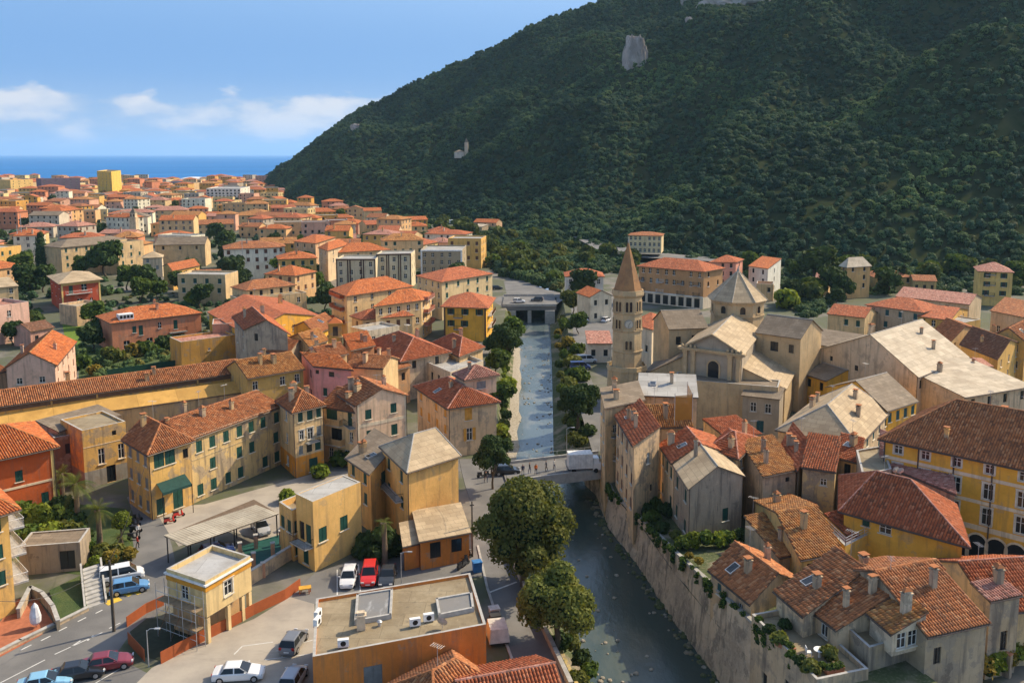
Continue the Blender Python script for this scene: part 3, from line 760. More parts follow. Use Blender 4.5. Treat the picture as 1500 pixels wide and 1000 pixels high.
RZ = [3.9, 3.9, 3.7, 2.4, 1.0, 0, 0, 0, 0, 0, 0, 0, 0]
mb = MB()
mb.face([(-2600, 20, 0), (9, 20, 0)] + [(x, y, 0) for x, y in LT] + [(-2600, 330, 0)])
mb.face([(40, 20, 0), (2600, 20, 0), (2600, 330, 0)] + [(x, y, 0) for x, y in reversed(RT)])
mb.face([(-2600, 330, 0), (2600, 330, 0), (2600, 1640, 0), (-450, 1640, -1), (-2600, 1700, -1)])
m, n, l, bs = newmat('town_ground'); g = n.new('ShaderNodeNewGeometry'); pos = g.outputs['Position']
a_ = mixc(n, l, ramp(n, l, noise(n, l, pos, .05, 6, .6), .38, .52), (.19, .17, .14, 1), (.085, .095, .042, 1))
l.new(mixc(n, l, ramp(n, l, noise(n, l, pos, .5, 6), .4, .7, 0, .6), a_, (.10, .095, .085, 1)), bs.inputs['Base Color']); bs.inputs['Roughness'].default_value = .95
gr = mb.build('ground', m); tag(gr, 'streets and open ground of the town', None, None, 'structure')
mb = MB()
mb.face([(-44000, 1560, -3), (44000, 1560, -3), (44000, 44000, -3), (-44000, 44000, -3)])
m, n, l, bs = newmat('sea_water'); g = n.new('ShaderNodeNewGeometry')
l.new(mixc(n, l, ramp(n, l, noise(n, l, g.outputs['Position'], .0022, 5, .6, (.35, 1.4, 1)), .35, .7), (.006, .125, .36, 1), (.016, .17, .45, 1)), bs.inputs['Base Color'])
bs.inputs['Roughness'].default_value = .5; bs.inputs['Specular IOR Level'].default_value = .12
bump(n, l, bs, noise(n, l, g.outputs['Position'], .12, 4, .6, (.4, 1, 1)), .5, .5)
tag(mb.build('sea', m), 'blue sea to the horizon', None, None, 'structure')
# river water
mb = MB()
for i in range(len(LW) - 1):
    a, b, c_, d_ = LW[i], RW[i], RW[i + 1], LW[i + 1]
    mb.face([(a[0] - 4, a[1], ZW), (b[0] + .3, b[1], ZW), (c_[0] + .3, c_[1], ZW), (d_[0] - 4, d_[1], ZW)])
m, n, l, bs = newmat('river_water'); g = n.new('ShaderNodeNewGeometry'); pos = g.outputs['Position']
st = ramp(n, l, noise(n, l, pos, .16, 6, .62, (1, .45, 1)), .5, .66)
foam = ramp(n, l, noise(n, l, pos, 1.3, 6, .7, (1, .6, 1)), .66, .74, 0, .55)
b_ = mixc(n, l, st, (.046, .068, .056, 1), (.085, .100, .076, 1))
sy_ = n.new('ShaderNodeSeparateXYZ'); l.new(pos, sy_.inputs[0]); shal_sky = ramp(n, l, sy_.outputs[1], 128, 165)       # paler upstream of the bridge: shallow gravel bed, plus sky reflection painted in
b_ = mixc(n, l, shal_sky, b_, mixc(n, l, st, (.11, .145, .155, 1), (.20, .215, .20, 1)))
l.new(mixc(n, l, foam, b_, (.34, .34, .30, 1)), bs.inputs['Base Color'])
bs.inputs['Roughness'].default_value = .14; bs.inputs['Specular IOR Level'].default_value = .45; bs.inputs['IOR'].default_value = 1.45
bump(n, l, bs, noise(n, l, pos, 1.6, 5, .65, (1, .55, 1)), .09, .55)
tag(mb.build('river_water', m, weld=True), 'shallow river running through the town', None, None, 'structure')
# left bank: gravel and rough grass from the street edge down to the water
def strip(A, B, za, zb, nsub, amp, seed):
    rows = []
    for i in range(len(A) - 1):
        for t in np.linspace(0, 1, 5, endpoint=(i == len(A) - 2)):
            p = Vector((A[i][0], A[i][1], za[i])).lerp(Vector((A[i + 1][0], A[i + 1][1], za[i + 1])), t); q = Vector((B[i][0], B[i][1], zb)).lerp(Vector((B[i + 1][0], B[i + 1][1], zb)), t)
            r = []
            for k in range(nsub + 1):
                s = k / nsub; x = p.lerp(q, s); w = math.sin(s * math.pi)
                x.z = p.z + (q.z - p.z) * min(1, s * 1.7 if s < .5 else .85 + (s - .5) * .3) + amp * w * mnoise.noise(x * .5 + Vector((seed, 0, 0)))
                r.append(x)
            rows.append(r)
    mb = MB()
    for i in range(len(rows) - 1):
        for k in range(nsub): mb.face([rows[i][k], rows[i][k + 1], rows[i + 1][k + 1], rows[i + 1][k]])
    return mb
m, n, l, bs = newmat('bank_gravel'); g = n.new('ShaderNodeNewGeometry'); pos = g.outputs['Position']
b_ = mixc(n, l, ramp(n, l, noise(n, l, pos, .3, 6), .34, .52), (.27, .22, .15, 1), (.075, .095, .03, 1))
l.new(mixc(n, l, ramp(n, l, noise(n, l, pos, 3.2, 5, .7), .5, .7, 0, .7), b_, (.26, .24, .15, 1)), bs.inputs['Base Color']); bs.inputs['Roughness'].default_value = 1
bump(n, l, bs, noise(n, l, pos, 2.5, 6, .7), .3, .8); BANK = m
LW2 = [(x - .0, y) for x, y in LW]
tag(strip(LT, [(a[0] + (.9 if a[1] > 140 else 0), a[1]) for a in LW2], [0.02] * len(LT), ZW - .25, 6, .5, 1).build('riverbank', BANK, weld=True, smooth=True), 'gravel and grass bank on the street side', None, None, 'structure')
tag(strip(RT[6:], RW[6:], [0.02] * 7, ZW - .25, 6, .5, 7).build('riverbank', BANK, weld=True, smooth=True), 'earth bank below the trees upstream of the bridge', None, None, 'structure')
# gravel bar on the left of the upper reach
mb = MB(); bar = []
for i, t in enumerate(np.linspace(0, 1, 22)):
    y = 140 + t * 95; x0 = np.interp(y, [p[1] for p in LW], [p[0] for p in LW]); wd = .6 + 1.7 * (1 - t) ** 1.5 + .9 * mnoise.noise(Vector((y * .12, 3, 1)))
    bar.append([Vector((x0 - 1.2, y, ZW + .55)), Vector((x0 + wd * .5, y, ZW + .22 + .12 * mnoise.noise(Vector((y * .3, 0, 4))))), Vector((x0 + wd, y, ZW + .07)), Vector((x0 + wd + .7, y, ZW - .2))])
for i in range(21):
    for k in range(3): mb.face([bar[i][k], bar[i][k + 1], bar[i + 1][k + 1], bar[i + 1][k]])
m, n, l, bs = newmat('pale_gravel'); g = n.new('ShaderNodeNewGeometry'); pos = g.outputs['Position']
l.new(mixc(n, l, ramp(n, l, noise(n, l, pos, 3.0, 6, .75), .35, .7), (.24, .20, .14, 1), (.50, .45, .36, 1)), bs.inputs['Base Color']); bs.inputs['Roughness'].default_value = 1
bump(n, l, bs, noise(n, l, pos, 3, 6, .7), .25, .9); GRAVEL = m
tag(mb.build('gravel_bar', GRAVEL, weld=True, smooth=True), 'pale gravel bar along the left of the river', None, None, 'structure')
# stones lying in the river
rgs = random.Random(3)
def rock_mesh(name, seed, mat, sub=2, rough=.35, sq=(1, 1, .6)):
    bm = bmesh.new(); bmesh.ops.create_icosphere(bm, subdivisions=sub, radius=1)
    for v_ in bm.verts:
        k = 1 + rough * mnoise.noise(v_.co * 1.6 + Vector((seed, 0, 0))) + rough * .4 * mnoise.noise(v_.co * 4 + Vector((0, seed, 0)))
        v_.co = Vector((v_.co.x * k * sq[0], v_.co.y * k * sq[1], v_.co.z * k * sq[2]))
    me = bpy.data.meshes.new(name); bm.to_mesh(me); bm.free(); me.materials.append(mat); me.polygons.foreach_set('use_smooth', [True] * len(me.polygons)); return me
RK = [rock_mesh('stone', i, GRAVEL) for i in range(4)]
mb = MB()
vv_, ff_ = [], []; off = 0
for i in range(340):
    y = rgs.choice((rgs.uniform(60, 128), rgs.uniform(134, 240))); lx = np.interp(y, [p[1] for p in LW], [p[0] for p in LW]); rx = np.interp(y, [p[1] for p in RW], [p[0] for p in RW])
    e = rgs.random(); x = lx + (rx - lx) * (e * e * .5 if rgs.random() < .55 else 1 - e * e * .35 if rgs.random() < .6 else rgs.random()); s = rgs.uniform(.08, .30)
    me = RK[i % 4]; co = np.array([v_.co[:] for v_ in me.vertices]) * s; a = rgs.random() * 6; R_ = np.array([[math.cos(a), -math.sin(a), 0], [math.sin(a), math.cos(a), 0], [0, 0, 1]])
    vv_.append(co @ R_.T + np.array([x, y, ZW + .02])); f_ = np.array([p.vertices[:] for p in me.polygons]); ff_.append(f_ + off); off += len(co)
tag(link('river_stones', raw_mesh('river_stones', np.concatenate(vv_), np.concatenate(ff_), GRAVEL, smooth=True)), 'pale stones scattered in the shallow river', None, None, 'stuff')
# right river wall, old rendered masonry
mb = MB(); cols_ = []
for i in range(7):
    K_ = max(2, int((Vector(RT[i + 1]) - Vector(RT[i])).length / .9))
    for t_ in range(K_ + (1 if i == 6 else 0)):
        f_ = t_ / K_; x_ = RT[i][0] + (RT[i + 1][0] - RT[i][0]) * f_; y_ = RT[i][1] + (RT[i + 1][1] - RT[i][1]) * f_; zt = RZ[i] + (RZ[i + 1] - RZ[i]) * f_
        cols_.append([Vector((x_ - .55 * (1 - k / 9) ** 2 + .22 * mnoise.noise(Vector((x_ * .7, y_ * .7, k * .8))) * (0 if k == 9 else 1) + .02 * k, y_, ZW - .4 + (zt - ZW + .4) * k / 9)) for k in range(10)])
for i in range(len(cols_) - 1):
    for k in range(9): mb.face([cols_[i][k], cols_[i + 1][k], cols_[i + 1][k + 1], cols_[i][k + 1]][::-1])
m, n, l, bs = newmat('river_wall_render'); g = n.new('ShaderNodeNewGeometry'); pos = g.outputs['Position']
b_ = mixc(n, l, ramp(n, l, noise(n, l, pos, .22, 7, .66), .36, .62), (.66, .50, .33, 1), (.42, .32, .22, 1))
b_ = mixc(n, l, ramp(n, l, noise(n, l, pos, .55, 7, .7, (1, 1, .7)), .52, .60, 0, .85), b_, (.27, .21, .15, 1))
b_ = mixc(n, l, ramp(n, l, noise(n, l, pos, .9, 6, .65, (1.2, 1.2, .12)), .50, .66, 0, .8), b_, (.12, .10, .075, 1))
b_ = mixc(n, l, ramp(n, l, noise(n, l, pos, .4, 6, .7, (1, 1, .5)), .60, .68, 0, .8), b_, (.075, .085, .035, 1))
l.new(mixc(n, l, ramp(n, l, noise(n, l, pos, 2.4, 6, .7), .5, .72, 0, .5), b_, (.70, .58, .42, 1)), bs.inputs['Base Color']); bs.inputs['Roughness'].default_value = .95
bump(n, l, bs, noise(n, l, pos, .9, 8, .7), .35, .9); WALLM = m
rw = mb.build('river_wall', WALLM, weld=True, smooth=True); tag(rw, 'tall stained masonry wall rising from the river on the right', 'wall')
mb = MB()
for i in range(6):
    a, b = Vector((*RT[i], RZ[i])), Vector((*RT[i + 1], RZ[i + 1])); mb.face([a + Vector((.1, 0, .05)), a + Vector((.55, .1, .05)), b + Vector((.55, .1, .05)), b + Vector((.1, 0, .05))][::1])
    mb.face([a + Vector((.1, 0, -.2)), a + Vector((.1, 0, .05)), b + Vector((.1, 0, .05)), b + Vector((.1, 0, -.2))][::-1])
mb.build('coping', STONE, rw)
mb = MB()          # terraced ground behind the wall
for i in range(6):
    a, b = RT[i], RT[i + 1]; mb.face([(a[0] + .5, a[1], RZ[i] - .1), (a[0] + 9, a[1] + 3, RZ[i] - .1), (b[0] + 9, b[1] + 3, RZ[i + 1] - .1), (b[0] + .5, b[1], RZ[i + 1] - .1)])
tag(mb.build('terrace_ground', BANK), 'terraced garden ground behind the river wall', None, None, 'structure')

# ---- roads and yards
m, n, l, bs = newmat('asphalt'); g = n.new('ShaderNodeNewGeometry'); pos = g.outputs['Position']
b_ = mixc(n, l, ramp(n, l, noise(n, l, pos, .25, 6), .35, .7), (.12, .117, .112, 1), (.19, .183, .17, 1))
l.new(mixc(n, l, ramp(n, l, noise(n, l, pos, 6, 4, .7), .3, .7, 0, .35), b_, (.19, .18, .165, 1)), bs.inputs['Base Color']); bs.inputs['Roughness'].default_value = .9; ASPH = m
m, n, l, bs = newmat('yard_concrete'); g = n.new('ShaderNodeNewGeometry'); pos = g.outputs['Position']
b_ = mixc(n, l, ramp(n, l, noise(n, l, pos, .18, 6, .62), .35, .68), (.40, .35, .28, 1), (.29, .255, .21, 1))
b_ = mixc(n, l, ramp(n, l, noise(n, l, pos, .7, 6, .7, (.3, 1.2, 1)), .55, .75, 0, .5), b_, (.15, .135, .115, 1))
l.new(mixc(n, l, ramp(n, l, noise(n, l, pos, 4, 5, .7), .5, .75, 0, .5), b_, (.36, .32, .26, 1)), bs.inputs['Base Color']); bs.inputs['Roughness'].default_value = .95; YARD = m
m, n, l, bs = newmat('grass'); g = n.new('ShaderNodeNewGeometry'); pos = g.outputs['Position']
b_ = mixc(n, l, ramp(n, l, noise(n, l, pos, .35, 6), .35, .7), (.045, .085, .018, 1), (.10, .125, .03, 1))
l.new(mixc(n, l, ramp(n, l, noise(n, l, pos, 5, 6, .75), .4, .7, 0, .6), b_, (.03, .05, .012, 1)), bs.inputs['Base Color']); bs.inputs['Roughness'].default_value = 1
bump(n, l, bs, noise(n, l, pos, 6, 5, .8), .15, .8); GRASS = m
PAINT = plain('road_paint', (.62, .61, .57), .8); YPAINT = plain('yellow_road_paint', (.70, .47, .06), .8); TERRA = plain('terracotta_paving', (.40, .14, .07), .9)
def sheet(name, px, z, mat, label, h=0.0):
    mb = MB(); mb.face([P(x, y, h) + Vector((0, 0, z)) for x, y in px]); return tag(mb.build(name, mat), label, None, None, 'structure')
sheet('road', [(-120, 1010), (0, 946), (80, 917), (130, 891), (151, 880), (205, 862), (196, 830), (186, 795), (196, 755), (186, 728), (200, 722), (226, 745), (244, 775), (252, 800), (258, 830), (262, 870), (225, 905), (190, 930), (168, 960), (215, 985), (170, 1030), (60, 1060), (-120, 1060)], .008, ASPH, 'grey asphalt road on the lower left')
sheet('yard', [(170, 1030), (222, 978), (300, 936), (372, 906), (425, 874), (460, 872), (468, 1060), (160, 1060)], .012, YARD, 'pale concrete car park')
sheet('yard', [(425, 874), (462, 838), (530, 815), (588, 806), (700, 786), (716, 842), (460, 884)], .016, ASPH, 'asphalt parking strip behind the flat roofed building')
sheet('road', [(676, 690), (744, 690), (744, 706), (748, 760), (749, 825), (768, 865), (789, 911), (830, 1000), (850, 1050), (790, 1050), (757, 985), (735, 925), (714, 862), (700, 800), (690, 745)], .010, ASPH, 'riverside street shaded by two trees')
sheet('road', [(640, 672), (744, 672), (744, 690), (676, 690), (640, 690)], .014, ASPH, 'street end at the left of the bridge')
sheet('road', [(868, 662), (905, 656), (897, 620), (872, 570), (858, 535), (905, 520), (940, 510), (930, 470), (905, 430), (835, 430), (838, 470), (842, 520), (850, 600)], .010, ASPH, 'car park and lane on the right bank')
sheet('courtyard', [(215, 745), (300, 738), (470, 690), (560, 690), (520, 760), (410, 800), (330, 775), (262, 800), (240, 770)], .006, YARD, 'shaded yard in front of the long yellow house')
sheet('road', [(1370, 835), (1460, 825), (1600, 840), (1600, 900), (1420, 870)], .006, ASPH, 'dark square before the arcades')
mb = MB()          # paint: bay lines, centre dashes, yellow bays
def line(x0, y0, x1, y1, w=.12, mat=0, z=.024):
    a, b = P(x0, y0), P(x1, y1); d = (b - a).normalized(); s = Vector((-d.y, d.x, 0)) * w / 2; zz = Vector((0, 0, z))
    mb.face([a - s + zz, b - s + zz, b + s + zz, a + s + zz], mat)
for q in ((418, 946, 413, 962), (405, 953, 458, 937), (388, 966, 452, 958), (494, 834, 494, 874), (525, 826, 528, 868), (555, 826, 556, 866), (343, 958, 355, 946), (355, 946, 400, 940)): line(*q)
for q in ((0, 1000, 66, 966), (80, 958, 150, 926), (160, 920, 176, 912)): line(*q, .13)
for q in ((30, 952, 46, 944), (60, 938, 74, 931), (86, 924, 98, 918), (114, 910, 126, 904), (140, 898, 150, 893), (104, 947, 118, 938), (128, 938, 137, 930)): line(*q, .15)
for q in ((155, 884, 176, 876), (183, 872, 190, 868), (197, 869, 208, 864)): line(*q, 1.1, 1)
line(715, 868, 757, 852, .25); line(140, 1000, 188, 972, .12)
pm = mb.build('road_markings', [PAINT, YPAINT]); tag(pm, 'white and yellow road paint', None, None, 'structure')

# ================================================================== HOUSES, one line each (eave corners as seen, eave height in metres)
YE = (.60, .39, .135); OC = (.55, .32, .085); CR = (.61, .465, .27); PC = (.66, .49, .36); PK = (.66, .30, .30); TE = (.43, .105, .035); OR = (.58, .22, .055)
GW = (.42, .365, .285); WH = (.70, .66, .58); SA = (.52, .225, .135); OL = (.46, .33, .12); BE = (.54, .42, .255); GO = (.70, .385, .065); TN = (.42, .26, .14); DK = (.25, .215, .175)
OW = (.52, .43, .31)
H = house
# ---- left bank, foreground
l1 = H('yellow house with balconies at the far left edge, beside the palm garden', (-170, 700), (-110, 782), (11, 744), 11.3, 'hip', 2.0, 'bc', YE, 'orange', .4, win={1: '3x3g'}, ov=1.0, pipe=0)
l2 = H('terracotta red house with bright orange hip roof at left edge', (-70, 640), (-45, 678), (77, 652), 9, 'hip', 2.2, 'bc', TE, 'orange', .15, win={1: [(.56, 5.9, .9, 1.5, 'g'), (.22, 5.9, .9, 1.5, 'g'), (.86, 2.2, .9, 1.5, 'g')]}, ov=.7, pipe=2)
l3 = H('very long narrow ochre building with continuous terracotta roof behind the palms', (-90, 607), (357, 544), None, 9.5, 'gable', 1.5, 'ab', (.56, .32, .085), 'old', .45, depth=7.5, ov=.25, chim=2)
l3l = H('long ochre lean-to along the foot of the very long narrow building', (-90, 636), (352, 574), None, 7.0, 'shed', 1.3, wall=(.40, .30, .18), tile='ochre', wear=.6, depth=2.4, ov=.1, gutter=True)
l3c = H('mustard house with orange roof at the right end of the long ochre building', (362, 552), (444, 538), None, 10.2, 'gable', 2.0, 'ab', OL, 'amber', .35, depth=9, win={0: '4x2k'}, chim=2, ant=1)
l4 = H('yellow corner house with dark green awning over its front terrace', (184, 641), (218, 661), (279, 642), 9.2, 'hip', 2.2, 'ab', YE, 'brown', .45, win={0: '3x3e', 1: [(.22, 7.6, 1.5, 1.9, 'g'), (.48, 7.6, 1.5, 1.9, 'g'), (.86, 7.4, .8, 1.3, 'n'), (.2, 1.4, 1.2, 2.2, 'g'), (.62, 1.5, 1.5, 2.4, 'g')]}, chim=1, pipe=1, inset=(.1, 3.2))
l4b = H('long weathered yellow grey house with green shutters and stained parapet', (279, 642), (412, 594), None, 9.1, 'gable', 1.7, 'ab', (.50, .38, .19), 'brown', .72, depth=10, win={0: '7x3g'}, ov=.25, wsize=(1.05, 1.6), chim=2, ant=2, skip=.18)
l5 = H('plain yellow flat roofed house behind the palm trees', (120, 634), (184, 620), None, 8.2, 'flat', wall=YE, tile='tar', wear=.55, depth=8, par=.35, win={0: [(.40, 4.2, .9, 2.3, 'w'), (.86, 4.3, .9, 2.2, 'w'), (.72, 7.2, .6, .7, 'n'), (.6, 1.3, 1.3, 2.5, 'n')]}, bands=((2.4, None, (.30, .30, .29)),))
l5b = H('dark brown shed block wedged between red house and yellow flat roofed house', (79, 644), (121, 636), None, 6.6, 'flat', wall=(.20, .125, .08), tile='tar', wear=.5, depth=9, par=.3, win={0: '1x1n'})  # wall colour darkened to stand for the shadow in this gap
l5c = H('small grey lean-to house under the long ochre building', (84, 630), (172, 606), None, 7.6, 'shed', .7, wall=(.42, .36, .28), tile='slabdark', wear=.6, depth=5, win={0: '4x1k'})
l6a = H('cream corner house with orange ground floor and dark shuttered windows', (408, 584), (430, 600), (472, 590), 10.3, 'hip', 1.8, 'ab', CR, 'brown', .3, win={0: '1x3k', 1: [(.22, 9.0, .8, 1.5, 'g'), (.55, 9.0, .95, 1.6, 'g'), (.86, 9.0, .8, 1.5, 'g'), (.25, 6.2, .7, 1.4, 's'), (.55, 6.1, .9, 1.7, 's'), (.85, 6.2, .8, 1.5, 'e'), (.2, 4.0, .7, 1.3, 'e'), (.5, 4.1, 1.0, 1.5, 'n'), (.8, 4.1, 1.0, 1.5, 'g'), (.62, 1.3, 1.9, 2.0, 'g')]}, bands=((3.0, None, (.60, .27, .045)),), chim=2, pipe=2)
l6b = H('cream recessed house front with balconies between corner house and gabled house', (470, 592), (523, 601), None, 9.0, 'gable', 1.8, 'ab', CR, 'brown', .35, depth=8, win={0: [(.30, 7.6, 2.6, 2.0, 'g'), (.8, 7.4, .8, 2.1, 'g'), (.42, 4.6, 2.4, 2.1, 'n'), (.82, 4.6, .7, 1.7, 'k'), (.25, 1.6, .8, 1.6, 'k'), (.7, 1.6, .9, 1.8, 'k')]}, chim=2)
l6c = H('cream pink gabled house with four green shuttered windows on its sunny gable', (493, 573), (523, 592), (594, 578), 10.3, 'gable', 1.7, 'ab', PC, 'brown', .2, win={1: [(.22, 8.4, 1.05, 1.5, 'g'), (.74, 8.6, 1.05, 1.5, 'g'), (.24, 5.1, 1.1, 1.7, 'g'), (.75, 5.2, 1.1, 1.7, 'g'), (.5, 2.0, 1.0, 1.6, 'g')], 0: '2x2k'}, chim=3, ant=1, pipe=2)
l7 = H('bright pink house with single pitched orange roof in the old quarter', (442, 524), (459, 535), (514, 540), 10.8, 'shed', 1.0, wall=PK, tile='orange', wear=.12, low=1, win={0: '2x2n', 1: [(.1, 9.7, .7, .7, 'n'), (.48, 9.5, 1.1, .9, 'n'), (.3, 6.3, .8, 1.4, 'g'), (.7, 6.3, .8, 1.4, 'g')]})
l7b = H('small cream house with brown roof to the right of the pink house', (508, 535), (561, 538), None, 10.3, 'gable', 1.2, 'ab', CR, 'old', .3, depth=7, win={0: '3x2k'}, chim=1)
l8 = H('tall yellow house with beige stone hip roof and blank sunny wall', (560, 652), (598, 688), (671, 665), 9.8, 'hip', 2.3, 'bc', (.66, .41, .15), 'slab', .15, win={0: '2x2g'}, ov=.35, inset=(3.4, 1.6), pipe=1)
l8b = H('yellow wing with grey brown stone roof and two chimneys', (509, 668), (543, 691), (582, 661), 8.0, 'shed', 1.3, wall=(.62, .40, .15), tile='slabdark', wear=.3, win={1: [(.45, 5.8, 1.3, 2.1, 'g'), (.82, 2.0, .9, 1.9, 'g')], 0: '2x2g'}, chim=2)
l8c = H('orange single storey annex with beige shed roof beside the riverside street', (606, 758), (616, 791), (687, 778), 3.6, 'shed', .9, wall=OR, tile='slab', wear=.3, low=1, ov=.25, win={1: [(.30, 2.1, 1.3, 1.9, 'n'), (.74, 2.2, 1.3, 1.6, 'n')]}, nst=1)
l8d = H('low orange shed with tilted grey beige roof left of the orange annex', (587, 775), (592, 799), (614, 794), 3.0, 'shed', .8, wall=OR, tile='slab', wear=.4, low=1, ov=.15, nst=1)
l9 = H('yellow house with pale flat cement roof and green shutters behind the car park', (433, 724), (458, 736), (528, 707), 8.2, 'flat', wall=(.63, .42, .16), tile='sheet', wear=.15, par=.12, win={1: [(.18, 4.0, 1.2, 1.7, 'g'), (.62, 4.2, 1.2, 1.7, 'g')], 0: [(.3, 4.2, 1.2, 2.2, 'n'), (.7, 4.2, 1.2, 2.2, 'g'), (.5, 1.5, 1.4, 2.2, 'g')]})
l9b = H('yellow balcony wing with open terrace on the left of the flat cement roofed house', (409, 744), (428, 757), (458, 744), 5.4, 'flat', wall=(.60, .40, .16), tile='tar', wear=.25, par=.8, win={0: '2x1g', 1: '2x2g'})
l12 = H('orange building with dirty flat felt roof in the bottom foreground', (463, 881), (458, 967), (712, 919), 5.0, 'flat', wall=OR, tile='tar', wear=.2, par=.35, win={1: [(.33, 2.2, 1.6, 2.6, 'e'), (.75, 2.4, 1.3, 1.6, 'k')]})
l13 = H('small house with brown and orange hip roof at the bottom edge', (560, 1008), (640, 1075), (742, 1012), 3.6, 'hip', 2.2, 'bc', OR, 'old', .3, inset=(3.0, 3.0), ov=.5)
l14 = H('house with striped red tile roof at bottom centre beside the riverside street', (690, 1082), (838, 1052), None, 3.4, 'gable', 2.0, 'ab', CR, 'red', .2, depth=9)
l15 = H('pale pink gabled house at left edge with orange roof and sunlit side', (9, 538), (80, 533), (109, 499), 8.0, 'gable', 2.5, 'bc', (.60, .42, .35), 'orange', .25, win={0: [(.72, 5.2, 1.0, 1.2, 'w'), (.25, 5.2, 1.0, 1.2, 'k')], 1: '4x3b'}, chim=1)
l15b = H('low tan lean-to house at the left of the pale pink gabled house', (-60, 556), (12, 542), None, 6.5, 'shed', 1.5, wall=(.50, .38, .28), tile='brown', wear=.4, depth=9, win={0: '2x1k'})
l16 = H('wide salmon villa with orange roof and white dormer above the gardens', (163, 472), (294, 457), None, 7.4, 'hip', 2.3, 'ab', SA, 'orange', .15, depth=12, win={0: [(.24, 5.0, .9, 1.6, 'g'), (.31, 4.6, 1.0, 2.4, 'g'), (.52, 5.3, .8, 1.5, 'w'), (.70, 5.0, 1.0, 2.3, 'g'), (.70, 1.4, 1.6, 2.2, 'n'), (.15, 1.5, 1.4, 2.0, 'k'), (.4, 1.5, 1.4, 2.0, 'k')]}, chim=2, ov=.4)
l17 = H('brick red villa with cream corners and low stone roof left of the beige palace', (73, 403), (89, 414), (146, 408), 9, 'hip', 1.9, 'bc', (.36, .075, .04), 'slab', .15, win={0: '3x2k', 1: [(.24, 6.6, 1.2, 2.3, 'g'), (.58, 6.9, 1.6, 2.0, 'w'), (.45, 2.6, 1.6, 1.8, 'k'), (.75, 2.6, .8, 1.6, 'k')]}, ov=.9, near=False)
l18 = H('long beige palace with dark stone roof and rows of green shutters', (89, 362), (198, 352), None, 11.5, 'hip', 2.2, 'ab', BE, 'slabdark', .3, depth=14, win={0: '8x3g'})
l18b = H('narrow beige wing standing forward from the long palace', (172, 358), (210, 354), None, 12, 'flat', wall=BE, tile='tar', depth=9, win={0: '3x4g'})
l18c = H('small pale pavilion with pyramid roof right of the long palace', (209, 377), (237, 376), None, 8, 'pyramid', 1.8, 'ab', (.56, .48, .36), 'slab', .3, depth=8, win={0: '2x2e'})
l18d = H('beige oratory with long grey roof right of the pale pavilion', (227, 358), (300, 357), None, 9.5, 'gable', 2.6, 'ab', BE, 'slabdark', .35, depth=11, win={0: '3x1n'})
l19 = H('yellow farmhouse with orange roof below the beige oratory', (239, 389), (253, 396), (292, 388), 7, 'gable', 1.6, 'bc', YE, 'orange', .2, win={1: '3x2n', 0: '1x2n'})
l19b = H('small yellow two storey house with orange roof left of the dark pines', (282, 404), (321, 403), None, 6.3, 'gable', 1.6, 'ab', YE, 'orange', .15, depth=8, win={0: '3x2g'})
e1_ = H('house with orange roof at left edge below the brick red villa', (-40, 398), (40, 388), None, 7.5, 'hip', 2, 'ab', (.55, .36, .2), 'orange', .25, depth=12, win={0: '4x2n'})
e2h = H('pink block with terraces at left edge above the pale pink gabled house', (-40, 458), (42, 446), None, 9, 'flat', wall=(.62, .42, .36), tile='pink', wear=.3, depth=11, par=.8, win={0: '4x3w'})
e3h = H('beige house with shed roof at left edge above the pink block', (-40, 424), (26, 418), None, 8, 'shed', 1.6, wall=BE, tile='slab', wear=.3, depth=10, win={0: '3x2k'})
e4h = H('small dark roofed garden house right of the pink block', (44, 484), (78, 478), None, 4.5, 'gable', 1.4, 'ab', (.5, .3, .25), 'dark', .3, depth=7, win={0: '2x1n'})
e5h = H('small tan house beside the lawn strip behind the pale pink gabled house', (112, 452), (150, 446), None, 5.0, 'flat', wall=(.55, .42, .28), tile='slab', wear=.4, depth=8, win={0: '2x1n'})
# ---- old quarter on the left bank
c10 = H('grey gabled house with dark red roof in the middle of the old quarter', (343, 463), (360, 482), (421, 488), 11.6, 'gable', 2.4, 'ab', GW, 'red', .6, win={1: '2x1n', 0: '2x2k'}, chim=1)
c10b = H('house with long sloping dark red roof and yellow orange gable', (306, 456), (362, 488), (468, 462), 8.2, 'gable', 2.6, 'ab', GO, 'red', .15, win={1: '4x2k', 0: '4x2k'}, chim=2, ant=1)
c10c = H('low brown roofed house in front of the grey gabled house', (383, 512), (420, 520), (452, 500), 7.6, 'gable', 1.5, 'ab', GW, 'brown', .5, win={1: '2x2k'})
c10d = H('small terracotta roofed house right of the grey gabled house', (424, 494), (452, 506), (480, 497), 8.6, 'gable', 1.6, 'bc', BE, 'amber', .4, win={1: '2x2k'})
c10e = H('ochre yellow wall house with terrace at the left of the grey gabled house', (265, 504), (345, 493), None, 6.0, 'flat', wall=OC, tile='pink', wear=.3, depth=7, par=.5, win={0: [(.5, 4.0, .5, .6, 'w')]})
c10f = H('pink terraced block with flat roof above the ochre wall', (311, 478), (346, 476), None, 7.8, 'flat', wall=(.50, .27, .19), tile='pink', wear=.4, depth=7, par=.5)
c11 = H('cream house with brown hip roof and open loggia left of the umbrella pine', (361, 424), (432, 416), None, 8.5, 'hip', 2.0, 'ab', CR, 'brown', .25, depth=9, win={0: '5x1n'})
c11b = H('cream retaining house block under the loggia house', (352, 440), (449, 430), None, 6.0, 'flat', wall=CR, tile='tar', wear=.35, depth=8, par=.4, win={0: '4x1k'})
c14 = H('large grey house with broad orange red hip roof in the old quarter centre', (536, 501), (588, 527), (657, 514), 8.2, 'hip', 2.5, 'ab', (.50, .42, .32), 'red', .45, win={0: '4x2k', 1: '2x1n'}, chim=2, ant=2, ov=.55)
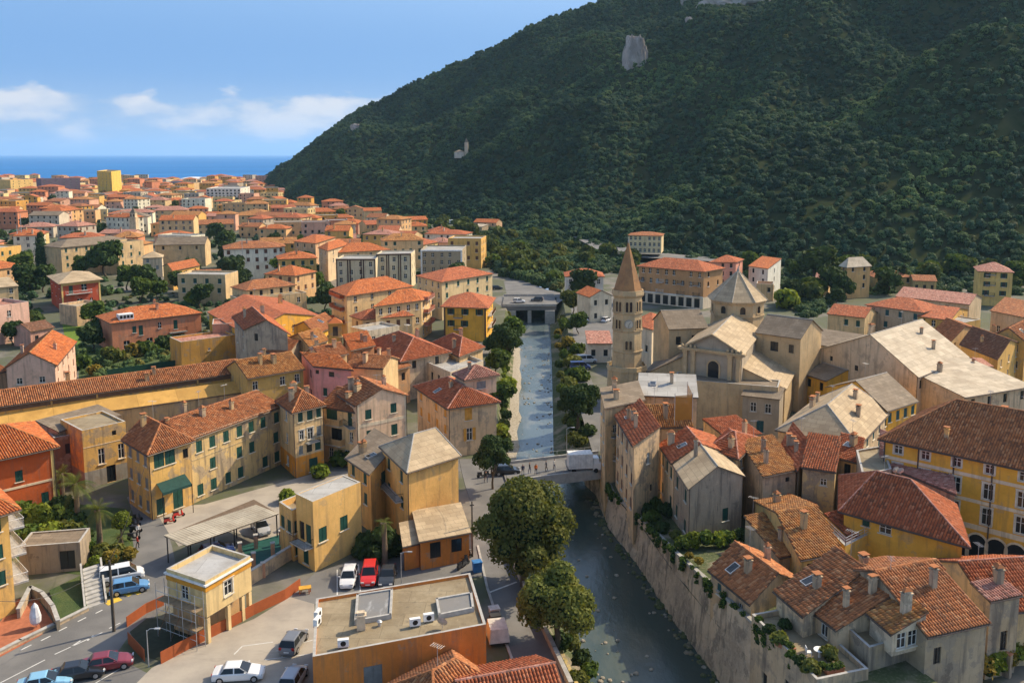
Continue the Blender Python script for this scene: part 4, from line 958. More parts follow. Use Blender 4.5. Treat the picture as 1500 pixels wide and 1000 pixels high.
c15 = H('house with dark red hip roof between hip roofed grey house and river trees', (634, 501), (673, 520), (707, 507), 7.6, 'hip', 1.9, 'ab', BE, 'red', .3, win={0: '3x2k'}, chim=1)
c16 = H('white terrace house with arches and potted plants near the river', (627, 536), (660, 550), (708, 533), 6.0, 'flat', wall=(.58, .52, .42), tile='sheet', wear=.2, par=.7, win={0: [(.18, 4.2, .9, 1.9, 'n'), (.48, 4.2, .9, 1.9, 'n'), (.78, 4.2, .9, 1.9, 'n')], 1: '3x1k'})
c16b = H('small brown house with red roof left of the white terrace house', (536, 531), (562, 545), (600, 535), 7.2, 'shed', 1.2, wall=(.45, .28, .16), tile='old', wear=.4, low=1, win={1: '2x1n'}, chim=1)
c17 = H('riverside house with yellow shutters and red hip roof by the bridge', (611, 564), (658, 595), (727, 586), 8.3, 'hip', 1.9, 'ab', (.57, .445, .30), 'red', .42, win={0: '4x2y', 1: [(.40, 6.7, 1.25, 2.1, 'y'), (.42, 3.4, 1.0, 2.0, 'p'), (.8, 1.2, 1.4, 2.0, 'k')]}, chim=1, ant=1, pipe=1, ov=.55)
c17b = H('square tower room with small orange roof on the riverside house', (667, 546), (682, 554), (727, 547), 11.4, 'pyramid', 1.4, 'ab', (.52, .42, .32), 'pink', .4, z0=8.3, win={1: [(.5, 1.6, 2.6, 1.2, 'e')]}, name='tower_room', cat='tower')
i1h = H('brown red walled house with orange roof left of the broad hip roofed house', (503, 499), (514, 512), (548, 505), 9.4, 'shed', 1.2, wall=(.42, .22, .12), tile='orange', wear=.4, low=1, win={1: '1x1n'}, chim=1)
i2h = H('low house with brown orange roof above the pink house', (450, 515), (470, 524), (508, 516), 9.8, 'gable', 1.4, 'bc', CR, 'brown', .4, win={1: '2x1k'}, chim=1)
i3h = H('yellow orange gabled house behind the small ochre bell tower', (430, 478), (462, 488), (492, 474), 9.2, 'gable', 1.8, 'bc', GO, 'brown', .15, win={1: '2x2k'})
i4h = H('pale house with flat terrace below the lower cream house with salmon roof', (540, 488), (585, 480), None, 6.5, 'flat', wall=(.58, .52, .42), tile='sheet', wear=.3, depth=7, par=.6, win={0: '3x1k'})
q = PD(491, 500, 176); q.z = 0; ob = thing('bell_tower', 'small square ochre bell tower with arched openings in the old quarter', 'tower', q)
mb = MB(); mb.box(q, 2.6, 2.6, 10.4, .3); mb.build('shaft', plaster(OC, .4), ob, q)
mb = MB(); mb.box((q.x, q.y, 10.4), 3.0, 3.0, .25, .3); mb.box((q.x, q.y, 10.65), 2.5, 2.5, 2.6, .3); mb.box((q.x, q.y, 13.25), 3.0, 3.0, .25, .3); mb.build('belfry', plaster(OC, .3), ob, q)
for k_ in range(4):
    a_ = .3 + k_ * math.pi / 2; mb = MB(); mb.box((q.x + 1.26 * math.sin(a_), q.y - 1.26 * math.cos(a_), 10.9), 1.0, .06, 1.9, a_); mb.build('opening', GLASS, ob, q)
mb = MB(); mb.box((q.x, q.y, 13.5), 2.9, 2.9, 1.0, .3, taper=.05); mb.build('cap', roofmat('orange', False), ob, q)
# ---- blocks further up the left bank
c1a = H('big apartment house with bright orange hip roof beside the striped flats', (485, 423), (508, 432), (604, 418), 11, 'hip', 2.6, 'bc', CR, 'orange', .15, win={0: '2x3k', 1: '4x3k'}, near=False)
c1b = H('cream apartment house with orange roof and two skylights', (550, 447), (617, 438), (632, 429), 10.5, 'hip', 2.6, 'ab', CR, 'orange', .15, win={0: '5x3k', 1: '3x3w'}, near=False)
c1c = H('lower cream house with salmon hip roof and brown windows in front', (515, 461), (531, 466), (604, 460), 7.4, 'hip', 1.7, 'bc', CR, 'red', .15, win={1: '5x2b', 0: '1x2b'}, near=False)
c2 = H('cream house with long red roof near the upper bridge', (611, 403), (647, 412), (721, 400), 11.3, 'hip', 2.2, 'bc', (.61, .51, .32), 'red', .1, win={0: '4x3k', 1: '5x3g'})
c3 = H('golden yellow house with brown corner strips and orange red roof by the river', (650, 447), (712, 449), (722, 435), 9, 'hip', 2.4, 'ab', GO, 'red', .1, win={0: '3x2o', 1: '2x2b'}, ov=.8)
c4 = H('cream flats with dark vertical strips and flat roof, left block', (492, 381), (550, 381), None, 11, 'flat', wall=(.60, .54, .40), tile='sheet', wear=.1, depth=12, par=.5, win={0: '4x3k'}, name='apartment_building', cat='apartment building')
c4b = H('cream flats with dark vertical strips and flat roof, right taller block', (551, 374), (602, 373), (608, 368), 12, 'flat', wall=(.60, .54, .40), tile='sheet', wear=.1, par=.5, win={0: '3x3k', 1: '2x3k'}, name='apartment_building', cat='apartment building')
c5 = H('grey brown apartment block with flat roof and white edges', (616, 368), (677, 368), (683, 361), 11, 'flat', wall=(.33, .29, .215), tile='sheet', wear=.2, par=.5, win={0: '5x3w', 1: '1x3n'}, name='apartment_building', cat='apartment building')
c6 = H('salmon beige apartment house with orange roof left of the striped flats', (431, 353), (462, 356), (491, 347), 11.5, 'hip', 2, 'ab', (.56, .38, .25), 'orange', .15, win={0: '3x3n', 1: '3x3k'})
c6b = H('tall beige house with orange roof touching the striped flats', (467, 362), (480, 366), (510, 357), 12, 'hip', 2, 'bc', (.56, .46, .33), 'orange', .15, win={0: '2x4k', 1: '2x3k'})
c7 = H('wide house with orange hip roof directly behind the striped flats', (496, 369), (571, 365), None, 10, 'hip', 2.6, 'ab', CR, 'orange', .15, depth=13, win={0: '4x2k'})
c9 = H('pale yellow house with red roof at the end of the roadside row', (582, 352), (610, 360), (641, 354), 9, 'hip', 1.8, 'ab', (.62, .50, .25), 'red', .1, win={0: '3x3k', 1: '3x2k'})
for i, (x0, y0, x1, y1, lab) in enumerate(((536, 329, 562, 328, 'farthest'), (553, 337, 584, 337, 'second farthest'), (569, 345, 604, 346, 'third farthest'))):
    H('red roofed terrace house, %s of the row along the road under the mountain' % lab, (x0, y0), (x1, y1), None, 8, 'gable', 2.0, 'ab', (CR, PC, BE)[i], 'red', .2, depth=12, win={0: '4x2k'}, group='terrace houses along the road')
# ---- right bank, along the river
r1 = H('tall narrow cream house rising straight from the river beside the bridge', (880, 578), (887, 596), (943, 584), 11.5, 'shed', 1.0, wall=(.64, .48, .29), tile='slabdark', wear=.5, z0=-5, low=1, win={0: '2x3k', 1: [(.25, 13, .7, 1.2, 'k'), (.3, 9.6, .7, 1.4, 'y'), (.35, 6, .7, 1.2, 'k')]}, chim=3, ov=.3)
r2 = H('river house with red tile roof and stained grey gable', (903, 608), (929, 651), (966, 636), 10.4, 'shed', 1.1, wall=(.60, .46, .30), tile='red', wear=.65, z0=-3, win={0: '4x3b', 1: [(.55, 10.8, .7, 1.5, 'w'), (.7, 6.6, .5, .9, 'n')]}, chim=2, ov=.3)
r3 = H('house with amber tile roof hung with orange scaffold netting', (950, 623), (1013, 621), None, 9.4, 'gable', 1.9, 'ab', (.45, .37, .27), 'amber', .5, depth=7, win={0: '3x2k'})
r3b = H('house with pale metal roof in front of the church steps', (936, 577), (1021, 580), None, 11, 'shed', 1.3, wall=(.5, .42, .32), tile='sheet', wear=.4, depth=8)
r4 = H('grey gabled house with old stone slab roof above the river garden', (987, 676), (1011, 713), (1088, 695), 8.5, 'gable', 1.9, 'ab', (.34, .29, .235), 'slab', .8, z0=1, win={0: '2x2g', 1: [(.68, 3.0, .9, 1.6, 'g')]}, chim=1, ov=.3, pipe=1)
r4b = H('cream house with red tile roof behind the slab roofed grey house', (969, 649), (987, 675), (1064, 662), 8.7, 'gable', 1.7, 'ab', (.58, .46, .32), 'red', .4, z0=1, win={0: '3x2g'}, chim=1)
r5 = H('house with orange streaked roof and slender white chimney', (1118, 696), (1166, 686), (1130, 653), 8, 'shed', 1.5, wall=(.46, .38, .28), tile='amber', wear=.6, low=0, ov=.3, win={0: [(.75, 6.8, .7, .6, 'n')]}, chim=1)
r5b = H('house with red hip roof left of the orange streaked roof', (1040, 656), (1079, 668), (1108, 640), 9, 'hip', 1.5, 'ab', CR, 'red', .4, win={1: '2x1k'}, chim=1)
r5c = H('small house with flat pinkish roof below the church', (1064, 640), (1112, 634), None, 8.6, 'shed', .8, wall=CR, tile='red', wear=.3, depth=6, win={0: '2x1k'})
r6 = H('house with steep striped red roof and stained yellow front', (1176, 683), (1223, 690), (1229, 657), 8.6, 'shed', 1.6, wall=(.52, .41, .22), tile='red', wear=.8, low=0, ov=.25, win={0: [(.66, 7.0, .8, .9, 'k')]})
r6b = H('narrow house with dark red roof left of the steep striped roof', (1146, 652), (1170, 684), (1186, 662), 8.2, 'shed', 1.2, wall=(.5, .42, .32), tile='red', wear=.6, low=0, chim=2)
r6c = H('grey windowless block behind the red hip roofed yellow house', (1254, 662), (1263, 698), (1306, 690), 9.2, 'flat', wall=(.36, .325, .275), tile='tar', wear=.7, par=.3)
r6d = H('small house with orange roof wedged right of the steep striped roof', (1226, 668), (1258, 676), (1264, 652), 8.4, 'shed', 1.0, wall=(.56, .40, .2), tile='red', wear=.4, low=0, win={0: '1x1n'})
r7 = H('broad house with pale stone hip roof and many chimneys in front of the church', (1140, 627), (1256, 649), (1302, 600), 8.0, 'hip', 3.4, 'bc', (.50, .42, .31), 'slab', .4, win={1: '5x2t', 0: '3x1n'}, ov=.35, inset=(5.0, 1.0), chim=5)
r7b = H('house with dark brown stone gable roof between pale roofed houses', (1212, 566), (1299, 600), (1343, 586), 8.4, 'gable', 2.8, 'bc', GO, 'slabdark', .3, win={1: '4x1t'}, ov=.3)
r8 = H('great pale stone roofed building with blank white gable on the right bank', (1203, 510), (1344, 550), (1417, 521), 10.4, 'gable', 5.0, 'bc', (.56, .47, .35), 'slabpale', .35, rp=.47, win={1: ['6x1n', (.12, 6.0, 1.0, 2.0, 't'), (.3, 5.6, 1.2, 2.6, 't'), (.44, 5.6, 1.2, 2.6, 't'), (.6, 6.0, 1.2, 2.3, 't'), (.72, 6.0, 1.2, 2.3, 't'), (.88, 6.2, 1.0, 1.9, 't')], 0: [(.12, 9.0, .8, .9, 'n'), (.4, 8.6, .9, 1.0, 'n'), (.15, 5.0, .8, .9, 'n'), (.62, 7.4, .9, 1.0, 'n'), (.9, 5, .8, 1, 'n')]}, ov=.4, chim=3, pipe=1, nst=3)
r9 = H('long golden yellow palazzo with brown roof, white bands and arcades', (1296, 639), (1640, 711), None, 12.4, 'hip', 4.2, 'ab', GO, 'old', .12, depth=15, ov=.6, inset=(6.5, 6.5),
       win={0: [(u, zz, w, hh, s) for u in (.07, .20, .345, .49, .635, .78, .92) for zz, w, hh, s in ((11.1, 1.0, 1.1, 's'), (8.4, 1.1, 1.9, 's'), (5.4, 1.1, 2.0, 's'))]}, chim=2, ant=2, name='palazzo', cat='palazzo')
r10 = H('narrow house with long pink metal roof in front of the palazzo', (1291, 678), (1398, 722), (1388, 677), 9.0, 'shed', 1.0, wall=(.42, .36, .28), tile='pink', wear=.7, low=0, ov=.2, win={0: '3x1n'})
r11 = H('yellow house with large red hip roof below the palazzo', (1237, 743), (1410, 790), (1393, 735), 8.4, 'hip', 3.2, 'ab', (.62, .375, .07), 'red', .15, ov=.6, inset=(4.2, 5.6), win={0: [(.37, 7.2, 1.3, 1.0, 'w'), (.2, 7.3, .8, .7, 'g'), (.15, 4.5, .9, 1.2, 'n')]}, chim=0, ant=2)
r12 = H('small yellow house with red lean-to roof and square chimney', (1250, 790), (1302, 775), None, 5.6, 'shed', 1.4, wall=(.60, .38, .10), tile='red', wear=.25, depth=4, win={0: [(.45, 4.6, .9, .6, 'n'), (.4, 1.8, 1.0, 1.8, 'n')]}, chim=2)
r13 = H('house with amber barrel tile roof beside the river garden', (1173, 817), (1233, 806), (1160, 726), 6.0, 'gable', 1.8, 'ab', (.56, .42, .18), 'amber', .4, win={0: '2x1n'}, chim=1, ov=.3)
r13b = H('narrow lower roof of orange tiles left of the amber roofed house', (1142, 815), (1169, 809), (1117, 763), 5.0, 'shed', 1.0, wall=(.45, .36, .25), tile='amber', wear=.5, low=0, ov=.2)
r14 = H('riverside house with orange tile roof and windows over the water', (1042, 832), (1101, 880), (1172, 851), 5.2, 'gable', 1.9, 'ab', (.50, .38, .25), 'old', .6, z0=-5.2, win={0: [(.22, 8.9, .7, 1.2, 't'), (.75, 8.6, .7, 1.3, 'k'), (.55, 5.6, .8, 1.6, 'e'), (.25, 5.0, .7, 1.9, 'n')]}, chim=1, ov=.35)
r15 = H('white walled house with brown tile roof sloping to the river', (1138, 864), (1178, 899), (1266, 868), 6.6, 'shed', 2.4, wall=(.60, .49, .34), tile='old', wear=.7, low=0, ov=.3, win={0: [(.6, 6.0, 1.0, 1.6, 'k')]})
r15b = H('white walled house with large dark tile roof and satellite dish at bottom right', (1177, 880), (1228, 918), (1318, 902), 6.4, 'shed', 2.6, wall=(.60, .49, .35), tile='old', wear=.7, low=0, ov=.35, win={0: [(.62, 5.4, .9, 1.7, 'w'), (.2, 5.6, .8, 1.2, 'n')], 1: [(.3, 3.2, 1.0, 2.0, 'n')]}, ant=0, chim=1)
r16 = H('house with broad coarse tile roof facing the viewer at bottom right', (1357, 928), (1446, 908), (1297, 816), 7.4, 'gable', 2.6, 'ab', (.40, .33, .24), 'old', .8, ov=.3, win={0: [(.2, 5.2, .8, 1.5, 'n')]}, chim=1)
r17 = H('small roof terrace room with bright orange tiles and white windows', (1275, 897), (1308, 925), (1356, 913), 7.6, 'shed', 1.1, wall=(.55, .48, .38), tile='amber', wear=.5, z0=5.4, low=0, ov=.3, win={1: [(.28, 1.2, 1.0, 1.4, 'w'), (.62, 1.2, 1.0, 1.4, 'w')]})
r18 = H('narrow stained tower house with pink ribbed roof at bottom right', (1424, 861), (1451, 879), (1494, 870), 7.6, 'shed', .5, wall=(.42, .34, .235), tile='pink', wear=.85, low=1, ov=.15, win={1: [(.55, 3.4, .8, 1.9, 'n')]}, chim=1)
r19 = H('house with red tile roof at the right edge behind the stained tower', (1452, 892), (1560, 884), None, 5.8, 'gable', 2.2, 'ab', CR, 'red', .3, depth=10)
r20 = H('terrace house base with planted roof garden above the river at bottom right', (1101, 906), (1196, 1003), (1272, 987), 4.3, 'flat', wall=(.47, .38, .27), tile='tar', wear=.6, z0=-5.2, par=.5, win={0: [(.6, 6.4, .9, 1.7, 'n'), (.25, 5, .8, 1.4, 'n')]})
r21 = H('stained concrete block under the roof terrace room', (1236, 922), (1273, 956), (1368, 928), 5.5, 'flat', wall=(.37, .31, .225), tile='tar', wear=.9, par=.5, win={1: [(.9, 2.0, .8, 1.6, 'n')]})
r22 = H('yellow house top with railed roof terrace left of the red hip roofed house', (1206, 774), (1238, 806), (1292, 778), 5.6, 'flat', wall=(.60, .39, .10), tile='pink', wear=.3, par=.5, win={0: '1x1n'})
r23 = H('tiny shed with tilted red roof beside the slender white chimney', (1140, 745), (1176, 752), (1190, 737), 4.6, 'shed', .6, wall=(.45, .36, .26), tile='red', wear=.5, low=1)
# ---- right bank behind
f1 = H('cream gabled house right of the great pale roof', (1367, 487), (1393, 499), (1432, 482), 9, 'gable', 2.0, 'ab', CR, 'brown', .3, win={1: '3x2n'})
f2 = H('house with long dark brown roof and yellow wall near the right edge', (1408, 503), (1462, 524), (1494, 503), 9, 'gable', 2.2, 'ab', YE, 'dark', .2, win={1: '3x2k'}, chim=1)
f3 = H('house with amber brown roof at the right edge behind the palazzo', (1452, 492), (1502, 500), (1534, 482), 10, 'gable', 2.2, 'bc', YE, 'brown', .2, win={0: '2x2k'})
f4 = H('tiny house with pink roof between great pale roof and dark brown roof', (1411, 542), (1426, 554), (1452, 537), 8.2, 'gable', 1.2, 'ab', PC, 'pink', .2, win={1: '2x1k'})
f5 = H('building with curved pale stone roof just behind the palazzo', (1412, 580), (1510, 564), None, 8.6, 'shed', 2.2, wall=OW, tile='slabpale', wear=.4, depth=13, win={0: '4x1n'})
f6 = H('brown roofed house highest at the right edge of the old town', (1452, 454), (1502, 464), (1540, 447), 8.5, 'gable', 2.0, 'ab', OW, 'brown', .2, win={0: '2x2k'})
f7 = H('low house with red roof left of the brown roofed houses', (1345, 462), (1392, 468), (1418, 452), 8.0, 'gable', 1.6, 'ab', YE, 'red', .2, win={0: '3x1k', 1: '2x1k'})
f8 = H('pale yellow flat topped house in front of the long pink roof', (1363, 466), (1414, 474), None, 7.4, 'flat', wall=YE, tile='sheet', wear=.2, depth=7, par=.3, win={0: '3x1n'})
f9 = H('long low warehouse with pink roof under the mountain', (1313, 433), (1420, 445), (1438, 435), 7, 'gable', 1.8, 'ab', OW, 'pink', .15, win={0: '5x1n'})
f10 = H('grey house with orange red roof and teal shutters behind the great pale roof', (1270, 445), (1351, 456), None, 9, 'hip', 2.0, 'ab', GW, 'red', .3, depth=11, win={0: '4x2t'}, near=False)
f11 = H('cream house with red roof and green shutters right of the church', (1213, 458), (1267, 464), None, 7.4, 'gable', 1.8, 'ab', CR, 'red', .25, depth=9, win={0: '3x2g'}, near=False)
f12 = H('low tan house wedged between church transept and cream house', (1176, 500), (1240, 510), None, 7, 'shed', 1.5, wall=(.52, .40, .24), tile='slabdark', wear=.3, depth=9, win={0: '3x1n'}, near=False)
f13 = H('golden low house at the foot of the church transept', (1178, 545), (1212, 556), None, 6.5, 'gable', 1.4, 'ab', GO, 'slabdark', .2, depth=9, win={0: '2x1n'})
g1 = H('long brown apartment block with red hip roof and shops behind the bell tower', (936, 388), (1031, 396), (1059, 391), 12, 'hip', 2.4, 'ab', TN, 'red', .08, win={0: '8x2w', 1: '2x2n'}, bands=((3.6, None, (.60, .56, .48)),), name='apartment_building', cat='apartment building', ov=.7)
g2 = H('pink apartment house with red roof behind the brown block', (1040, 383), (1078, 383), (1088, 379), 11, 'hip', 1.8, 'ab', (.58, .30, .24), 'red', .1, win={0: '3x3n', 1: '1x3n'})
g3 = H('cream country house with three rows of windows at the foot of the mountain', (921, 344), (969, 345), None, 11.5, 'hip', 1.2, 'ab', (.62, .54, .36), 'brown', .1, z0=3.5, depth=11, win={0: '7x3k'})
g4 = H('white house with slanting orange roof right of the pink apartment house', (1097, 389), (1125, 393), (1144, 386), 9, 'shed', 1.8, wall=(.70, .69, .68), tile='orange', wear=.05, low=0, win={0: '2x3n', 1: '1x3n'})
g5 = H('tall tan house with pale rounded roof among trees under the mountain', (1231, 387), (1241, 389), (1275, 387), 11, 'hip', 2.4, 'bc', (.55, .36, .17), 'slabpale', .15, win={0: '1x3n', 1: '2x3n'})
g6 = H('low yellowish house with brown hip roof right of the tall tan house', (1281, 405), (1337, 405), None, 5.2, 'hip', 2.0, 'ab', (.50, .38, .18), 'brown', .3, depth=11, win={0: '4x1n'})
g7 = H('yellow house with pinkish roof standing alone on the right under the mountain', (1434, 396), (1484, 398), None, 11, 'hip', 2.2, 'ab', (.60, .46, .18), 'pink', .1, depth=11, win={0: '2x3o'})
g8 = H('tiny cream cottage among trees left of the tall tan house', (1195, 406), (1214, 407), None, 6, 'gable', 1.2, 'ab', CR, 'pink', .2, depth=6, win={0: '1x1n'})
g9 = H('white house with orange red roof left of the bell tower near the river', (829, 404), (884, 404), None, 7.5, 'hip', 1.9, 'ab', (.66, .65, .63), 'red', .08, depth=10, win={0: '4x2k'})
g10 = H('cream house with curved gable half hidden by the bell tower', (865, 434), (896, 432), None, 7.5, 'gable', 1.6, 'bc', (.62, .57, .46), 'orange', .15, depth=9, win={0: '2x2n'})
g11 = H('white low building with red porch roof left of the bell tower', (861, 502), (896, 502), None, 4.6, 'shed', 1.2, wall=(.62, .56, .47), tile='pink', wear=.2, depth=8, win={0: '2x1n'}, near=False)
g12 = H('white house with red hip roof right behind the bell tower', (925, 472), (955, 481), (982, 466), 9.6, 'hip', 1.8, 'ab', (.64, .58, .47), 'red', .12, win={1: '2x3e', 0: '2x2n'}, near=False)
g13 = H('low yellow house right of the brown hip roofed house under the mountain', (1338, 410), (1372, 411), None, 4.6, 'gable', 1.4, 'ab', (.50, .40, .2), 'brown', .3, depth=8, win={0: '3x1n'})
g14 = H('cream annex below the white house with slanting orange roof', (1108, 418), (1133, 419), None, 5, 'flat', wall=CR, tile='pink', wear=.3, depth=6, win={0: '2x1n'})

# ================================================================== CHURCH AND BELL TOWER
GS = (.50, .365, .20)
m, n, l, bs = newmat('ashlar'); g = n.new('ShaderNodeNewGeometry'); pos = g.outputs['Position']
b_ = mixc(n, l, ramp(n, l, noise(n, l, pos, .35, 6, .62), .35, .68), (.60, .42, .215, 1), (.43, .305, .16, 1))
b_ = mixc(n, l, ramp(n, l, noise(n, l, pos, 1.0, 5, .6, (1.4, 1.4, .15)), .5, .75, 0, .55), b_, (.15, .125, .09, 1))
l.new(mixc(n, l, ramp(n, l, noise(n, l, pos, 3, 5, .65), .4, .75, 0, .5), b_, (.58, .46, .29, 1)), bs.inputs['Base Color']); bs.inputs['Roughness'].default_value = .9
bump(n, l, bs, noise(n, l, pos, 3, 5, .65), .08, .6); ASHLAR = m
m, n, l, bs = newmat('shaded_ashlar'); g = n.new('ShaderNodeNewGeometry'); pos = g.outputs['Position']
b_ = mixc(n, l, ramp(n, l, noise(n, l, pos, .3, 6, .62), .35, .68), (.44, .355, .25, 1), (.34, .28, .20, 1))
l.new(mixc(n, l, ramp(n, l, noise(n, l, pos, .9, 5, .65, (1.4, 1.4, .18)), .5, .75, 0, .6), b_, (.15, .13, .10, 1)), bs.inputs['Base Color']); bs.inputs['Roughness'].default_value = .9; ASHLAR_SHADED = m  # church stone greyed and darkened in colour, as if in shade
ch = thing('church', 'large golden stone church with octagonal dome and slab roofs', 'church', P(1080, 600, 0))
def arch_window(parent, base, p, d, u, z0, w, h, trim=.2, mat=None, name='window'):
    "round-headed opening framed in stone; p wall start, d direction, outward to the right of d"
    d = Vector(d).normalized(); o = Vector((d.y, -d.x, 0)); c = Vector((p[0], p[1], 0)) + d * u; mb = MB(); K = 10
    def pt(x, z, y): return c + d * x + o * y + Vector((0, 0, z))
    prof = [(-w / 2, z0), (w / 2, z0)] + [(w / 2 * math.cos(t), z0 + h - w / 2 + w / 2 * math.sin(t)) for t in np.linspace(0, math.pi, K)]
    mb.face([pt(x, z, .015) for x, z in prof], 1)
    w2 = w / 2 + trim; out = [(-w2, z0 - .0), (w2, z0 - .0)] + [(w2 * math.cos(t), z0 + h - w / 2 + w2 * math.sin(t)) for t in np.linspace(0, math.pi, K)]
    for i in range(len(prof)):
        j = (i + 1) % len(prof)
        if i == 0: continue
        a, b, q, r = prof[i], prof[j], out[j], out[i]
        mb.face([pt(*a, .11), pt(*r, .11), pt(*q, .11), pt(*b, .11)], 0); mb.face([pt(*r, .0), pt(*q, .0), pt(*q, .11), pt(*r, .11)], 0); mb.face([pt(*a, .11), pt(*b, .11), pt(*b, .015), pt(*a, .015)], 0)
    mb.box(tuple(pt(0, z0 - .14, .08)), w + 2 * trim + .2, .24, .14, math.atan2(d.y, d.x), 0)
    return mb.build(name, [mat or ASHLAR, GLASS], parent, base)
kw = dict(into=ch, wear=.5, wall=GS, wmat=ASHLAR, near=True, gutter=False)
# nave with the gabled front
house('c', (1037, 475), (1001, 508), (1087, 519), 13.0, 'gable', 2.9, 'ab', tile='slab', ov=.35, og=.5, **{**kw, 'wmat': ASHLAR_SHADED}); nq = [v.copy() for v in LASTQ]
b_, c_ = nq[1], nq[2]; fd = (c_ - b_).normalized(); FL = (c_ - b_).length; fo = Vector((fd.y, -fd.x, 0)); rz = math.atan2(fd.y, fd.x)
for u in (.5, 2.0, FL - 2.0, FL - .5):
    mb = MB(); p = b_ + fd * u + fo * .18; mb.box((p.x, p.y, 0), .75, .5, 12.2, rz); mb.box((p.x, p.y, 12.2), .95, .7, .45, rz); mb.box((p.x, p.y, 6.6), .9, .62, .3, rz); mb.build('pilaster', ASHLAR, ch, ch.location)
mb = MB(); p = b_ + fd * FL / 2 + fo * .25; mb.box((p.x, p.y, 12.65), FL + 1.2, .9, .3, rz); mb.box((p.x, p.y, 12.95), FL + 1.6, 1.2, .22, rz); mb.build('cornice', ASHLAR, ch, ch.location)
for u in list(np.linspace(.0, 2.4, 4)) + list(np.linspace(FL - 2.4, FL, 4)):
    mb = MB(); p = b_ + fd * u + fo * .45; mb.tube([(p.x, p.y, 13.15), (p.x, p.y, 13.3), (p.x, p.y, 13.55), (p.x, p.y, 13.8)], [.1, .24, .24, .04], 8); mb.build('finial', ASHLAR, ch, ch.location)
arch_window(ch, ch.location, b_, fd, FL * .53, 8.0, 2.0, 3.2, .28)
mb = MB()      # raking mouldings of the gable
pk = b_ + fd * FL / 2 + Vector((0, 0, 2.95)) + fo * .35
for e_ in (b_, c_):
    q = e_ + fo * .35 + Vector((0, 0, .15)); mb.tube([q, pk], .17, 6)
mb.build('gable_moulding', ASHLAR, ch, ch.location)
house('c', (975, 513), (942, 548), (1003, 557), 5.6, 'shed', 4.8, tile='slabdark', ov=.3, low=0, **kw)
house('c', (1111, 527), (1085, 563), (1150, 568), 7.3, 'shed', 3.2, tile='slab', ov=.35, low=2, win={1: '2x1n'}, **kw)
house('c', (980, 480), (1036, 478), None, 14, 'gable', 2.6, 'ab', tile='slabdark', ov=.4, depth=9.5, win={0: [(.7, 11.4, 1.6, 2.0, 'n'), (.25, 11.4, 1.0, 1.6, 'n')]}, **kw)
house('c', (1108, 485), (1173, 494), None, 14, 'gable', 2.6, 'ab', tile='slabdark', ov=.4, depth=9.5, win={0: [(.42, 11.6, 1.6, 1.8, 'n'), (.8, 11.6, 1.0, 1.6, 'n')]}, **kw)
house('c', (985, 556), (1140, 569), None, 8.2, 'flat', tile='slabdark', depth=5, par=.25, win={0: [(.84, 3.0, 1.3, 2.6, 't'), (.9, 6.6, .8, 1.0, 'n')]}, **kw)
house('c', (1088, 577), (1142, 583), None, 7.2, 'shed', .8, tile='slabdark', depth=4, win={0: [(.3, 5.2, 1.0, 1.6, 'k'), (.7, 5.2, 1.0, 1.6, 'k'), (.5, 2.0, 1.2, 2.0, 't')]}, **{**kw, 'wmat': ASHLAR_SHADED})
# octagonal crossing dome
dc = PD(1080, 440, 177); dc.z = 0
def octo(mb, c, r0, r1, z0, z1, mat=0, n=8, ph=math.pi / 8, cap=False):
    a = [Vector((c.x + r0 * math.cos(ph + i * 2 * math.pi / n), c.y + r0 * math.sin(ph + i * 2 * math.pi / n), z0)) for i in range(n)]
    b = [Vector((c.x + r1 * math.cos(ph + i * 2 * math.pi / n), c.y + r1 * math.sin(ph + i * 2 * math.pi / n), z1)) for i in range(n)]
    for i in range(n):
        j = (i + 1) % n; w = (a[j] - a[i]).length
        if r1 < .02: mb.face([a[i], a[j], b[i]], mat, [(0, 0), (w, 0), (w / 2, (b[i] - a[i]).length)])
        else: mb.face([a[i], a[j], b[j], b[i]], mat, [(0, 0), (w, 0), (w, z1 - z0), (0, z1 - z0)])
    if cap: mb.face(b, mat)
    return a, b
mb = MB(); octo(mb, dc, 5.3, 5.3, 8, 18.3); mb.build('drum', ASHLAR, ch, ch.location)
mb = MB(); octo(mb, dc, 5.65, 5.65, 17.7, 18.1); octo(mb, dc, 5.3, 5.65, 17.5, 17.7); octo(mb, dc, 5.5, 5.5, 15.0, 15.3, cap=True); mb.build('drum_cornice', ASHLAR, ch, ch.location)
mb = MB(); a, b = octo(mb, dc, 6.05, .0, 18.15, 23.9); octo(mb, dc, 6.05, 5.3, 18.15, 18.1, 0); mb.build('dome_roof', roofmat('slab', True), ch, ch.location)
for i in range(8):
    mb = MB(); ridge_line(mb, a[i] + Vector((0, 0, .05)), b[i] + Vector((0, 0, .0)), .13); mb.build('dome_rib', plain('pale_rib', (.5, .42, .3), .85), ch, ch.location)
mb = MB(); mb.tube([(dc.x, dc.y, 23.6), (dc.x, dc.y, 24.1), (dc.x, dc.y, 24.4), (dc.x, dc.y, 24.9)], [.3, .25, .12, .03], 8); mb.build('finial', STONE, ch, ch.location)
for i in range(8):
    a0 = math.pi / 8 + i * math.pi / 4; a1 = a0 + math.pi / 4; p = Vector((dc.x + 5.3 * math.cos(a0), dc.y + 5.3 * math.sin(a0), 0)); q = Vector((dc.x + 5.3 * math.cos(a1), dc.y + 5.3 * math.sin(a1), 0))
    if (p + q).y / 2 < dc.y + 1: arch_window(ch, ch.location, p, q - p, (q - p).length / 2, 15.7, 1.1, 1.5, .15)
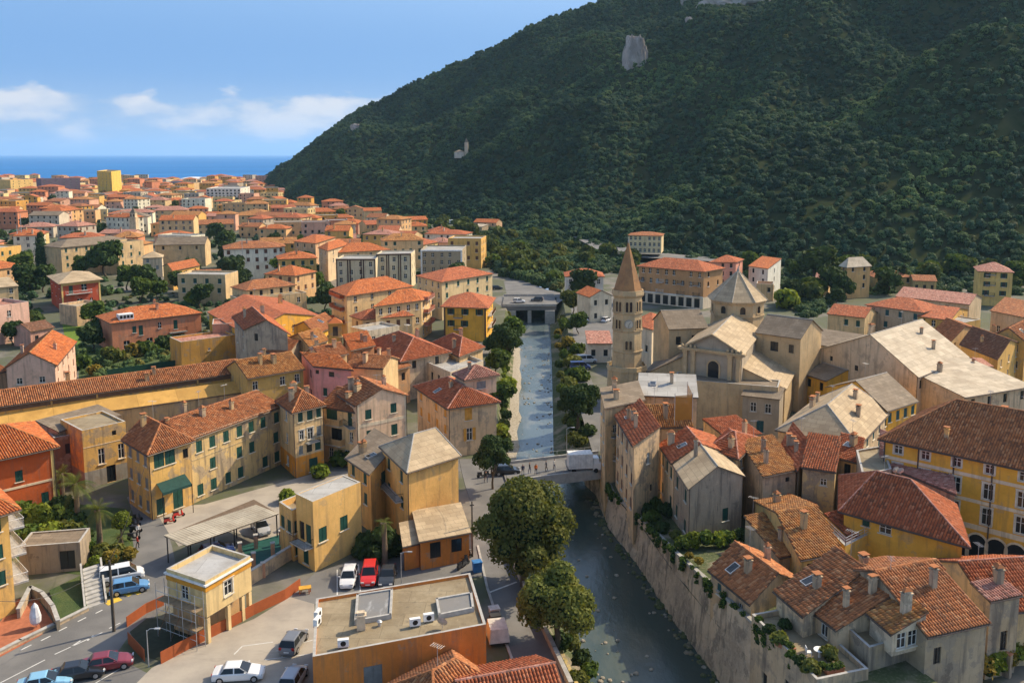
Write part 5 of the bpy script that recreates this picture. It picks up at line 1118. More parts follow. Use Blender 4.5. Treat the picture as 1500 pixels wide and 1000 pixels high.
# bell tower
tc_ = PD(918.5, 500, 166); tc_.z = 0
bt = thing('bell_tower', 'octagonal stone bell tower with brown pointed spire and clock', 'tower', tc_)
mb = MB(); octo(mb, tc_, 4.0, 3.8, 0, 6.4, cap=True); mb.build('base_drum', ASHLAR, bt, tc_)
mb = MB(); octo(mb, tc_, 4.05, 4.05, 6.4, 6.65); octo(mb, tc_, 4.05, 3.4, 6.65, 6.66); octo(mb, tc_, 3.95, 3.95, 6.65, 7.3); octo(mb, tc_, 3.7, 3.7, 6.65, 7.3); octo(mb, tc_, 3.95, 3.7, 7.3, 7.31); mb.build('base_parapet', ASHLAR, bt, tc_)
mb = MB(); octo(mb, tc_, 2.95, 2.75, 6.4, 20.6); mb.build('shaft', ASHLAR, bt, tc_)
for z, r in ((9.9, 2.98), (13.9, 2.95), (17.2, 2.92)):
    mb = MB(); octo(mb, tc_, r - .1, r + .1, z, z + .15); octo(mb, tc_, r + .1, r + .1, z + .15, z + .33); octo(mb, tc_, r + .1, r - .15, z + .33, z + .36); mb.build('string_course', ASHLAR, bt, tc_)
mb = MB(); octo(mb, tc_, 2.75, 3.2, 20.3, 20.8); octo(mb, tc_, 3.2, 3.2, 20.8, 21.2); octo(mb, tc_, 3.2, 2.4, 21.2, 21.22); octo(mb, tc_, 3.1, 3.1, 21.2, 21.7); octo(mb, tc_, 2.95, 2.95, 21.2, 21.7); octo(mb, tc_, 3.1, 2.95, 21.7, 21.71); mb.build('crown_cornice', ASHLAR, bt, tc_)
m, n, l, bs = newmat('spire_brick'); g = n.new('ShaderNodeNewGeometry'); pos = g.outputs['Position']
b_ = mixc(n, l, ramp(n, l, noise(n, l, pos, .6, 6, .65), .35, .68), (.40, .20, .075, 1), (.26, .135, .06, 1))
l.new(mixc(n, l, ramp(n, l, noise(n, l, pos, 4, 5, .7, (1, 1, 2.2)), .45, .75, 0, .5), b_, (.42, .27, .14, 1)), bs.inputs['Base Color']); bs.inputs['Roughness'].default_value = .9
bump(n, l, bs, noise(n, l, pos, 5, 4, .7, (1, 1, 2.5)), .08, .7); SPIRE = m
mb = MB()
for k in range(12):          # courses stepping in slightly, so the spire has a rough edge
    z0_, z1_ = 21.25 + 9.4 * k / 12, 21.25 + 9.4 * (k + 1) / 12; r0_, r1_ = 2.78 * (1 - k / 12) + .05, 2.78 * (1 - (k + 1) / 12) + .08
    octo(mb, tc_, r0_, r1_, z0_, z1_)
mb.build('spire', SPIRE, bt, tc_)
mb = MB(); mb.tube([(tc_.x, tc_.y, 30.4), (tc_.x, tc_.y, 30.8), (tc_.x, tc_.y, 31.0), (tc_.x, tc_.y, 31.6)], [.1, .16, .1, .03], 8); mb.tube([(tc_.x - .25, tc_.y, 31.4), (tc_.x + .25, tc_.y, 31.4)], .03, 5); mb.build('finial', STONE, bt, tc_)
for i in range(8):
    a0 = math.pi / 8 + i * math.pi / 4; a1 = a0 + math.pi / 4
    for z, hh, rr in ((17.75, 1.9, 2.80), (14.5, 1.7, 2.85), (10.6, 1.7, 2.9)):
        p = Vector((tc_.x + rr * math.cos(a0), tc_.y + rr * math.sin(a0), 0)); q = Vector((tc_.x + rr * math.cos(a1), tc_.y + rr * math.sin(a1), 0)); L_ = (q - p).length
        front = (p + q).y / 2 < tc_.y - 1
        if (p + q).y / 2 > tc_.y + .8: continue
        if z == 14.5 and i == 5: continue
        if z == 10.6 and i != 5: continue
        for sx in (-.38, .38): arch_window(bt, tc_, p, q - p, L_ / 2 + sx, z, .48, hh, .09)
i = 5; a0 = math.pi / 8 + i * math.pi / 4; a1 = a0 + math.pi / 4; pm_ = Vector((tc_.x, tc_.y, 15.5)) + Vector((math.cos((a0 + a1) / 2), math.sin((a0 + a1) / 2), 0)) * 2.72; on = Vector((math.cos((a0 + a1) / 2), math.sin((a0 + a1) / 2), 0)); tg = Vector((-on.y, on.x, 0))
mb = MB(); R_ = .82; K = 24
ring = [pm_ + on * .13 + tg * R_ * math.cos(t) + Vector((0, 0, R_ * math.sin(t))) for t in np.linspace(0, 2 * math.pi, K, endpoint=False)]; mb.face(ring, 0)
for k in range(K):
    a, b = ring[k], ring[(k + 1) % K]; mb.face([a - on * .2, b - on * .2, b, a], 1); c0 = pm_ + on * .13
    mb.face([c0 + (a - c0) * .9 + on * .05, a + on * .05, b + on * .05, c0 + (b - c0) * .9 + on * .05], 1)
ck = mb.build('clock_face', [plain('clock_cream', (.62, .55, .42), .7), STONE], bt, tc_)
mb = MB(); c0 = pm_ + on * .2
mb.tube([c0, c0 + tg * .30 + Vector((0, 0, .34))], .035, 5); mb.tube([c0, c0 - tg * .12 - Vector((0, 0, .6))], .025, 5); mb.build('clock_hands', IRON, ck, tc_)
for k in range(12):
    t = k * math.pi / 6; mb = MB(); d_ = tg * math.cos(t) + Vector((0, 0, math.sin(t))); mb.tube([c0 - on * .05 + d_ * .6, c0 - on * .05 + d_ * .72], .025, 4); mb.build('hour_mark', IRON, ck, tc_)

# ================================================================== THE FAR TOWN TOWARDS THE SEA
k1 = H('yellow tower block standing above the roofs before the sea', (142, 252), (163, 253), (177, 251), 27.3, 'flat', wall=(.62, .45, .10), tile='tar', wear=.1, par=1.2, win={0: '4x8k', 1: '3x8k'}, name='tower_block', cat='tower block', skip=.02, wsize=(1.8, 1.5))
k2 = H('white hotel with rows of windows right of the yellow tower block', (302, 277), (352, 277), (366, 274), 14, 'flat', wall=(.66, .66, .66), tile='sheet', wear=.05, par=.6, win={0: '9x4n', 1: '3x4n'}, name='hotel', cat='hotel', skip=.02, wsize=(1.8, 1.6))
k3 = H('salmon pink apartment house with orange roof and grey wing on the left', (55, 305), (95, 305), None, 12, 'hip', 2, 'ab', (.55, .26, .19), 'orange', .05, depth=14, win={0: '4x3n'}, name='apartment_building', cat='apartment building')
k3b = H('apricot apartment house with orange roof joined to the salmon pink one', (96, 308), (122, 306), None, 11.5, 'hip', 2, 'ab', (.62, .40, .20), 'orange', .05, depth=13, win={0: '3x3n'}, name='apartment_building', cat='apartment building')
k4 = H('pale grey apartment house below the salmon pink apartment house', (42, 315), (86, 315), None, 11, 'gable', 2, 'ab', (.50, .46, .40), 'slabdark', .1, depth=12, win={0: '5x3n'}, name='apartment_building', cat='apartment building')
k5 = H('white school building with slate roof beside the small bell tower', (155, 318), (216, 317), None, 10.6, 'hip', 2.6, 'ab', (.66, .62, .54), 'slabdark', .1, depth=14, win={0: '8x3n'}, name='school_building', cat='building')
k6 = H('dark violet grey block with white end near the coast on the left', (60, 263), (117, 262), None, 18, 'flat', wall=(.16, .13, .19), tile='sheet', wear=.05, depth=20, par=.8, win={0: '6x4w'}, name='apartment_building', cat='apartment building')
k7 = H('yellow apartment block near the left edge before the sea', (15, 264), (48, 263), None, 16, 'flat', wall=(.62, .45, .18), tile='orange', wear=.05, depth=18, par=.4, win={0: '4x4n'}, name='apartment_building', cat='apartment building')
k8 = H('pink block at the foot of the headland by the sea', (374, 258), (392, 258), None, 14, 'flat', wall=(.52, .30, .24), tile='tar', wear=.05, depth=16, win={0: '4x3n'}, name='apartment_building', cat='apartment building')
# small bell tower beside the school
q = PD(197, 340, 498); q.z = 0; sb = thing('bell_tower', 'slim pale bell tower with grey pointed cap in front of the white school', 'tower', q)
mb = MB(); mb.box(q, 3.6, 3.6, 11.5); mb.build('shaft', plaster((.56, .48, .36), .3), sb, q)
mb = MB(); mb.box((q.x, q.y, 11.5), 4.0, 4.0, .4); mb.box((q.x, q.y, 11.9), 2.9, 2.9, 2.4); mb.build('belfry', plaster((.56, .48, .36), .3), sb, q)
mb = MB(); octo(mb, q, 2.2, .0, 14.3, 17.6, n=4, ph=math.pi / 4); mb.build('cap', roofmat('slabdark', False), sb, q)
for dx_ in (-.8, .8): mb = MB(); mb.box((q.x + dx_, q.y - 1.46, 12.3), .7, .05, 1.5); mb.build('opening', GLASS, sb, q)
# the white hall with a shell roof and the dark domed hall
def shell(name, label, px, py, d, rx, ry, z0, hz, hw, mat, wmat):
    c = PD(px, py, d); c.z = 0; t = thing(name, label, 'hall', c); mb = MB(); N1, N2 = 20, 7
    P_ = lambda i, j: Vector((c.x + rx * math.cos(i * 2 * math.pi / N1) * math.cos(j * math.pi / 2 / N2), c.y + ry * math.sin(i * 2 * math.pi / N1) * math.cos(j * math.pi / 2 / N2), z0 + hz * math.sin(j * math.pi / 2 / N2)))
    for i in range(N1):
        for j in range(N2): mb.face([P_(i, j), P_(i + 1, j), P_(i + 1, j + 1), P_(i, j + 1)] if j < N2 - 1 else [P_(i, j), P_(i + 1, j), P_(i, j + 1)])
    mb.build('shell_roof', mat, t, c, smooth=True, weld=True)
    mb = MB(); octo(mb, c, rx * .97, rx * .97, 0, z0, n=20, ph=0); mb.build('wall', wmat, t, c)
shell('sports_hall', 'white hall with shallow shell roof right on the seafront', 285, 262, 1480, 26, 20, 4, 6, 0, plain('shell_white', (.75, .74, .70), .5), plaster((.6, .58, .52), .1))
shell('domed_hall', 'ochre hall with dark shallow dome left of the white shell roofed hall', 259, 268, 1240, 11.5, 11, 6.5, 3.8, 0, plain('dome_dark', (.07, .075, .09), .6), plaster((.60, .38, .10), .1))
LAND = [(160, 270, 'the yellow tower block'), (285, 262, 'the white shell roofed hall'), (330, 288, 'the white hotel'), (85, 315, 'the salmon pink apartment house'), (197, 330, 'the small pale bell tower'),
        (145, 375, 'the long beige palace'), (110, 430, 'the brick red villa'), (410, 390, 'the umbrella pine'), (545, 390, 'the striped flats'), (650, 375, 'the grey brown flats'), (450, 370, 'the salmon beige apartment house'),
        (230, 480, 'the wide salmon villa'), (30, 266, 'the yellow block at left edge'), (88, 266, 'the dark violet block'), (382, 262, 'the pink block at the headland'), (590, 335, 'the roadside terrace row'), (300, 395, 'the dark round pines')]
taken = [(c.x, c.y, 11) for (_, _, c, _) in HOUSES]
rt = random.Random(77)
WCOL = [('cream', CR), ('pale yellow', (.62, .50, .27)), ('yellow', YE), ('beige', BE), ('pink', (.58, .36, .28)), ('apricot', (.60, .40, .22)), ('salmon', SA), ('white', WH), ('grey', (.44, .41, .36)), ('ochre', OC)]
RCOL = [('orange', 'orange'), ('red', 'red'), ('brown', 'brown'), ('orange', 'orange'), ('terracotta', 'amber'), ('grey flat', 'sheet'), ('pink', 'pink'), ('grey flat', 'sheet')]
def right_lim(d): return float(np.interp(d, [330, 400, 480, 560, 660, 820, 1000, 1500], [690, 668, 632, 585, 520, 418, 396, 372]))
cand = []
d = 262.0
while d < 1500:
    step = 15 + d * .020
    px = -60.0
    while px < right_lim(d):
        s = F / d; wpx = rt.uniform(14, 25) * s
        cand.append((px + wpx * .5, d + rt.uniform(-.32, .32) * step, wpx / s)); px += wpx * 1.12 + rt.uniform(1.0, 9) * s
    d += step
auto = []
for px, d, sp_ in cand:
    X = (px - PX) / F * d
    if d < 330 and px > 500: continue
    if 300 < d < 500 and 60 < px < 95: continue
    gy = Qp((X, d, 0))[1]
    if (95 < px < 300 and 400 < gy < 560) or (px < 130 and gy > 440): continue          # gardens
    if (300 < px < 345 and 345 < gy < 440): continue                                   # pines
    if any((X - a) ** 2 + (d - b) ** 2 < (r + sp_ * .42) ** 2 for a, b, r in taken): continue
    if rt.random() < .07: continue
    taken.append((X, d, sp_ * .46)); auto.append((X, d, sp_, px))
auto.sort(key=lambda q: q[1]); far_rest = auto[175:]; auto = auto[:175]
specs = []
for X, d, sp_, px in auto:
    w = sp_ * rt.uniform(.74, .92); dp = rt.uniform(9, 13) if d < 700 else rt.uniform(11, 17); h = rt.choice((6.2, 6.5, 7.5, 9, 9.5, 10.5, 12)) if d < 560 else rt.choice((5.5, 6.5, 7, 8, 9, 11))
    wn, wc = rt.choice(WCOL); rn, rk = rt.choice(RCOL); a = math.radians(rt.choice((-12, 8, 14, -4, 20, -20)) + rt.uniform(-5, 5))
    lx, ly = Qp((X, d, h)); best = min(LAND, key=lambda L: (L[0] - lx) ** 2 + (3 * (L[1] - ly)) ** 2); dx, dy = lx - best[0], 3 * (ly - best[1])
    rel = ('right of' if dx > 0 else 'left of') if abs(dx) > abs(dy) else ('in front of' if dy > 0 else 'behind')
    specs.append(dict(X=X, d=d, w=w, dp=dp, h=h, wn=wn, wc=wc, rn=rn, rk=rk, a=a, key=(wn, rn, rel, best[2]), dist=math.hypot(dx, dy)))
ORD = ['nearest', 'second nearest', 'third nearest', 'fourth nearest', 'fifth nearest', 'sixth nearest', 'seventh nearest', 'eighth nearest', 'ninth nearest', 'tenth nearest', 'eleventh nearest', 'twelfth nearest']
by = {}
for s in specs: by.setdefault(s['key'], []).append(s)
for k, L in by.items():
    L.sort(key=lambda s: s['dist'])
    for i, s in enumerate(L):
        core_ = '%s house, %s roof, %s %s' % (k[0], k[1], k[2], k[3])
        s['label'] = core_ if len(L) == 1 else ORD[min(i, 11)] + ' ' + core_
for s in specs:
    ca, sa = math.cos(s['a']), math.sin(s['a']); X, d, w, dp = s['X'], s['d'], s['w'], s['dp']
    c_ = lambda x, y: (X + x * ca - y * sa, d + x * sa + y * ca)
    A_, B_, C_ = c_(-w / 2, -dp / 2), c_(w / 2, -dp / 2), c_(w / 2, dp / 2)
    flat = s['rk'] == 'sheet'; nc = max(2, int(w / 3.2)); wins = {}
    if d < 1000:
        nr = max(1, int(s['h'] / 3.1)); st = rt.choice(('g', 'k', 'n', 'gk', 'nk', 'b'))
        wins = {0: '%dx%d%s' % (nc, nr, st)}
        if abs(s['a']) > .12: wins[1 if s['a'] < 0 else 3] = '%dx%d%s' % (3, nr, st)
    H(s['label'], None, None, None, s['h'], 'flat' if flat else rt.choice(('hip', 'hip', 'gable')), rt.uniform(1.6, 2.4), 'ab' if w > dp else 'bc', s['wc'], s['rk'], .12, win=wins, pts=(A_, B_, C_), group='houses of the far town', near=False, wsize=(1.15, 1.55), skip=.12, seed=int(X * 7 + d), par=.6, chim=1 if d < 520 else 0)
print('far houses', len(specs), 'windows', WN[0], 'tiles', NT[0])

# the farthest houses, too small to tell apart, as one mass
fm_names = [plaster(c, .12) for _, c in WCOL]; fr_names = [roofmat(k, False) for k in ('orange', 'red', 'pink', 'amber', 'sheet')]
mb = MB(); nw = len(fm_names)
for X, d, sp_, px in far_rest:
    w = sp_ * rt.uniform(.74, .92); dp = rt.uniform(11, 17); h = rt.choice((5.5, 6.5, 7, 8, 9, 10, 13)) if d > 1120 or not 90 < px < 230 else rt.choice((5.5, 6.5, 7)); a = math.radians(rt.uniform(-22, 22)); ca, sa = math.cos(a), math.sin(a); wi = rt.randrange(nw)
    cor = [(X + x * ca - y * sa, d + x * sa + y * ca) for x, y in ((-w / 2, -dp / 2), (w / 2, -dp / 2), (w / 2, dp / 2), (-w / 2, dp / 2))]
    mb.prism(cor, 0, h, wi, bottom=False); ri = nw + rt.choice((0, 0, 1, 2, 3, 4, 4))
    if ri < nw + 4:
        e = [Vector((X + x * ca - y * sa, d + x * sa + y * ca, h + .02)) for x, y in ((-w / 2 - .5, -dp / 2 - .5), (w / 2 + .5, -dp / 2 - .5), (w / 2 + .5, dp / 2 + .5), (-w / 2 - .5, dp / 2 + .5))]; rr = rt.uniform(1.6, 2.6); k = max(0, w / 2 - dp / 2)
        rA, rB = Vector((X - k * ca, d - k * sa, h + rr)), Vector((X + k * ca, d + k * sa, h + rr))
        for f in ([e[0], e[1], rB, rA], [e[1], e[2], rB], [e[2], e[3], rA, rB], [e[3], e[0], rA]): mb.face(f, ri, plane_uv(f)[4])
    else: mb.box((X, d, h), w * .98, dp * .98, .5, a, ri)
    st = int(h / 3)
    for fl in range(st):          # dark window openings on the side towards the town
        for ci in range(max(2, int(w / 3.4))):
            if rt.random() < .2: continue
            u = -w / 2 + w * (ci + .5) / max(2, int(w / 3.4)); zc = h * (fl + .5) / st; yy = -dp / 2 - .03
            mb.face([(X + x * ca - yy * sa, d + x * sa + yy * ca, zc + z_) for x, z_ in ((u - .6, -.75), (u + .6, -.75), (u + .6, .75), (u - .6, .75))], nw + 5)
tag(mb.build('distant_houses', fm_names + fr_names + [GLASS]), 'mass of distant town houses before the sea', None, None, 'stuff')

# ================================================================== TREES AND PLANTS
BARK = plain('bark', (.10, .075, .05), .95); PBARK = plain('palm_bark', (.17, .125, .08), .95)
LV = {'olive': leafmat('leaf_holm_oak', (.095, .125, .030), (.185, .20, .050), .3), 'mid': leafmat('leaf_mid', (.060, .115, .022), (.115, .170, .034), .3),
      'dark': leafmat('leaf_dark', (.035, .068, .022), (.065, .105, .030), .2), 'lime': leafmat('leaf_lime', (.14, .21, .025), (.22, .27, .04), .3), 'pine': leafmat('leaf_pine', (.028, .062, .014), (.060, .105, .020), .2),
      'valley': leafmat('leaf_valley', (.075, .115, .030), (.125, .155, .040), .25), 'yellow': leafmat('leaf_yellow', (.20, .17, .03), (.30, .24, .05), .3)}
def trunk_mesh(name, h, r, limbs, seed, mat=None, lean=.3):
    rg_ = random.Random(seed); mb = MB(); p = Vector((0, 0, -.4)); pts = [p]; k = 5
    for i in range(1, k + 1): pts.append(Vector((lean * math.sin(i * .7 + seed) * .5, lean * math.cos(i * .9 + seed) * .5, h * i / k)))
    mb.tube(pts, [r * (1.25 if i == 0 else 1 - .55 * i / k) for i in range(k + 1)], 7)
    for i in range(limbs):
        a = i * 2.4 + rg_.random(); s = pts[2 + i % 3] if h > 2 else pts[-1]; e = pts[-1] + Vector((math.cos(a), math.sin(a), rg_.uniform(.2, .8))) * rg_.uniform(.6, 1.1) * h * .55
        mb.tube([s, (s + e) / 2 + Vector((0, 0, .25)), e], [r * .5, r * .33, r * .12], 5)
    return lm(name, mb, mat or BARK, True)
TREES = {}
def tree_kind(k):
    if k in TREES: return TREES[k]
    T = {  # leaves, crown radius, crown height, base of crown, leaf count, leaf size, lobes
        'round': ('mid', 1.0, 1.5, .55, 900, .13, 10), 'round2': ('dark', 1.0, 1.5, .5, 900, .13, 10), 'olive': ('olive', 1.0, 1.45, .55, 1000, .12, 11), 'valley': ('valley', 1.0, 1.2, .3, 420, .19, 8),
        'shrub': ('mid', 1.0, 1.1, .0, 420, .17, 7), 'shrubl': ('lime', 1.0, 1.1, .0, 420, .17, 7), 'shrubd': ('dark', 1.0, 1.1, .0, 420, .17, 7), 'shruby': ('yellow', 1.0, 1.1, .0, 300, .17, 6), 'shrubo': ('olive', 1.0, 1.1, .0, 420, .17, 7)}
    leaf, R, Hh, z0, nl, ls, nlob = T[k]; out = []
    for v in range(3):
        sd_ = sum(map(ord, k)) + v * 17
        out.append((crown_mesh('crown', lobes_round(sd_, R, Hh, nlob, z0), nl, ls, sd_, [LV[leaf], coreM]), trunk_mesh('trunk', z0 + .5, .07, 4, v) if z0 > .1 else None))
    TREES[k] = out; return out
TR = random.Random(21)
def tree(label, base, R, kind='round', group=None, hs=1.0, name='tree', cat='tree'):
    me, tk = TR.choice(tree_kind(kind)); t = thing(name, label, cat, base, group, TR.random() * 6.28); t.scale = (R, R, R * hs)
    link('crown', me, t)
    if tk: link('trunk', tk, t)
    return t
# the two large trees on the river bank, each with its own crown
def big_tree(label, base, R, Hh, z0, leaf, n, ls, seed, trunk_r, nl=16):
    t = thing('tree', label, 'tree', base); rg_ = random.Random(seed); lob = [(0, 0, z0 + Hh * .48, R * .62)]
    for i in range(nl):
        a = i * 2.399 + rg_.random() * .6; tt = rg_.random(); zz = z0 + Hh * (.12 + .76 * tt); rr = R * math.sqrt(max(.05, 1 - (2 * tt - .9) ** 2)) * rg_.uniform(.55, .78)
        lob.append((math.cos(a) * rr, math.sin(a) * rr, zz, R * rg_.uniform(.16, .36)))
    v, f, mi = crown_arrays(lob, n, ls, seed, cr=.58); me = bpy.data.meshes.new('crown'); me.from_pydata(v.tolist(), [], [tuple(q) if q[2] != q[3] else tuple(q[:3]) for q in f.tolist()])
    me.polygons.foreach_set('material_index', mi.astype(np.int32)); me.materials.append(LV[leaf]); me.materials.append(coreM); me.update()
    link('crown', me, t); link('trunk', trunk_mesh('trunk', z0 + Hh * .3, trunk_r, 7, seed), t); return t
big_tree('largest round tree with olive crown on the river bank', P(768, 858, 0), 6.0, 9.8, 2.0, 'olive', 19000, .17, 3, .42, 34)
big_tree('second large round tree, dense and dark, nearest the viewer on the river bank', P(816, 944, -.5), 4.1, 6.6, 1.5, 'olive', 13000, .15, 8, .35, 30)
big_tree('smaller umbrella shaped tree on slender trunk at the left end of the bridge', P(722, 716, 0), 3.2, 4.2, 3.2, 'dark', 6000, .15, 5, .16, 12)
big_tree('tall dark tree on the left bank below the golden yellow house', P(741, 533, -.5), 4.6, 8.5, 1.5, 'dark', 6000, .22, 12, .3)
big_tree('big dark tree on the right bank in front of the parked vans', P(846, 624, 0), 4.2, 7.2, 1.0, 'dark', 6000, .2, 14, .3)
for i, (x, y, R, k, lab) in enumerate(((752, 502, 3.2, 'round', 'green tree leaning over the river on the left bank, nearest the upper bridge'), (729, 552, 3.0, 'round', 'green tree between terrace house and river'), (722, 522, 2.6, 'round2', 'dark tree squeezed beside the golden yellow house'),
        (738, 583, 2.6, 'shrub', 'green bush at the foot of the riverside tower room'), (733, 640, 1.8, 'shrubl', 'bright ivy bush on the corner of the riverside house'), (745, 572, 2.2, 'shrubl', 'yellow green bush low on the left bank'),
        (838, 462, 3.6, 'olive', 'olive green tree on the right bank nearest the upper bridge'), (856, 440, 5.0, 'round2', 'dark spreading tree below the white house near the upper bridge'), (846, 492, 2.9, 'round', 'round green tree on the right bank, second from the upper bridge'),
        (832, 508, 2.0, 'shruby', 'yellowing bush on the right river bank'), (845, 520, 2.2, 'shrub', 'round bush beside the wooden footway on the right bank'), (838, 540, 2.4, 'shrubo', 'olive bush on the right bank above the vans'),
        (848, 560, 2.6, 'shrub', 'green bush next to the blue van'), (833, 572, 2.2, 'shrubo', 'low olive bush hanging towards the river'), (858, 598, 2.0, 'shrubd', 'small dark bush beside the big dark tree'), (862, 640, 1.7, 'shrubd', 'dark bush at the roadside above the bridge'),
        (846, 655, 1.6, 'shrubo', 'straggly bush on the bank right above the bridge'), (822, 575, 1.4, 'shrub', 'small bush at the water edge on the right bank'), (826, 480, 2.0, 'shrub', 'bush under the trees near the upper bridge'))):
    tree(lab, P(x, y, -.6), R, k, name='tree' if k.startswith('round') or k == 'olive' else 'bush', cat='tree' if k.startswith('round') or k == 'olive' else 'bush')
# pines, cypress and garden trees of the left bank
def umbrella_pine(label, base, R, h):
    t = thing('pine_tree', label, 'pine tree', base); lob = [(math.cos(i * 2.4) * R * .6 * (i % 3) / 2, math.sin(i * 2.4) * R * .6 * (i % 3) / 2, h - .3 * (i % 3), R * .42) for i in range(11)]
    link('crown', crown_mesh('crown', lob, 1600, .32, 5, [LV['lime'], coreM], .45), t); link('trunk', trunk_mesh('trunk', h * .9, .28, 6, 2, lean=.8), t)
umbrella_pine('bright umbrella pine with spreading crown right of the loggia house', P(412, 415, 0), 6.2, 8)
def cypress(label, base, h, r):
    t = thing('cypress_tree', label, 'cypress', base); lob = [(0, 0, h * (.12 + .8 * i / 7), r * (1.0 - .75 * abs(i / 7 - .3))) for i in range(8)]
    link('crown', crown_mesh('crown', lob, 900, .3, 6, [LV['dark'], coreM]), t); link('trunk', trunk_mesh('trunk', h * .3, .2, 0, 1), t)
cypress('tall dark cypress rising left of the long beige palace', P(63, 402, 0), 17, 3.2); cypress('short slim cypress beside the low yellowish house under the mountain', P(1322, 425, 0), 9, 1.6); cypress('short cypress right of the tall tan house', P(1281, 423, 0), 7, 1.5)
for i, (x, y, R, k, lab) in enumerate(((318, 357, 5.6, 'round2', 'dark round pine, farthest of the group right of the beige oratory'), (332, 372, 5.4, 'round2', 'dark round pine, second farthest of the group right of the oratory'), (337, 392, 5.4, 'round2', 'dark round pine, third of the group right of the oratory'),
        (341, 420, 5.6, 'round2', 'dark round pine, nearest of the group right of the oratory'), (155, 408, 7.0, 'round2', 'broad dark tree in front of the long beige palace'), (122, 408, 4.0, 'round', 'green tree between brick red villa and palace'),
        (40, 430, 5.2, 'round2', 'dark tree left of the brick red villa'), (66, 428, 4.6, 'round2', 'dark tree close to the left wall of the brick red villa'), (30, 412, 5, 'round', 'green tree at the left edge above the brick red villa'), (285, 445, 3.4, 'shrubl', 'bright bush left of the dark red roof'),
        (188, 425, 4.2, 'round', 'tree behind the wide salmon villa'), (215, 425, 4.4, 'round2', 'dark tree behind the dormer of the salmon villa'), (300, 438, 4, 'round', 'tree below the small yellow house'), (262, 428, 3.4, 'round', 'tree between the yellow farmhouses and salmon villa'),
        (335, 440, 3.0, 'shrubl', 'bright shrub right of the small yellow house'), (155, 505, 3.6, 'round2', 'dark tree at the left corner of the salmon villa'), (135, 515, 3.0, 'round2', 'dark tree in the garden left of the salmon villa'), (215, 520, 2.6, 'shrub', 'green bush below the salmon villa terrace'),
        (195, 522, 2.4, 'shruby', 'yellow bush in the salmon villa garden'), (165, 530, 2.6, 'shrubo', 'olive bush in the garden above the long ochre building'), (120, 540, 2.4, 'shrub', 'bush beside the pale pink gabled house'), (240, 512, 2.6, 'shrubd', 'dark clipped bush before the salmon villa'),
        (262, 510, 2.4, 'shrubd', 'second dark bush before the salmon villa'), (136, 480, 3.4, 'round', 'tree in the garden above the lawn strip'), (50, 490, 3.2, 'round2', 'dark tree behind the pale pink gabled house'), (20, 505, 3.0, 'round2', 'dark tree at left edge behind the pale pink house'), (140, 550, 1.9, 'shruby', 'small yellow bush by the garden fence'),
        (300, 500, 2.0, 'shrubl', 'lime bush above the ochre wall house'), (445, 425, 4.2, 'round2', 'dark trees in the gap right of the loggia house'), (462, 432, 3.6, 'round', 'green tree below the salmon beige apartment house'), (478, 440, 3.0, 'round2', 'dark tree left of the orange roofed apartment house'),
        (610, 468, 2.8, 'round2', 'dark tree between cream apartment house and golden house'), (470, 700, 1.6, 'shrubl', 'bright bush between corner house and flat roofed house'), (500, 682, 1.9, 'shrub', 'vine covered pergola bush behind the flat roofed house'), (420, 735, 1.4, 'shrubl', 'bright green bush on the balcony wing'))):
    n_ = 'tree' if k.startswith('round') else 'bush'; tree(lab, P(x, y, 0), R, k, name=n_, cat=n_)
# palm garden on the lower left
def palm(label, base, h, r, seed, nf=26):
    t = thing('palm_tree', label, 'palm tree', base); rg_ = random.Random(seed); mb = MB()
    mb.tube([(0, 0, -.3), (.1, 0, h * .35), (.05, .1, h * .7), (0, 0, h)], [.42, .32, .3, .36], 9); mb.build('trunk', PBARK, t)
    for i in range(nf):
        mb = MB(); a = i * 2.399; el = rg_.uniform(.15, 1.25) if i % 3 else rg_.uniform(-.5, .2); L = r * rg_.uniform(.85, 1.1); pts = []
        for k in range(8):
            s = k / 7; rr = L * s * math.cos(el) * (1 - .12 * s); zz = L * (s * math.sin(el) - .62 * s * s * (1.0 - .35 * math.sin(el))); pts.append(Vector((math.cos(a) * rr, math.sin(a) * rr, h + zz)))
        sd2 = Vector((-math.sin(a), math.cos(a), 0))
        for k in range(7):
            p, q = pts[k], pts[k + 1]
            for s in (-1, 1):
                for e in range(3):
                    pp = p.lerp(q, e / 3); w = r * .20 * math.sin(math.pi * min(1, (k + e / 3 + .8) / 7.6)) + .05; tip = pp + sd2 * s * w + (q - p) * .9 - Vector((0, 0, w * .45)); wd = (q - p) * .17
                    mb.face([pp, pp + wd, tip] if s > 0 else [pp + wd, pp, tip])
        mb.build('frond', LV['olive'] if i % 4 else LV['mid'], t)
palm('tall palm tree with full crown in the garden on the lower left', P(114, 772, 0), 5.8, 3.0, 1); palm('slightly lower palm tree right of the tall palm', P(146, 800, 0), 4.6, 2.6, 2); palm('young palm tree behind the red house corner', P(92, 742, 0), 4.6, 2.3, 4, 20)
palm('small palm at the foot of the stairs garden', P(176, 800, 0), 1.2, 1.5, 6, 16); palm('slim palm behind the parked cars near the yellow flat roofed house', P(563, 828, 0), 5.2, 1.7, 9, 16)
t = thing('topiary_tree', 'round clipped topiary tree on a thin trunk beside the palms', 'tree', P(180, 800, 0)); link('crown', crown_mesh('crown', [(0, 0, 3.2, 1.05), (.2, .1, 3.5, .9), (-.2, 0, 2.9, .85)], 1500, .1, 4, [LV['lime'], coreM]), t); link('trunk', trunk_mesh('trunk', 3, .13, 3, 3), t)
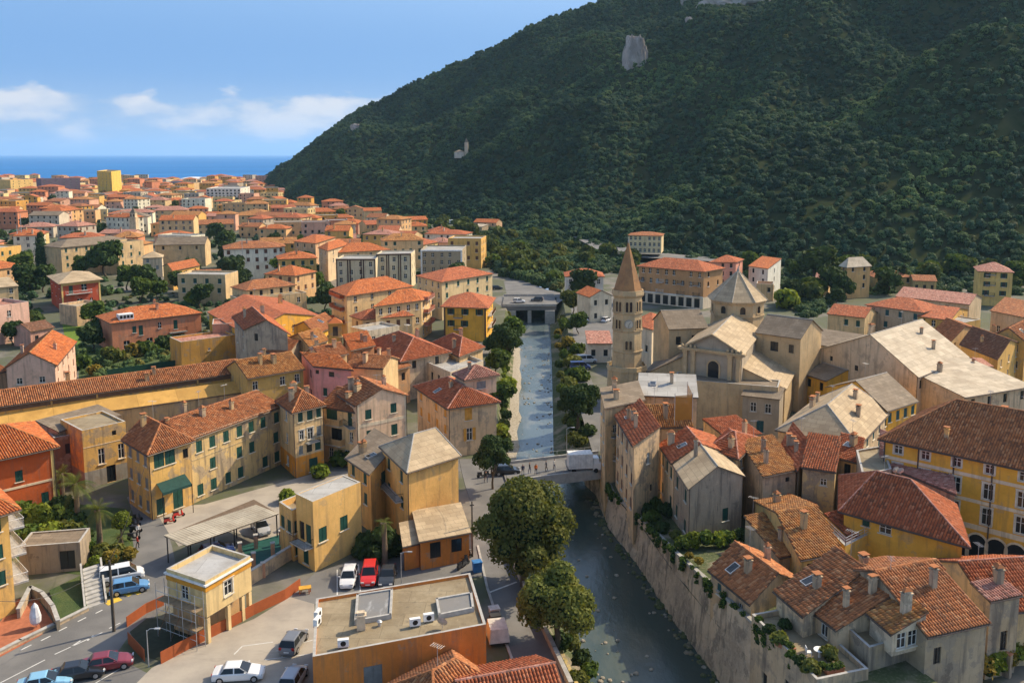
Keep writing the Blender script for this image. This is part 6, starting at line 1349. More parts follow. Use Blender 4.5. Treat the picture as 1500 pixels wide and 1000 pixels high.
gr_ = [(40, 745, 2.3, 'shrubl'), (62, 742, 2.0, 'shrub'), (30, 770, 2.3, 'shrub'), (55, 775, 2.5, 'shrubl'), (80, 770, 2.0, 'shrub'), (45, 800, 2.0, 'shrub'), (72, 798, 2.2, 'shrubl'), (98, 790, 1.8, 'shrubo'), (85, 810, 1.5, 'shrub'), (105, 815, 1.3, 'shruby'), (128, 812, 1.5, 'shrub'), (150, 815, 1.3, 'shrubo'), (162, 825, 1.2, 'shruby'), (140, 830, 1.0, 'shrubl'), (120, 795, 1.4, 'shrubd'), (172, 812, 1.1, 'shrubo'), (88, 755, 1.9, 'shrubd'), (110, 775, 1.6, 'shrubd'), (20, 800, 1.9, 'shrub'), (190, 818, 1.0, 'shruby')]
for x, y, R, k in gr_: tree('leafy shrub in the palm garden on the lower left', P(x, y, 0), R, k, 'shrubs of the palm garden', name='shrub', cat='shrub')
for x, y, R, k in ((540, 808, 1.9, 'shrubd'), (552, 822, 1.7, 'shrubd'), (566, 815, 1.8, 'round2'), (580, 812, 1.6, 'shrubd'), (530, 815, 1.4, 'shrubd')): tree('dark shrub behind the parked cars beside the yellow house', P(x, y, 0), R, k, 'dark shrubs behind the parked cars', name='shrub', cat='shrub')
# gardens on the river wall
for i, (x, y, z, R, k) in enumerate(((1000, 803, 2.3, 1.1, 'shrub'), (1015, 800, 2.4, 1.3, 'shrubl'), (1034, 798, 2.6, 1.3, 'shrub'), (1052, 797, 2.6, 1.2, 'shrubl'), (1068, 795, 2.6, 1.1, 'shrub'), (1085, 790, 2.6, 1.0, 'shrubd'), (1024, 826, 3.0, .6, 'shruby'), (1010, 818, 2.8, .6, 'shruby'), (945, 750, .6, 1.0, 'shrubd'), (955, 765, 1.0, 1.2, 'shrub'), (968, 780, 1.3, 1.1, 'shrubd'), (960, 745, .6, 1.2, 'shrub'), (975, 755, 1, 1.3, 'shrubd'), (990, 790, 2.0, .8, 'shrubo'), (938, 738, .4, .8, 'shrubl'))):
    tree('garden bush on top of the river wall', P(x, y, z), R, k, 'bushes on the river wall', name='bush', cat='bush')
for i, (x, y) in enumerate(((1112, 912), (1128, 928), (1142, 943), (1158, 962), (1172, 975), (1186, 985), (1205, 980), (1150, 920), (1215, 965))):
    tree('potted shrub on the roof garden at bottom right', P(x, y, 4.4), .5 + .2 * (i % 3), ('shrub', 'shrubd', 'shrubo')[i % 3], 'shrubs of the roof garden', name='shrub', cat='shrub')
for i, (x, y) in enumerate(((1440, 985), (1455, 980), (1470, 972), (1485, 966), (1498, 958))): tree('yellow green bush in the bottom right corner', P(x, y, .8), 1.3, ('shruby', 'shrubl')[i % 2], 'bushes in the bottom right corner', name='bush', cat='bush')
# left bank foot of the near street, vines on the walls
for i, (x, y, z) in enumerate(((838, 950, -2), (850, 972, -3), (862, 992, -3.5), (846, 1005, -2), (822, 948, -1.0))): tree('rough bush on the bank below the second large tree', P(x, y, z), 1.1, ('shrubo', 'shrubd', 'shrub')[i % 3], 'bushes on the near bank', name='bush', cat='bush')
# wooded valley floor, trees between houses of the far town and under the mountain
def inside(x, y, poly):
    c = False; j = len(poly) - 1
    for i in range(len(poly)):
        if (poly[i][1] > y) != (poly[j][1] > y) and x < (poly[j][0] - poly[i][0]) * (y - poly[i][1]) / (poly[j][1] - poly[i][1]) + poly[i][0]: c = not c
        j = i
    return c
rv = random.Random(9)
VAL = [(548, 318), (600, 320), (700, 332), (800, 352), (870, 372), (925, 378), (935, 400), (825, 402), (820, 428), (800, 420), (735, 405), (722, 395), (690, 372), (690, 355), (640, 340), (600, 330)]
cnt = 0; hs_ = [(c.x, c.y) for (_, _, c, _) in HOUSES]
while cnt < 85:
    x, y = rv.uniform(540, 940), rv.uniform(316, 428)
    if not inside(x, y, VAL): continue
    p = P(x, y, 0)
    if any((p.x - a) ** 2 + (p.y - b) ** 2 < 100 for a, b in hs_): continue
    cnt += 1; tree('low green tree in the wooded valley floor between river and mountain', p, rv.uniform(2.6, 4.6), rv.choice(('valley', 'valley', 'shrub', 'shrubo', 'shrubd')), 'trees of the valley floor')
FOOTP = [(1085, 396), (1500, 404), (1560, 410), (1560, 436), (1430, 428), (1300, 430), (1240, 440), (1180, 470), (1130, 440), (1090, 415)]
cnt = 0
while cnt < 52:
    x, y = rv.uniform(1085, 1555), rv.uniform(396, 470)
    if not inside(x, y, FOOTP): continue
    p = P(x, y, 0)
    if any((p.x - a) ** 2 + (p.y - b) ** 2 < 64 for a, b in hs_): continue
    cnt += 1; tree('dark garden tree at the foot of the mountain on the right', p, rv.uniform(2.4, 4.6), rv.choice(('round', 'round2', 'shrub', 'shrubd', 'valley')), 'garden trees at the foot of the mountain')
tree('large spreading dark pine behind the church, right of the white house', P(1195, 412, 0), 8.5, 'round2', hs=.75); tree('pale green willow like tree right of the church dome', P(1153, 452, 0), 4.6, 'shrubl', name='tree')
tree('round dark tree right of the pale green tree behind the church', P(1222, 438, 0), 5.2, 'round2'); tree('dark tree in front of the low yellowish house', P(1300, 432, 0), 4.6, 'round2')
cnt = 0
while cnt < 72:
    d = rv.choice((rv.uniform(260, 480), rv.uniform(480, 900))); px = rv.uniform(-40, right_lim(d)); X = (px - PX) / F * d
    if any((X - a) ** 2 + (d - b) ** 2 < (r * .9) ** 2 for a, b, r in taken): continue
    cnt += 1; tree('dark green tree among the roofs of the far town', (X, d, 0), rv.uniform(2.4, 4.4), rv.choice(('round', 'round2', 'valley', 'round2')), 'trees among the far town')

vp, vsc, vpk = [], [], []
rgv = np.random.default_rng(31); tries = 0
while len(vp) < 1500 and tries < 20000:
    tries += 1; x, y = rgv.uniform(540, 940), rgv.uniform(314, 428)
    if not inside(x, y, VAL): continue
    p = P(x, y, 0)
    if any((p.x - a) ** 2 + (p.y - b) ** 2 < 90 for a, b in hs_): continue
    vp.append((p.x, p.y, -.8)); vsc.append(rgv.uniform(.35, .75)); vpk.append(rgv.choice((0, 1, 1, 3, 4, 6)))
while len(vp) < 2300 and tries < 40000:
    tries += 1; x, y = rgv.uniform(1085, 1560), rgv.uniform(392, 470)
    if not inside(x, y, FOOTP): continue
    p = P(x, y, 0)
    if any((p.x - a) ** 2 + (p.y - b) ** 2 < 70 for a, b in hs_): continue
    vp.append((p.x, p.y, -.8)); vsc.append(rgv.uniform(.25, .6)); vpk.append(rgv.choice((0, 1, 2, 3, 4)))
scatter('undergrowth', vp, forest_src, vsc, vpk, 'bushes and undergrowth of the valley floor', 8)

tp_, ts_, tk_ = [], [], []; tries = 0
while len(tp_) < 620 and tries < 30000:
    tries += 1; d = rgv.uniform(250, 1100) if rgv.random() < .75 else rgv.uniform(250, 480); px = rgv.uniform(-60, right_lim(d)); X = (px - PX) / F * d
    if any((X - a) ** 2 + (d - b) ** 2 < (r * .85) ** 2 for a, b, r in taken): continue
    tp_.append((X, d, -.5)); ts_.append(rgv.uniform(.3, .85)); tk_.append(rgv.choice((0, 1, 2, 3, 4, 5)))
scatter('town_greenery', tp_, forest_src, ts_, tk_, 'bushes and hedges between the houses of the far town', 18)
rl_ = random.Random(41)
for i in range(26):
    y = 138 + i * 5.2; x0 = np.interp(y, [p_[1] for p_ in LT], [p_[0] for p_ in LT]); tree('bush growing on the gravel bank along the left side of the upper river', (x0 + rl_.uniform(.2, 1.8), y, -2.2 + rl_.uniform(-.8, .8)), rl_.uniform(.9, 1.8), rl_.choice(('shrub', 'shrubo', 'shrubd', 'shrubl')), 'bushes of the left river bank', name='bush', cat='bush')
for i in range(18):
    y = 140 + i * 7.0; x0 = np.interp(y, [p_[1] for p_ in RT], [p_[0] for p_ in RT]); tree('bush growing on the right bank slope of the upper river', (x0 - rl_.uniform(.5, 3.2), y, -1.8 + rl_.uniform(-1.2, .6)), rl_.uniform(.9, 1.9), rl_.choice(('shrub', 'shrubo', 'shrubd', 'shruby')), 'bushes of the right river bank', name='bush', cat='bush')

GPOLY = [(92, 455), (150, 440), (300, 425), (345, 440), (330, 480), (300, 520), (160, 556), (118, 560), (100, 520)]
hp_ = [v_[0] for v_ in HQ.values()]
def in_house(x, y, m=1.2):
    for q_ in hp_:
        c_ = (q_[0] + q_[2]) / 2
        if (x - c_.x) ** 2 + (y - c_.y) ** 2 < 700 and inside(x, y, [(c_.x + (v_.x - c_.x) * m, c_.y + (v_.y - c_.y) * m) for v_ in q_]): return True
    return False
gp_, gs_, gk_ = [], [], []; tries = 0
while len(gp_) < 330 and tries < 9000:
    tries += 1; x, y = rgv.uniform(90, 345), rgv.uniform(425, 560)
    if not inside(x, y, GPOLY) or (92 < x < 118 and y > 450): continue
    p = P(x, y, 0)
    if in_house(p.x, p.y): continue
    gp_.append((p.x, p.y, -.3)); gs_.append(rgv.uniform(.12, .42)); gk_.append(rgv.choice((0, 1, 1, 3, 4, 6)))
scatter('garden_greenery', gp_, forest_src, gs_, gk_, 'hedges and low bushes in the gardens around the salmon villa', 28)

# ================================================================== BRIDGES, WALLS, VEHICLES, PEOPLE, SMALL THINGS
def poly_px(px, z): return [P(x, y, z) for x, y in px]
def railing(parent, base, a, b, h=1.0, step=1.6, mat=None, bars=2, name='railing'):
    a, b = Vector(a), Vector(b); L = (b - a).length; n_ = max(1, int(L / step)); mb = MB()
    for i in range(n_ + 1): p = a.lerp(b, i / n_); mb.tube([p, p + Vector((0, 0, h))], .035, 5)
    for k in range(bars): zz = Vector((0, 0, h * (k + 1) / bars)); mb.tube([a + zz, b + zz], .028, 5)
    return mb.build(name, mat or IRON, parent, base)
# near bridge
nb = thing('bridge', 'low concrete road bridge crossing the river beside the tall cream house', 'bridge', P(810, 690, 0)); B0 = nb.location
q = [P(742, 707, .25), P(882, 689, .25), P(876, 663, .25), P(733, 680, .25)]
mb = MB(); mb.prism(q, -.75, .25); mb.build('deck', ASPH, nb, B0)
for a, b in ((q[0], q[1]), (q[3], q[2])):
    mb = MB(); d_ = (b - a).normalized(); o_ = Vector((d_.y, -d_.x, 0)) * (.12 if a is q[0] else -.12); w_ = Vector((-d_.y, d_.x, 0)) * .3 * (1 if a is q[0] else -1)
    pl = [a + o_, b + o_, b + o_ + w_, a + o_ + w_]; pl = pl if a is q[0] else pl[::-1]
    mb.prism(pl, -.95, .62); mb.build('parapet', CONC, nb, B0); railing(nb, B0, a + Vector((0, 0, .35)), b + Vector((0, 0, .35)), .75, 2.2, ZINC, 1)
for p in (P(744, 704, 0), P(879, 686, 0)): mb = MB(); mb.box((p.x, p.y + 3, -5.4), 1.4, 7.5, 4.7, math.atan2((q[1] - q[0]).y, (q[1] - q[0]).x)); mb.build('abutment', WALLM, nb, B0)
# upper bridge
ub = thing('bridge', 'flat concrete upper bridge with cars where the river comes out of the valley', 'bridge', P(772, 442, 0)); B1 = ub.location
q2 = [P(736, 449, .4), P(815, 448, .4), P(812, 434, .4), P(738, 434, .4)]
mb = MB(); mb.prism(q2, -.9, .4); mb.build('deck', ASPH, ub, B1)
for a, b in ((q2[0], q2[1]), (q2[3], q2[2])): mb = MB(); mb.box(((a.x + b.x) / 2, (a.y + b.y) / 2 + (.0 if a is q2[0] else .3), .4), (b - a).length, .3, .75); mb.build('parapet', CONC, ub, B1)
mb = MB(); mb.box(((q2[0].x + q2[1].x) / 2, q2[0].y + 6, -5.5), 1.2, 9, 4.7); mb.build('pier', CONC, ub, B1)
for x in (q2[0].x + 2.6, q2[1].x - 2): mb = MB(); mb.box((x, q2[0].y + 6.5, -5.5), 3.0, 13, 4.6); mb.build('abutment', CONC, ub, B1)
mb = MB(); mb.box(((q2[0].x + q2[1].x) / 2, q2[0].y + 8.5, .404), 17, 9, .02); mb.build('roadway', ASPH, ub, B1)
sheet('road', [(722, 440), (742, 430), (738, 412), (760, 408), (800, 424), (835, 432), (815, 446), (815, 436), (738, 436), (736, 450)], .02, ASPH, 'grey road beyond the upper bridge')
sheet('road', [(836, 345), (844, 340), (905, 360), (985, 372), (1100, 382), (1100, 387), (985, 379), (925, 377), (880, 368)], .03, ASPH, 'road climbing along the foot of the mountain', 2.0)
sheet('road', [(436, 300), (500, 309), (560, 322), (620, 345), (640, 352), (630, 356), (600, 346), (548, 329), (494, 315), (436, 305)], .03, ASPH, 'road between the town and the mountain', .0)
sheet('lawn', [(88, 456), (108, 450), (117, 470), (118, 535), (106, 548), (96, 500)], .02, plain('lawn_green', (.12, .19, .02), 1), 'bright green lawn strip in the garden on the left')
sheet('lawn', [(118, 470), (160, 462), (300, 505), (290, 525), (150, 560), (115, 560)], .012, GRASS, 'rough garden grass below the salmon villa')
sheet('lawn', [(0, 745), (85, 735), (185, 745), (196, 800), (175, 830), (120, 842), (30, 830), (0, 812)], .012, GRASS, 'grass of the palm garden')
sheet('lawn', [(72, 868), (118, 846), (128, 892), (88, 912)], .3, GRASS, 'small sloping lawn beside the steps')
sheet('terrace', [(-30, 950), (25, 878), (52, 872), (80, 915), (60, 930), (0, 962)], .03, TERRA, 'terracotta paved terrace at the lower left')
# ---- small building under construction
t10 = thing('unfinished_house', 'small cream house under construction with white flat roof and orange stripe on pillars', 'house', P(305, 905, 0)); 
house('x', (244, 840), (301, 859), (367, 821), 5.9, 'flat', wall=(.62, .50, .27), tile='flatwhite', wear=.12, z0=2.75, into=t10, par=.55, win={1: [(.48, 1.75, 1.1, 1.5, 's')], 0: [(.45, 1.8, 1.0, 1.4, 'w')]}, near=True); lq = [v.copy() for v in LASTQ]; bs_ = t10.location
mb = MB(); e_ = expand(lq, [.06] * 4)
for i in range(4):
    a, b = e_[i], e_[(i + 1) % 4]; mb.face([(a.x, a.y, 5.35), (b.x, b.y, 5.35), (b.x, b.y, 5.75), (a.x, a.y, 5.75)])
    mb.face([(a.x, a.y, 5.75), (b.x, b.y, 5.75), (lq[(i + 1) % 4].x, lq[(i + 1) % 4].y, 5.75), (lq[i].x, lq[i].y, 5.75)])
mb.build('orange_stripe', plain('orange_stripe', (.62, .28, .03), .8), t10, bs_)
mb = MB(); e_ = expand(lq, [.2] * 4)
for i in range(4):
    a, b, c_, d_ = e_[i], e_[(i + 1) % 4], lq[(i + 1) % 4], lq[i]; mb.face([(a.x, a.y, 5.95), (b.x, b.y, 5.95), (b.x, b.y, 6.1), (a.x, a.y, 6.1)]); mb.face([(a.x, a.y, 6.1), (b.x, b.y, 6.1), (c_.x, c_.y, 6.1), (d_.x, d_.y, 6.1)]); mb.face([(d_.x, d_.y, 5.95), (c_.x, c_.y, 5.95), (b.x, b.y, 5.95), (a.x, a.y, 5.95)])
mb.build('cornice', WHITE, t10, bs_)
mb = MB(); e2 = expand(lq, [-.25] * 4); mb.prism(e2, 2.55, 2.75); mb.build('floor_slab', CONC, t10, bs_)
d1 = (lq[2] - lq[1]).normalized(); L1 = (lq[2] - lq[1]).length
for u in (.22, .48 * L1, .80 * L1, L1 - .22):
    p = lq[1] + d1 * u + Vector((-d1.y, d1.x, 0)) * .22; mb = MB(); mb.box((p.x, p.y, 0), .38, .38, 2.6, math.atan2(d1.y, d1.x)); mb.build('pillar', plaster((.64, .52, .30), .1), t10, bs_)
mb = MB(); ib = expand(lq, [-.3, -1.6, -.3, -.3]); 
for i in range(4): a, b = ib[i], ib[(i + 1) % 4]; mb.face([(a.x, a.y, 0), (b.x, b.y, 0), (b.x, b.y, 2.6), (a.x, a.y, 2.6)])
mb.build('ground_floor_wall', plaster((.52, .36, .20), .3), t10, bs_)
# scaffold round its left side
sc_ = thing('scaffold', 'metal scaffold with plank decks around the unfinished cream house', 'scaffold', P(255, 925, 0)); so_ = sc_.location
d0 = (lq[1] - lq[0]).normalized(); o0 = Vector((d0.y, -d0.x, 0)); L0 = (lq[1] - lq[0]).length
for k in range(4):
    for off in (.35, 1.35):
        p = lq[0] + d0 * (L0 * k / 3) + o0 * off; mb = MB(); mb.tube([(p.x, p.y, 0), (p.x, p.y, 5.6)], .035, 6); mb.build('pole', ZINC, sc_, so_)
for z in (1.9, 3.8):
    for k in range(3):
        p = lq[0] + d0 * (L0 * (k + .5) / 3) + o0 * .85; mb = MB(); mb.box((p.x, p.y, z), L0 / 3 - .05, .95, .06, math.atan2(d0.y, d0.x)); mb.build('plank_deck', plain('plank_wood', (.30, .21, .12), .9), sc_, so_)
for z in (1.0, 2.9, 4.8):
    for off in (.35, 1.35):
        a, b = lq[0] + o0 * off, lq[1] + o0 * off; mb = MB(); mb.tube([(a.x, a.y, z), (b.x, b.y, z)], .028, 5); mb.build('rail', ZINC, sc_, so_)
for k in range(3):
    a, b = lq[0] + d0 * (L0 * k / 3) + o0 * 1.35, lq[0] + d0 * (L0 * (k + 1) / 3) + o0 * 1.35; mb = MB(); mb.tube([(a.x, a.y, .1), (b.x, b.y, 3.7)], .025, 5); mb.build('brace', plain('rust', (.25, .12, .06), .8), sc_, so_)
# orange barrier mesh round the site
m, n, l, bs = newmat('orange_mesh'); g = n.new('ShaderNodeNewGeometry'); l.new(mixc(n, l, noise(n, l, g.outputs['Position'], 2.5, 4), (.44, .105, .022, 1), (.26, .060, .016, 1)), bs.inputs['Base Color']); bs.inputs['Roughness'].default_value = .8; OMESH = m
def wall_run(name, label, cat, pts, h, th, mat, cap=None, group=None, z=0.0, ground=0.0):
    P3 = [P(x, y, ground) for x, y in pts]; base = P3[0]; t = thing(name, label, cat, base, group)
    for i in range(len(P3) - 1):
        a, b = P3[i], P3[i + 1]; c = (a + b) / 2; d_ = b - a; mb = MB(); mb.box((c.x, c.y, ground + z), d_.length + th * .5, th, h, math.atan2(d_.y, d_.x)); mb.build('panel' if th < .1 else 'wall_section', mat, t, base)
        if cap: mb = MB(); mb.box((c.x, c.y, ground + z + h), d_.length + th * .5, th + .12, .09, math.atan2(d_.y, d_.x)); mb.build('coping', cap, t, base)
    return t
wall_run('barrier_fence', 'orange mesh fence along the pale car park in front of unfinished house', 'fence', [(236, 972), (262, 958), (300, 938), (340, 918), (372, 900), (418, 878), (440, 862)], 1.2, .05, OMESH)
wall_run('barrier_fence', 'red orange mesh fence at the roadside left of the unfinished house', 'fence', [(186, 918), (214, 898), (240, 886)], 1.1, .05, OMESH)
wall_run('barrier_fence', 'short red barrier panel beside the wooden pole', 'fence', [(188, 942), (212, 968)], 1.2, .05, OMESH)
sheet('pit', [(190, 925), (215, 905), (255, 905), (292, 935), (240, 968), (212, 962)], .016, plain('dark_earth', (.045, .05, .03), 1), 'dark earth of the building site')
wall_run('garden_wall', 'low rendered wall with pale coping curving beside the steps', 'wall', [(28, 905), (45, 872), (62, 880), (78, 900), (86, 922)], 1.0, .3, plaster((.40, .33, .24), .6), CONC)
wall_run('garden_wall', 'low wall along the pavement edge at the lower left', 'wall', [(-20, 968), (30, 942), (80, 918), (128, 894)], .35, .3, plaster((.42, .36, .28), .6), CONC)
# steps
st = thing('steps', 'flight of stone steps between small lawn and parked van', 'steps', P(138, 880, 0)); a0, a1 = P(127, 893, 0), P(153, 884, 0); b0 = P(121, 842, 0)
dv = (a1 - a0); up_ = (b0 - a0); up_ = Vector((up_.x, up_.y, 0))
for k in range(10):
    p = a0 + up_ * (k / 10) * .75; mb = MB(); pl = [p, p + dv, p + dv + up_ * .078, p + up_ * .078]; mb.prism(pl, 0, .17 * (k + 1)); mb.build('step', CONC, st, st.location)
for s_ in (-.14, 1.05):
    mb = MB(); p = a0 + dv * s_; mb.face([p, p + up_ * .8, p + up_ * .8 + Vector((0, 0, 2.2)), p + Vector((0, 0, .5))]); w_ = dv.normalized() * .2; r_ = [x + w_ for x in (p, p + up_ * .8, p + up_ * .8 + Vector((0, 0, 2.2)), p + Vector((0, 0, .5)))]
    mb.face(r_[::-1]); mb.face([p + Vector((0, 0, .5)), p + up_ * .8 + Vector((0, 0, 2.2)), r_[2], r_[3]]); mb.face([p, p + Vector((0, 0, .5)), r_[3], r_[0]]); mb.build('side_wall', CONC, st, st.location)
gh = H('grey stained stone outbuilding in the palm garden below the shrubs', (27, 803), (117, 796), None, 3.2, 'flat', wall=(.30, .26, .205), tile='slabdark', wear=.8, depth=4, par=.2, win={0: [(.78, 1.4, 1.6, 2.2, 'n')]}, name='outbuilding', cat='outbuilding')
# ---- carport canopy
cpx = [P(240, 788, 3.0), P(274, 799, 3.0), P(409, 752, 3.0), P(372, 734, 3.0)]
cn = thing('carport', 'long carport with pale corrugated sheet roof in the yard', 'carport', P(320, 800, 0)); cb = cn.location
mb = MB(); e1, e2_ = cpx[2] - cpx[1], cpx[0] - cpx[1]; K = 60
for k in range(K):
    z_ = [.05 * (j % 2) for j in (k, k + 1)]; a, b = cpx[1] + e1 * (k / K), cpx[1] + e1 * ((k + 1) / K); ca_, cb_ = Vector((0, 0, z_[0])), Vector((0, 0, z_[1])); up3 = Vector((0, 0, .35))
    mb.face([a + ca_, b + cb_, b + e2_ + cb_ + up3, a + e2_ + ca_ + up3], 0, [(k * .2, 0), (k * .2 + .2, 0), (k * .2 + .2, 3), (k * .2, 3)])
mb.build('roof_sheet', slabmat('corrugated_old', (.42, .37, .28), .45, 2.5), cn, cb)
mb = MB(); mb.face([cpx[1] - Vector((0, 0, .06)), cpx[0] + Vector((0, 0, .27)), cpx[3] + Vector((0, 0, .27)), cpx[2] - Vector((0, 0, .06))]); mb.build('soffit', SOFF, cn, cb)
for u in (0.02, .25, .5, .75, .98):
    for v_ in (.05, .95): p = cpx[1] + e1 * u + e2_ * v_; mb = MB(); mb.box((p.x, p.y, 0), .14, .14, 3.0 + .35 * v_, .4); mb.build('post', IRON, cn, cb)
for v_ in (.05, .95): a = cpx[1] + e2_ * v_ + Vector((0, 0, -.12 + .35 * v_)); mb = MB(); mb.tube([a, a + e1], .07, 5); mb.build('beam', IRON, cn, cb)
sheet('court', [(352, 800), (412, 782), (442, 802), (376, 838)], .02, plain('court_green', (.015, .085, .07), .7), 'dark green sunken court behind the unfinished house')
tw = wall_run('terrace_wall', 'old rendered terrace wall with posts between green court and car park', 'wall', [(368, 856), (405, 832), (440, 810), (452, 800)], 1.6, .3, plaster((.50, .40, .27), .7), CONC)
for x, y in ((352, 815), (375, 803), (372, 830), (400, 815), (386, 845), (412, 797)):
    p = P(x, y, 0); t = thing('brick_post', 'square brick gate post around the green court', 'post', p, 'brick posts of the green court'); mb = MB(); mb.box(p, .42, .42, 1.7, .4); mb.box((p.x, p.y, 1.7), .54, .54, .1, .4, mat=1); mb.build('shaft', [plaster((.42, .25, .17), .4), CONC], t, p)
wall_run('yard_wall', 'grey wall in front of the orange annex beside the scooters', 'wall', [(588, 834), (640, 818), (692, 802)], 1.9, .18, plain('grey_wall_paint', (.24, .245, .26), .9), CONC)
wall_run('river_parapet', 'low stone parapet between riverside street and river', 'wall', [(746, 712), (747, 760), (750, 822), (768, 862), (788, 908), (812, 958), (836, 1010)], .75, .3, plaster((.44, .40, .33), .5), STONE)
wall_run('retaining_wall', 'mossy yellow retaining wall below the second large tree', 'wall', [(820, 935), (840, 975), (862, 1020)], 1.2, .35, plaster((.46, .38, .16), .6), None, None, -2.2)
wall_run('kerb', 'pale kerb along the left side of the riverside street', 'kerb', [(700, 800), (714, 862), (735, 925), (757, 985), (788, 1048)], .14, .25, CONC)
wall_run('screen_fence', 'dark green screen fence above the long ochre building', 'fence', [(157, 553), (266, 537)], 1.7, .06, plain('screen_green', (.012, .06, .035), .8))
# ---- stone wall ramp in the bottom right
wall_run('ramp_wall', 'ruined stone wall with terracotta coping in the bottom right corner', 'wall', [(1378, 945), (1420, 965), (1478, 992)], 2.2, .45, plaster((.32, .26, .18), .9), plain('terracotta_coping', (.42, .19, .10), .9))
# ---- flat roof equipment of the orange building
def on12(x, y, z=5.07): return P(x, y, z)
for lab, pts_, mt in (('raised white skylight kerb on the flat felt roof, left one', ((524, 876), (521, 914), (572, 905), (574, 868)), 0), ('raised white skylight kerb on the flat felt roof, right one', ((640, 882), (644, 905), (693, 895), (690, 873)), 1)):
    pp = [on12(*q) for q in pts_]; c_ = sum(pp, Vector()) / 4; t = thing('skylight', lab, 'skylight', c_)
    for i in range(4): a, b = pp[i], pp[(i + 1) % 4]; cc_ = (a + b) / 2; dd = b - a; mb = MB(); mb.box((cc_.x, cc_.y, 5.05), dd.length + .15, .22, .45, math.atan2(dd.y, dd.x)); mb.build('kerb', CONC, t, c_)
    mb = MB(); mb.face([p + Vector((0, 0, .28)) for p in pp]); mb.build('cover_sheet', roofmat('flatwhite', True), t, c_)
def ac_unit(label, p, rz, group=None):
    t = thing('air_conditioner', label, 'air conditioner', p, group); mb = MB(); mb.box((p.x, p.y, p.z + .12), .95, .38, .68, rz); mb.build('case', WHITE, t, p); mb = MB()
    c = Vector((p.x + math.sin(rz) * .2, p.y - math.cos(rz) * .2, p.z + .46)); ex = Vector((math.cos(rz), math.sin(rz), 0))
    mb.face([c + ex * .24 * math.cos(t_) + Vector((0, 0, .24 * math.sin(t_))) for t_ in np.linspace(0, 2 * math.pi, 14, endpoint=False)]); mb.build('fan_grille', IRON, t, p)
    for s_ in (-.35, .35): mb = MB(); mb.box((p.x + math.cos(rz) * s_, p.y + math.sin(rz) * s_, p.z), .06, .4, .12, rz); mb.build('foot', IRON, t, p)
ac_unit('white air conditioner at the middle of the flat felt roof', on12(608, 917), .3); ac_unit('white air conditioner right of the first one on the flat felt roof', on12(628, 910), .3); ac_unit('white air conditioner at the front edge of the flat felt roof', on12(503, 948), .2)
ac_unit('white air conditioner on the left edge of the flat felt roof', on12(466, 905), 1.4); ac_unit('second white air conditioner on the left edge of the flat felt roof', on12(465, 916), 1.4)
p = on12(529, 921); t = thing('roof_chimney', 'pale rendered chimney casting a shadow on the flat felt roof', 'chimney', p); mb = MB(); mb.box(p, .75, .6, 1.3, .2); mb.box((p.x, p.y, p.z + 1.3), 1.0, .8, .12, .2); mb.box((p.x, p.y, p.z + 1.42), .7, .5, .25, .2); mb.build('stack', plaster((.55, .48, .38), .3), t, p)
p = on12(648, 921); t = thing('satellite_dish', 'satellite dish on a pole at the front of the flat felt roof', 'satellite dish', p); dish(t, p, p, random.Random(2), .5)
p = on12(556, 916); t = thing('roof_vent', 'small round roof vent on the flat felt roof', 'vent', p); mb = MB(); mb.tube([p, p + Vector((0, 0, .4)), p + Vector((0, 0, .42)), p + Vector((0, 0, .55))], [.16, .16, .26, .1], 10); mb.build('cowl', ZINC, t, p)
# ---- details on houses
def balcony(t, sideq, u0, u1, z, dep=.95, mat=None, solid=False):
    q_, base, h_, _ = HQ[t.name]; a, b = q_[sideq], q_[(sideq + 1) % 4]; d_ = (b - a).normalized(); o_ = Vector((d_.y, -d_.x, 0)); L = (b - a).length; p0 = a + d_ * L * u0; p1 = a + d_ * L * u1; p0.z = p1.z = 0
    mb = MB(); mb.prism([p0 + o_ * dep, p1 + o_ * dep, p1 + o_ * .0, p0 + o_ * .0], z - .15, z); bo = mb.build('balcony', CONC, t, base)
    cs = [p0 + o_ * .02, p0 + o_ * dep, p1 + o_ * dep, p1 + o_ * .02]
    mb = MB()
    for i in range(3):
        x, y = cs[i] + Vector((0, 0, z)), cs[i + 1] + Vector((0, 0, z)); n_ = max(2, int((y - x).length / .16))
        mb.tube([x + Vector((0, 0, .95)), y + Vector((0, 0, .95))], .03, 5); mb.tube([x + Vector((0, 0, .08)), y + Vector((0, 0, .08))], .02, 4)
        if solid: mb.face([x, y, y + Vector((0, 0, .9)), x + Vector((0, 0, .9))]); mb.face([x, x + Vector((0, 0, .9)), y + Vector((0, 0, .9)), y])
        else:
            for k in range(n_ + 1): r_ = x.lerp(y, k / n_); mb.tube([r_, r_ + Vector((0, 0, .95))], .011, 3, cap=False)
    mb.build('balcony_railing', mat or IRON, bo, base)
for z in (2.9, 5.9, 8.8): balcony(l1, 2, .02, .30, z, 1.5, WHITE)
balcony(l6a, 1, .35, .78, 4.95, .8); balcony(l17, 1, .1, .75, 5.2, .9, WHITE); balcony(l6b, 0, .05, .6, 6.3, .9, plaster(CR, .3), True); balcony(l6b, 0, .1, .65, 3.3, 1.1, plaster(CR, .3), True); balcony(l6c, 0, .3, .9, 6.4, .9)
balcony(l9, 0, .05, .95, 2.9, 1.1); balcony(l8, 0, .1, .8, 5.2, 1.0)
for z in (4.0, 7.2): balcony(g1, 0, .30, .40, z, 1.2, WHITE); balcony(g1, 0, .62, .72, z, 1.2); balcony(g1, 0, .02, .1, z, 1.2); balcony(g1, 0, .86, .95, z, 1.2)
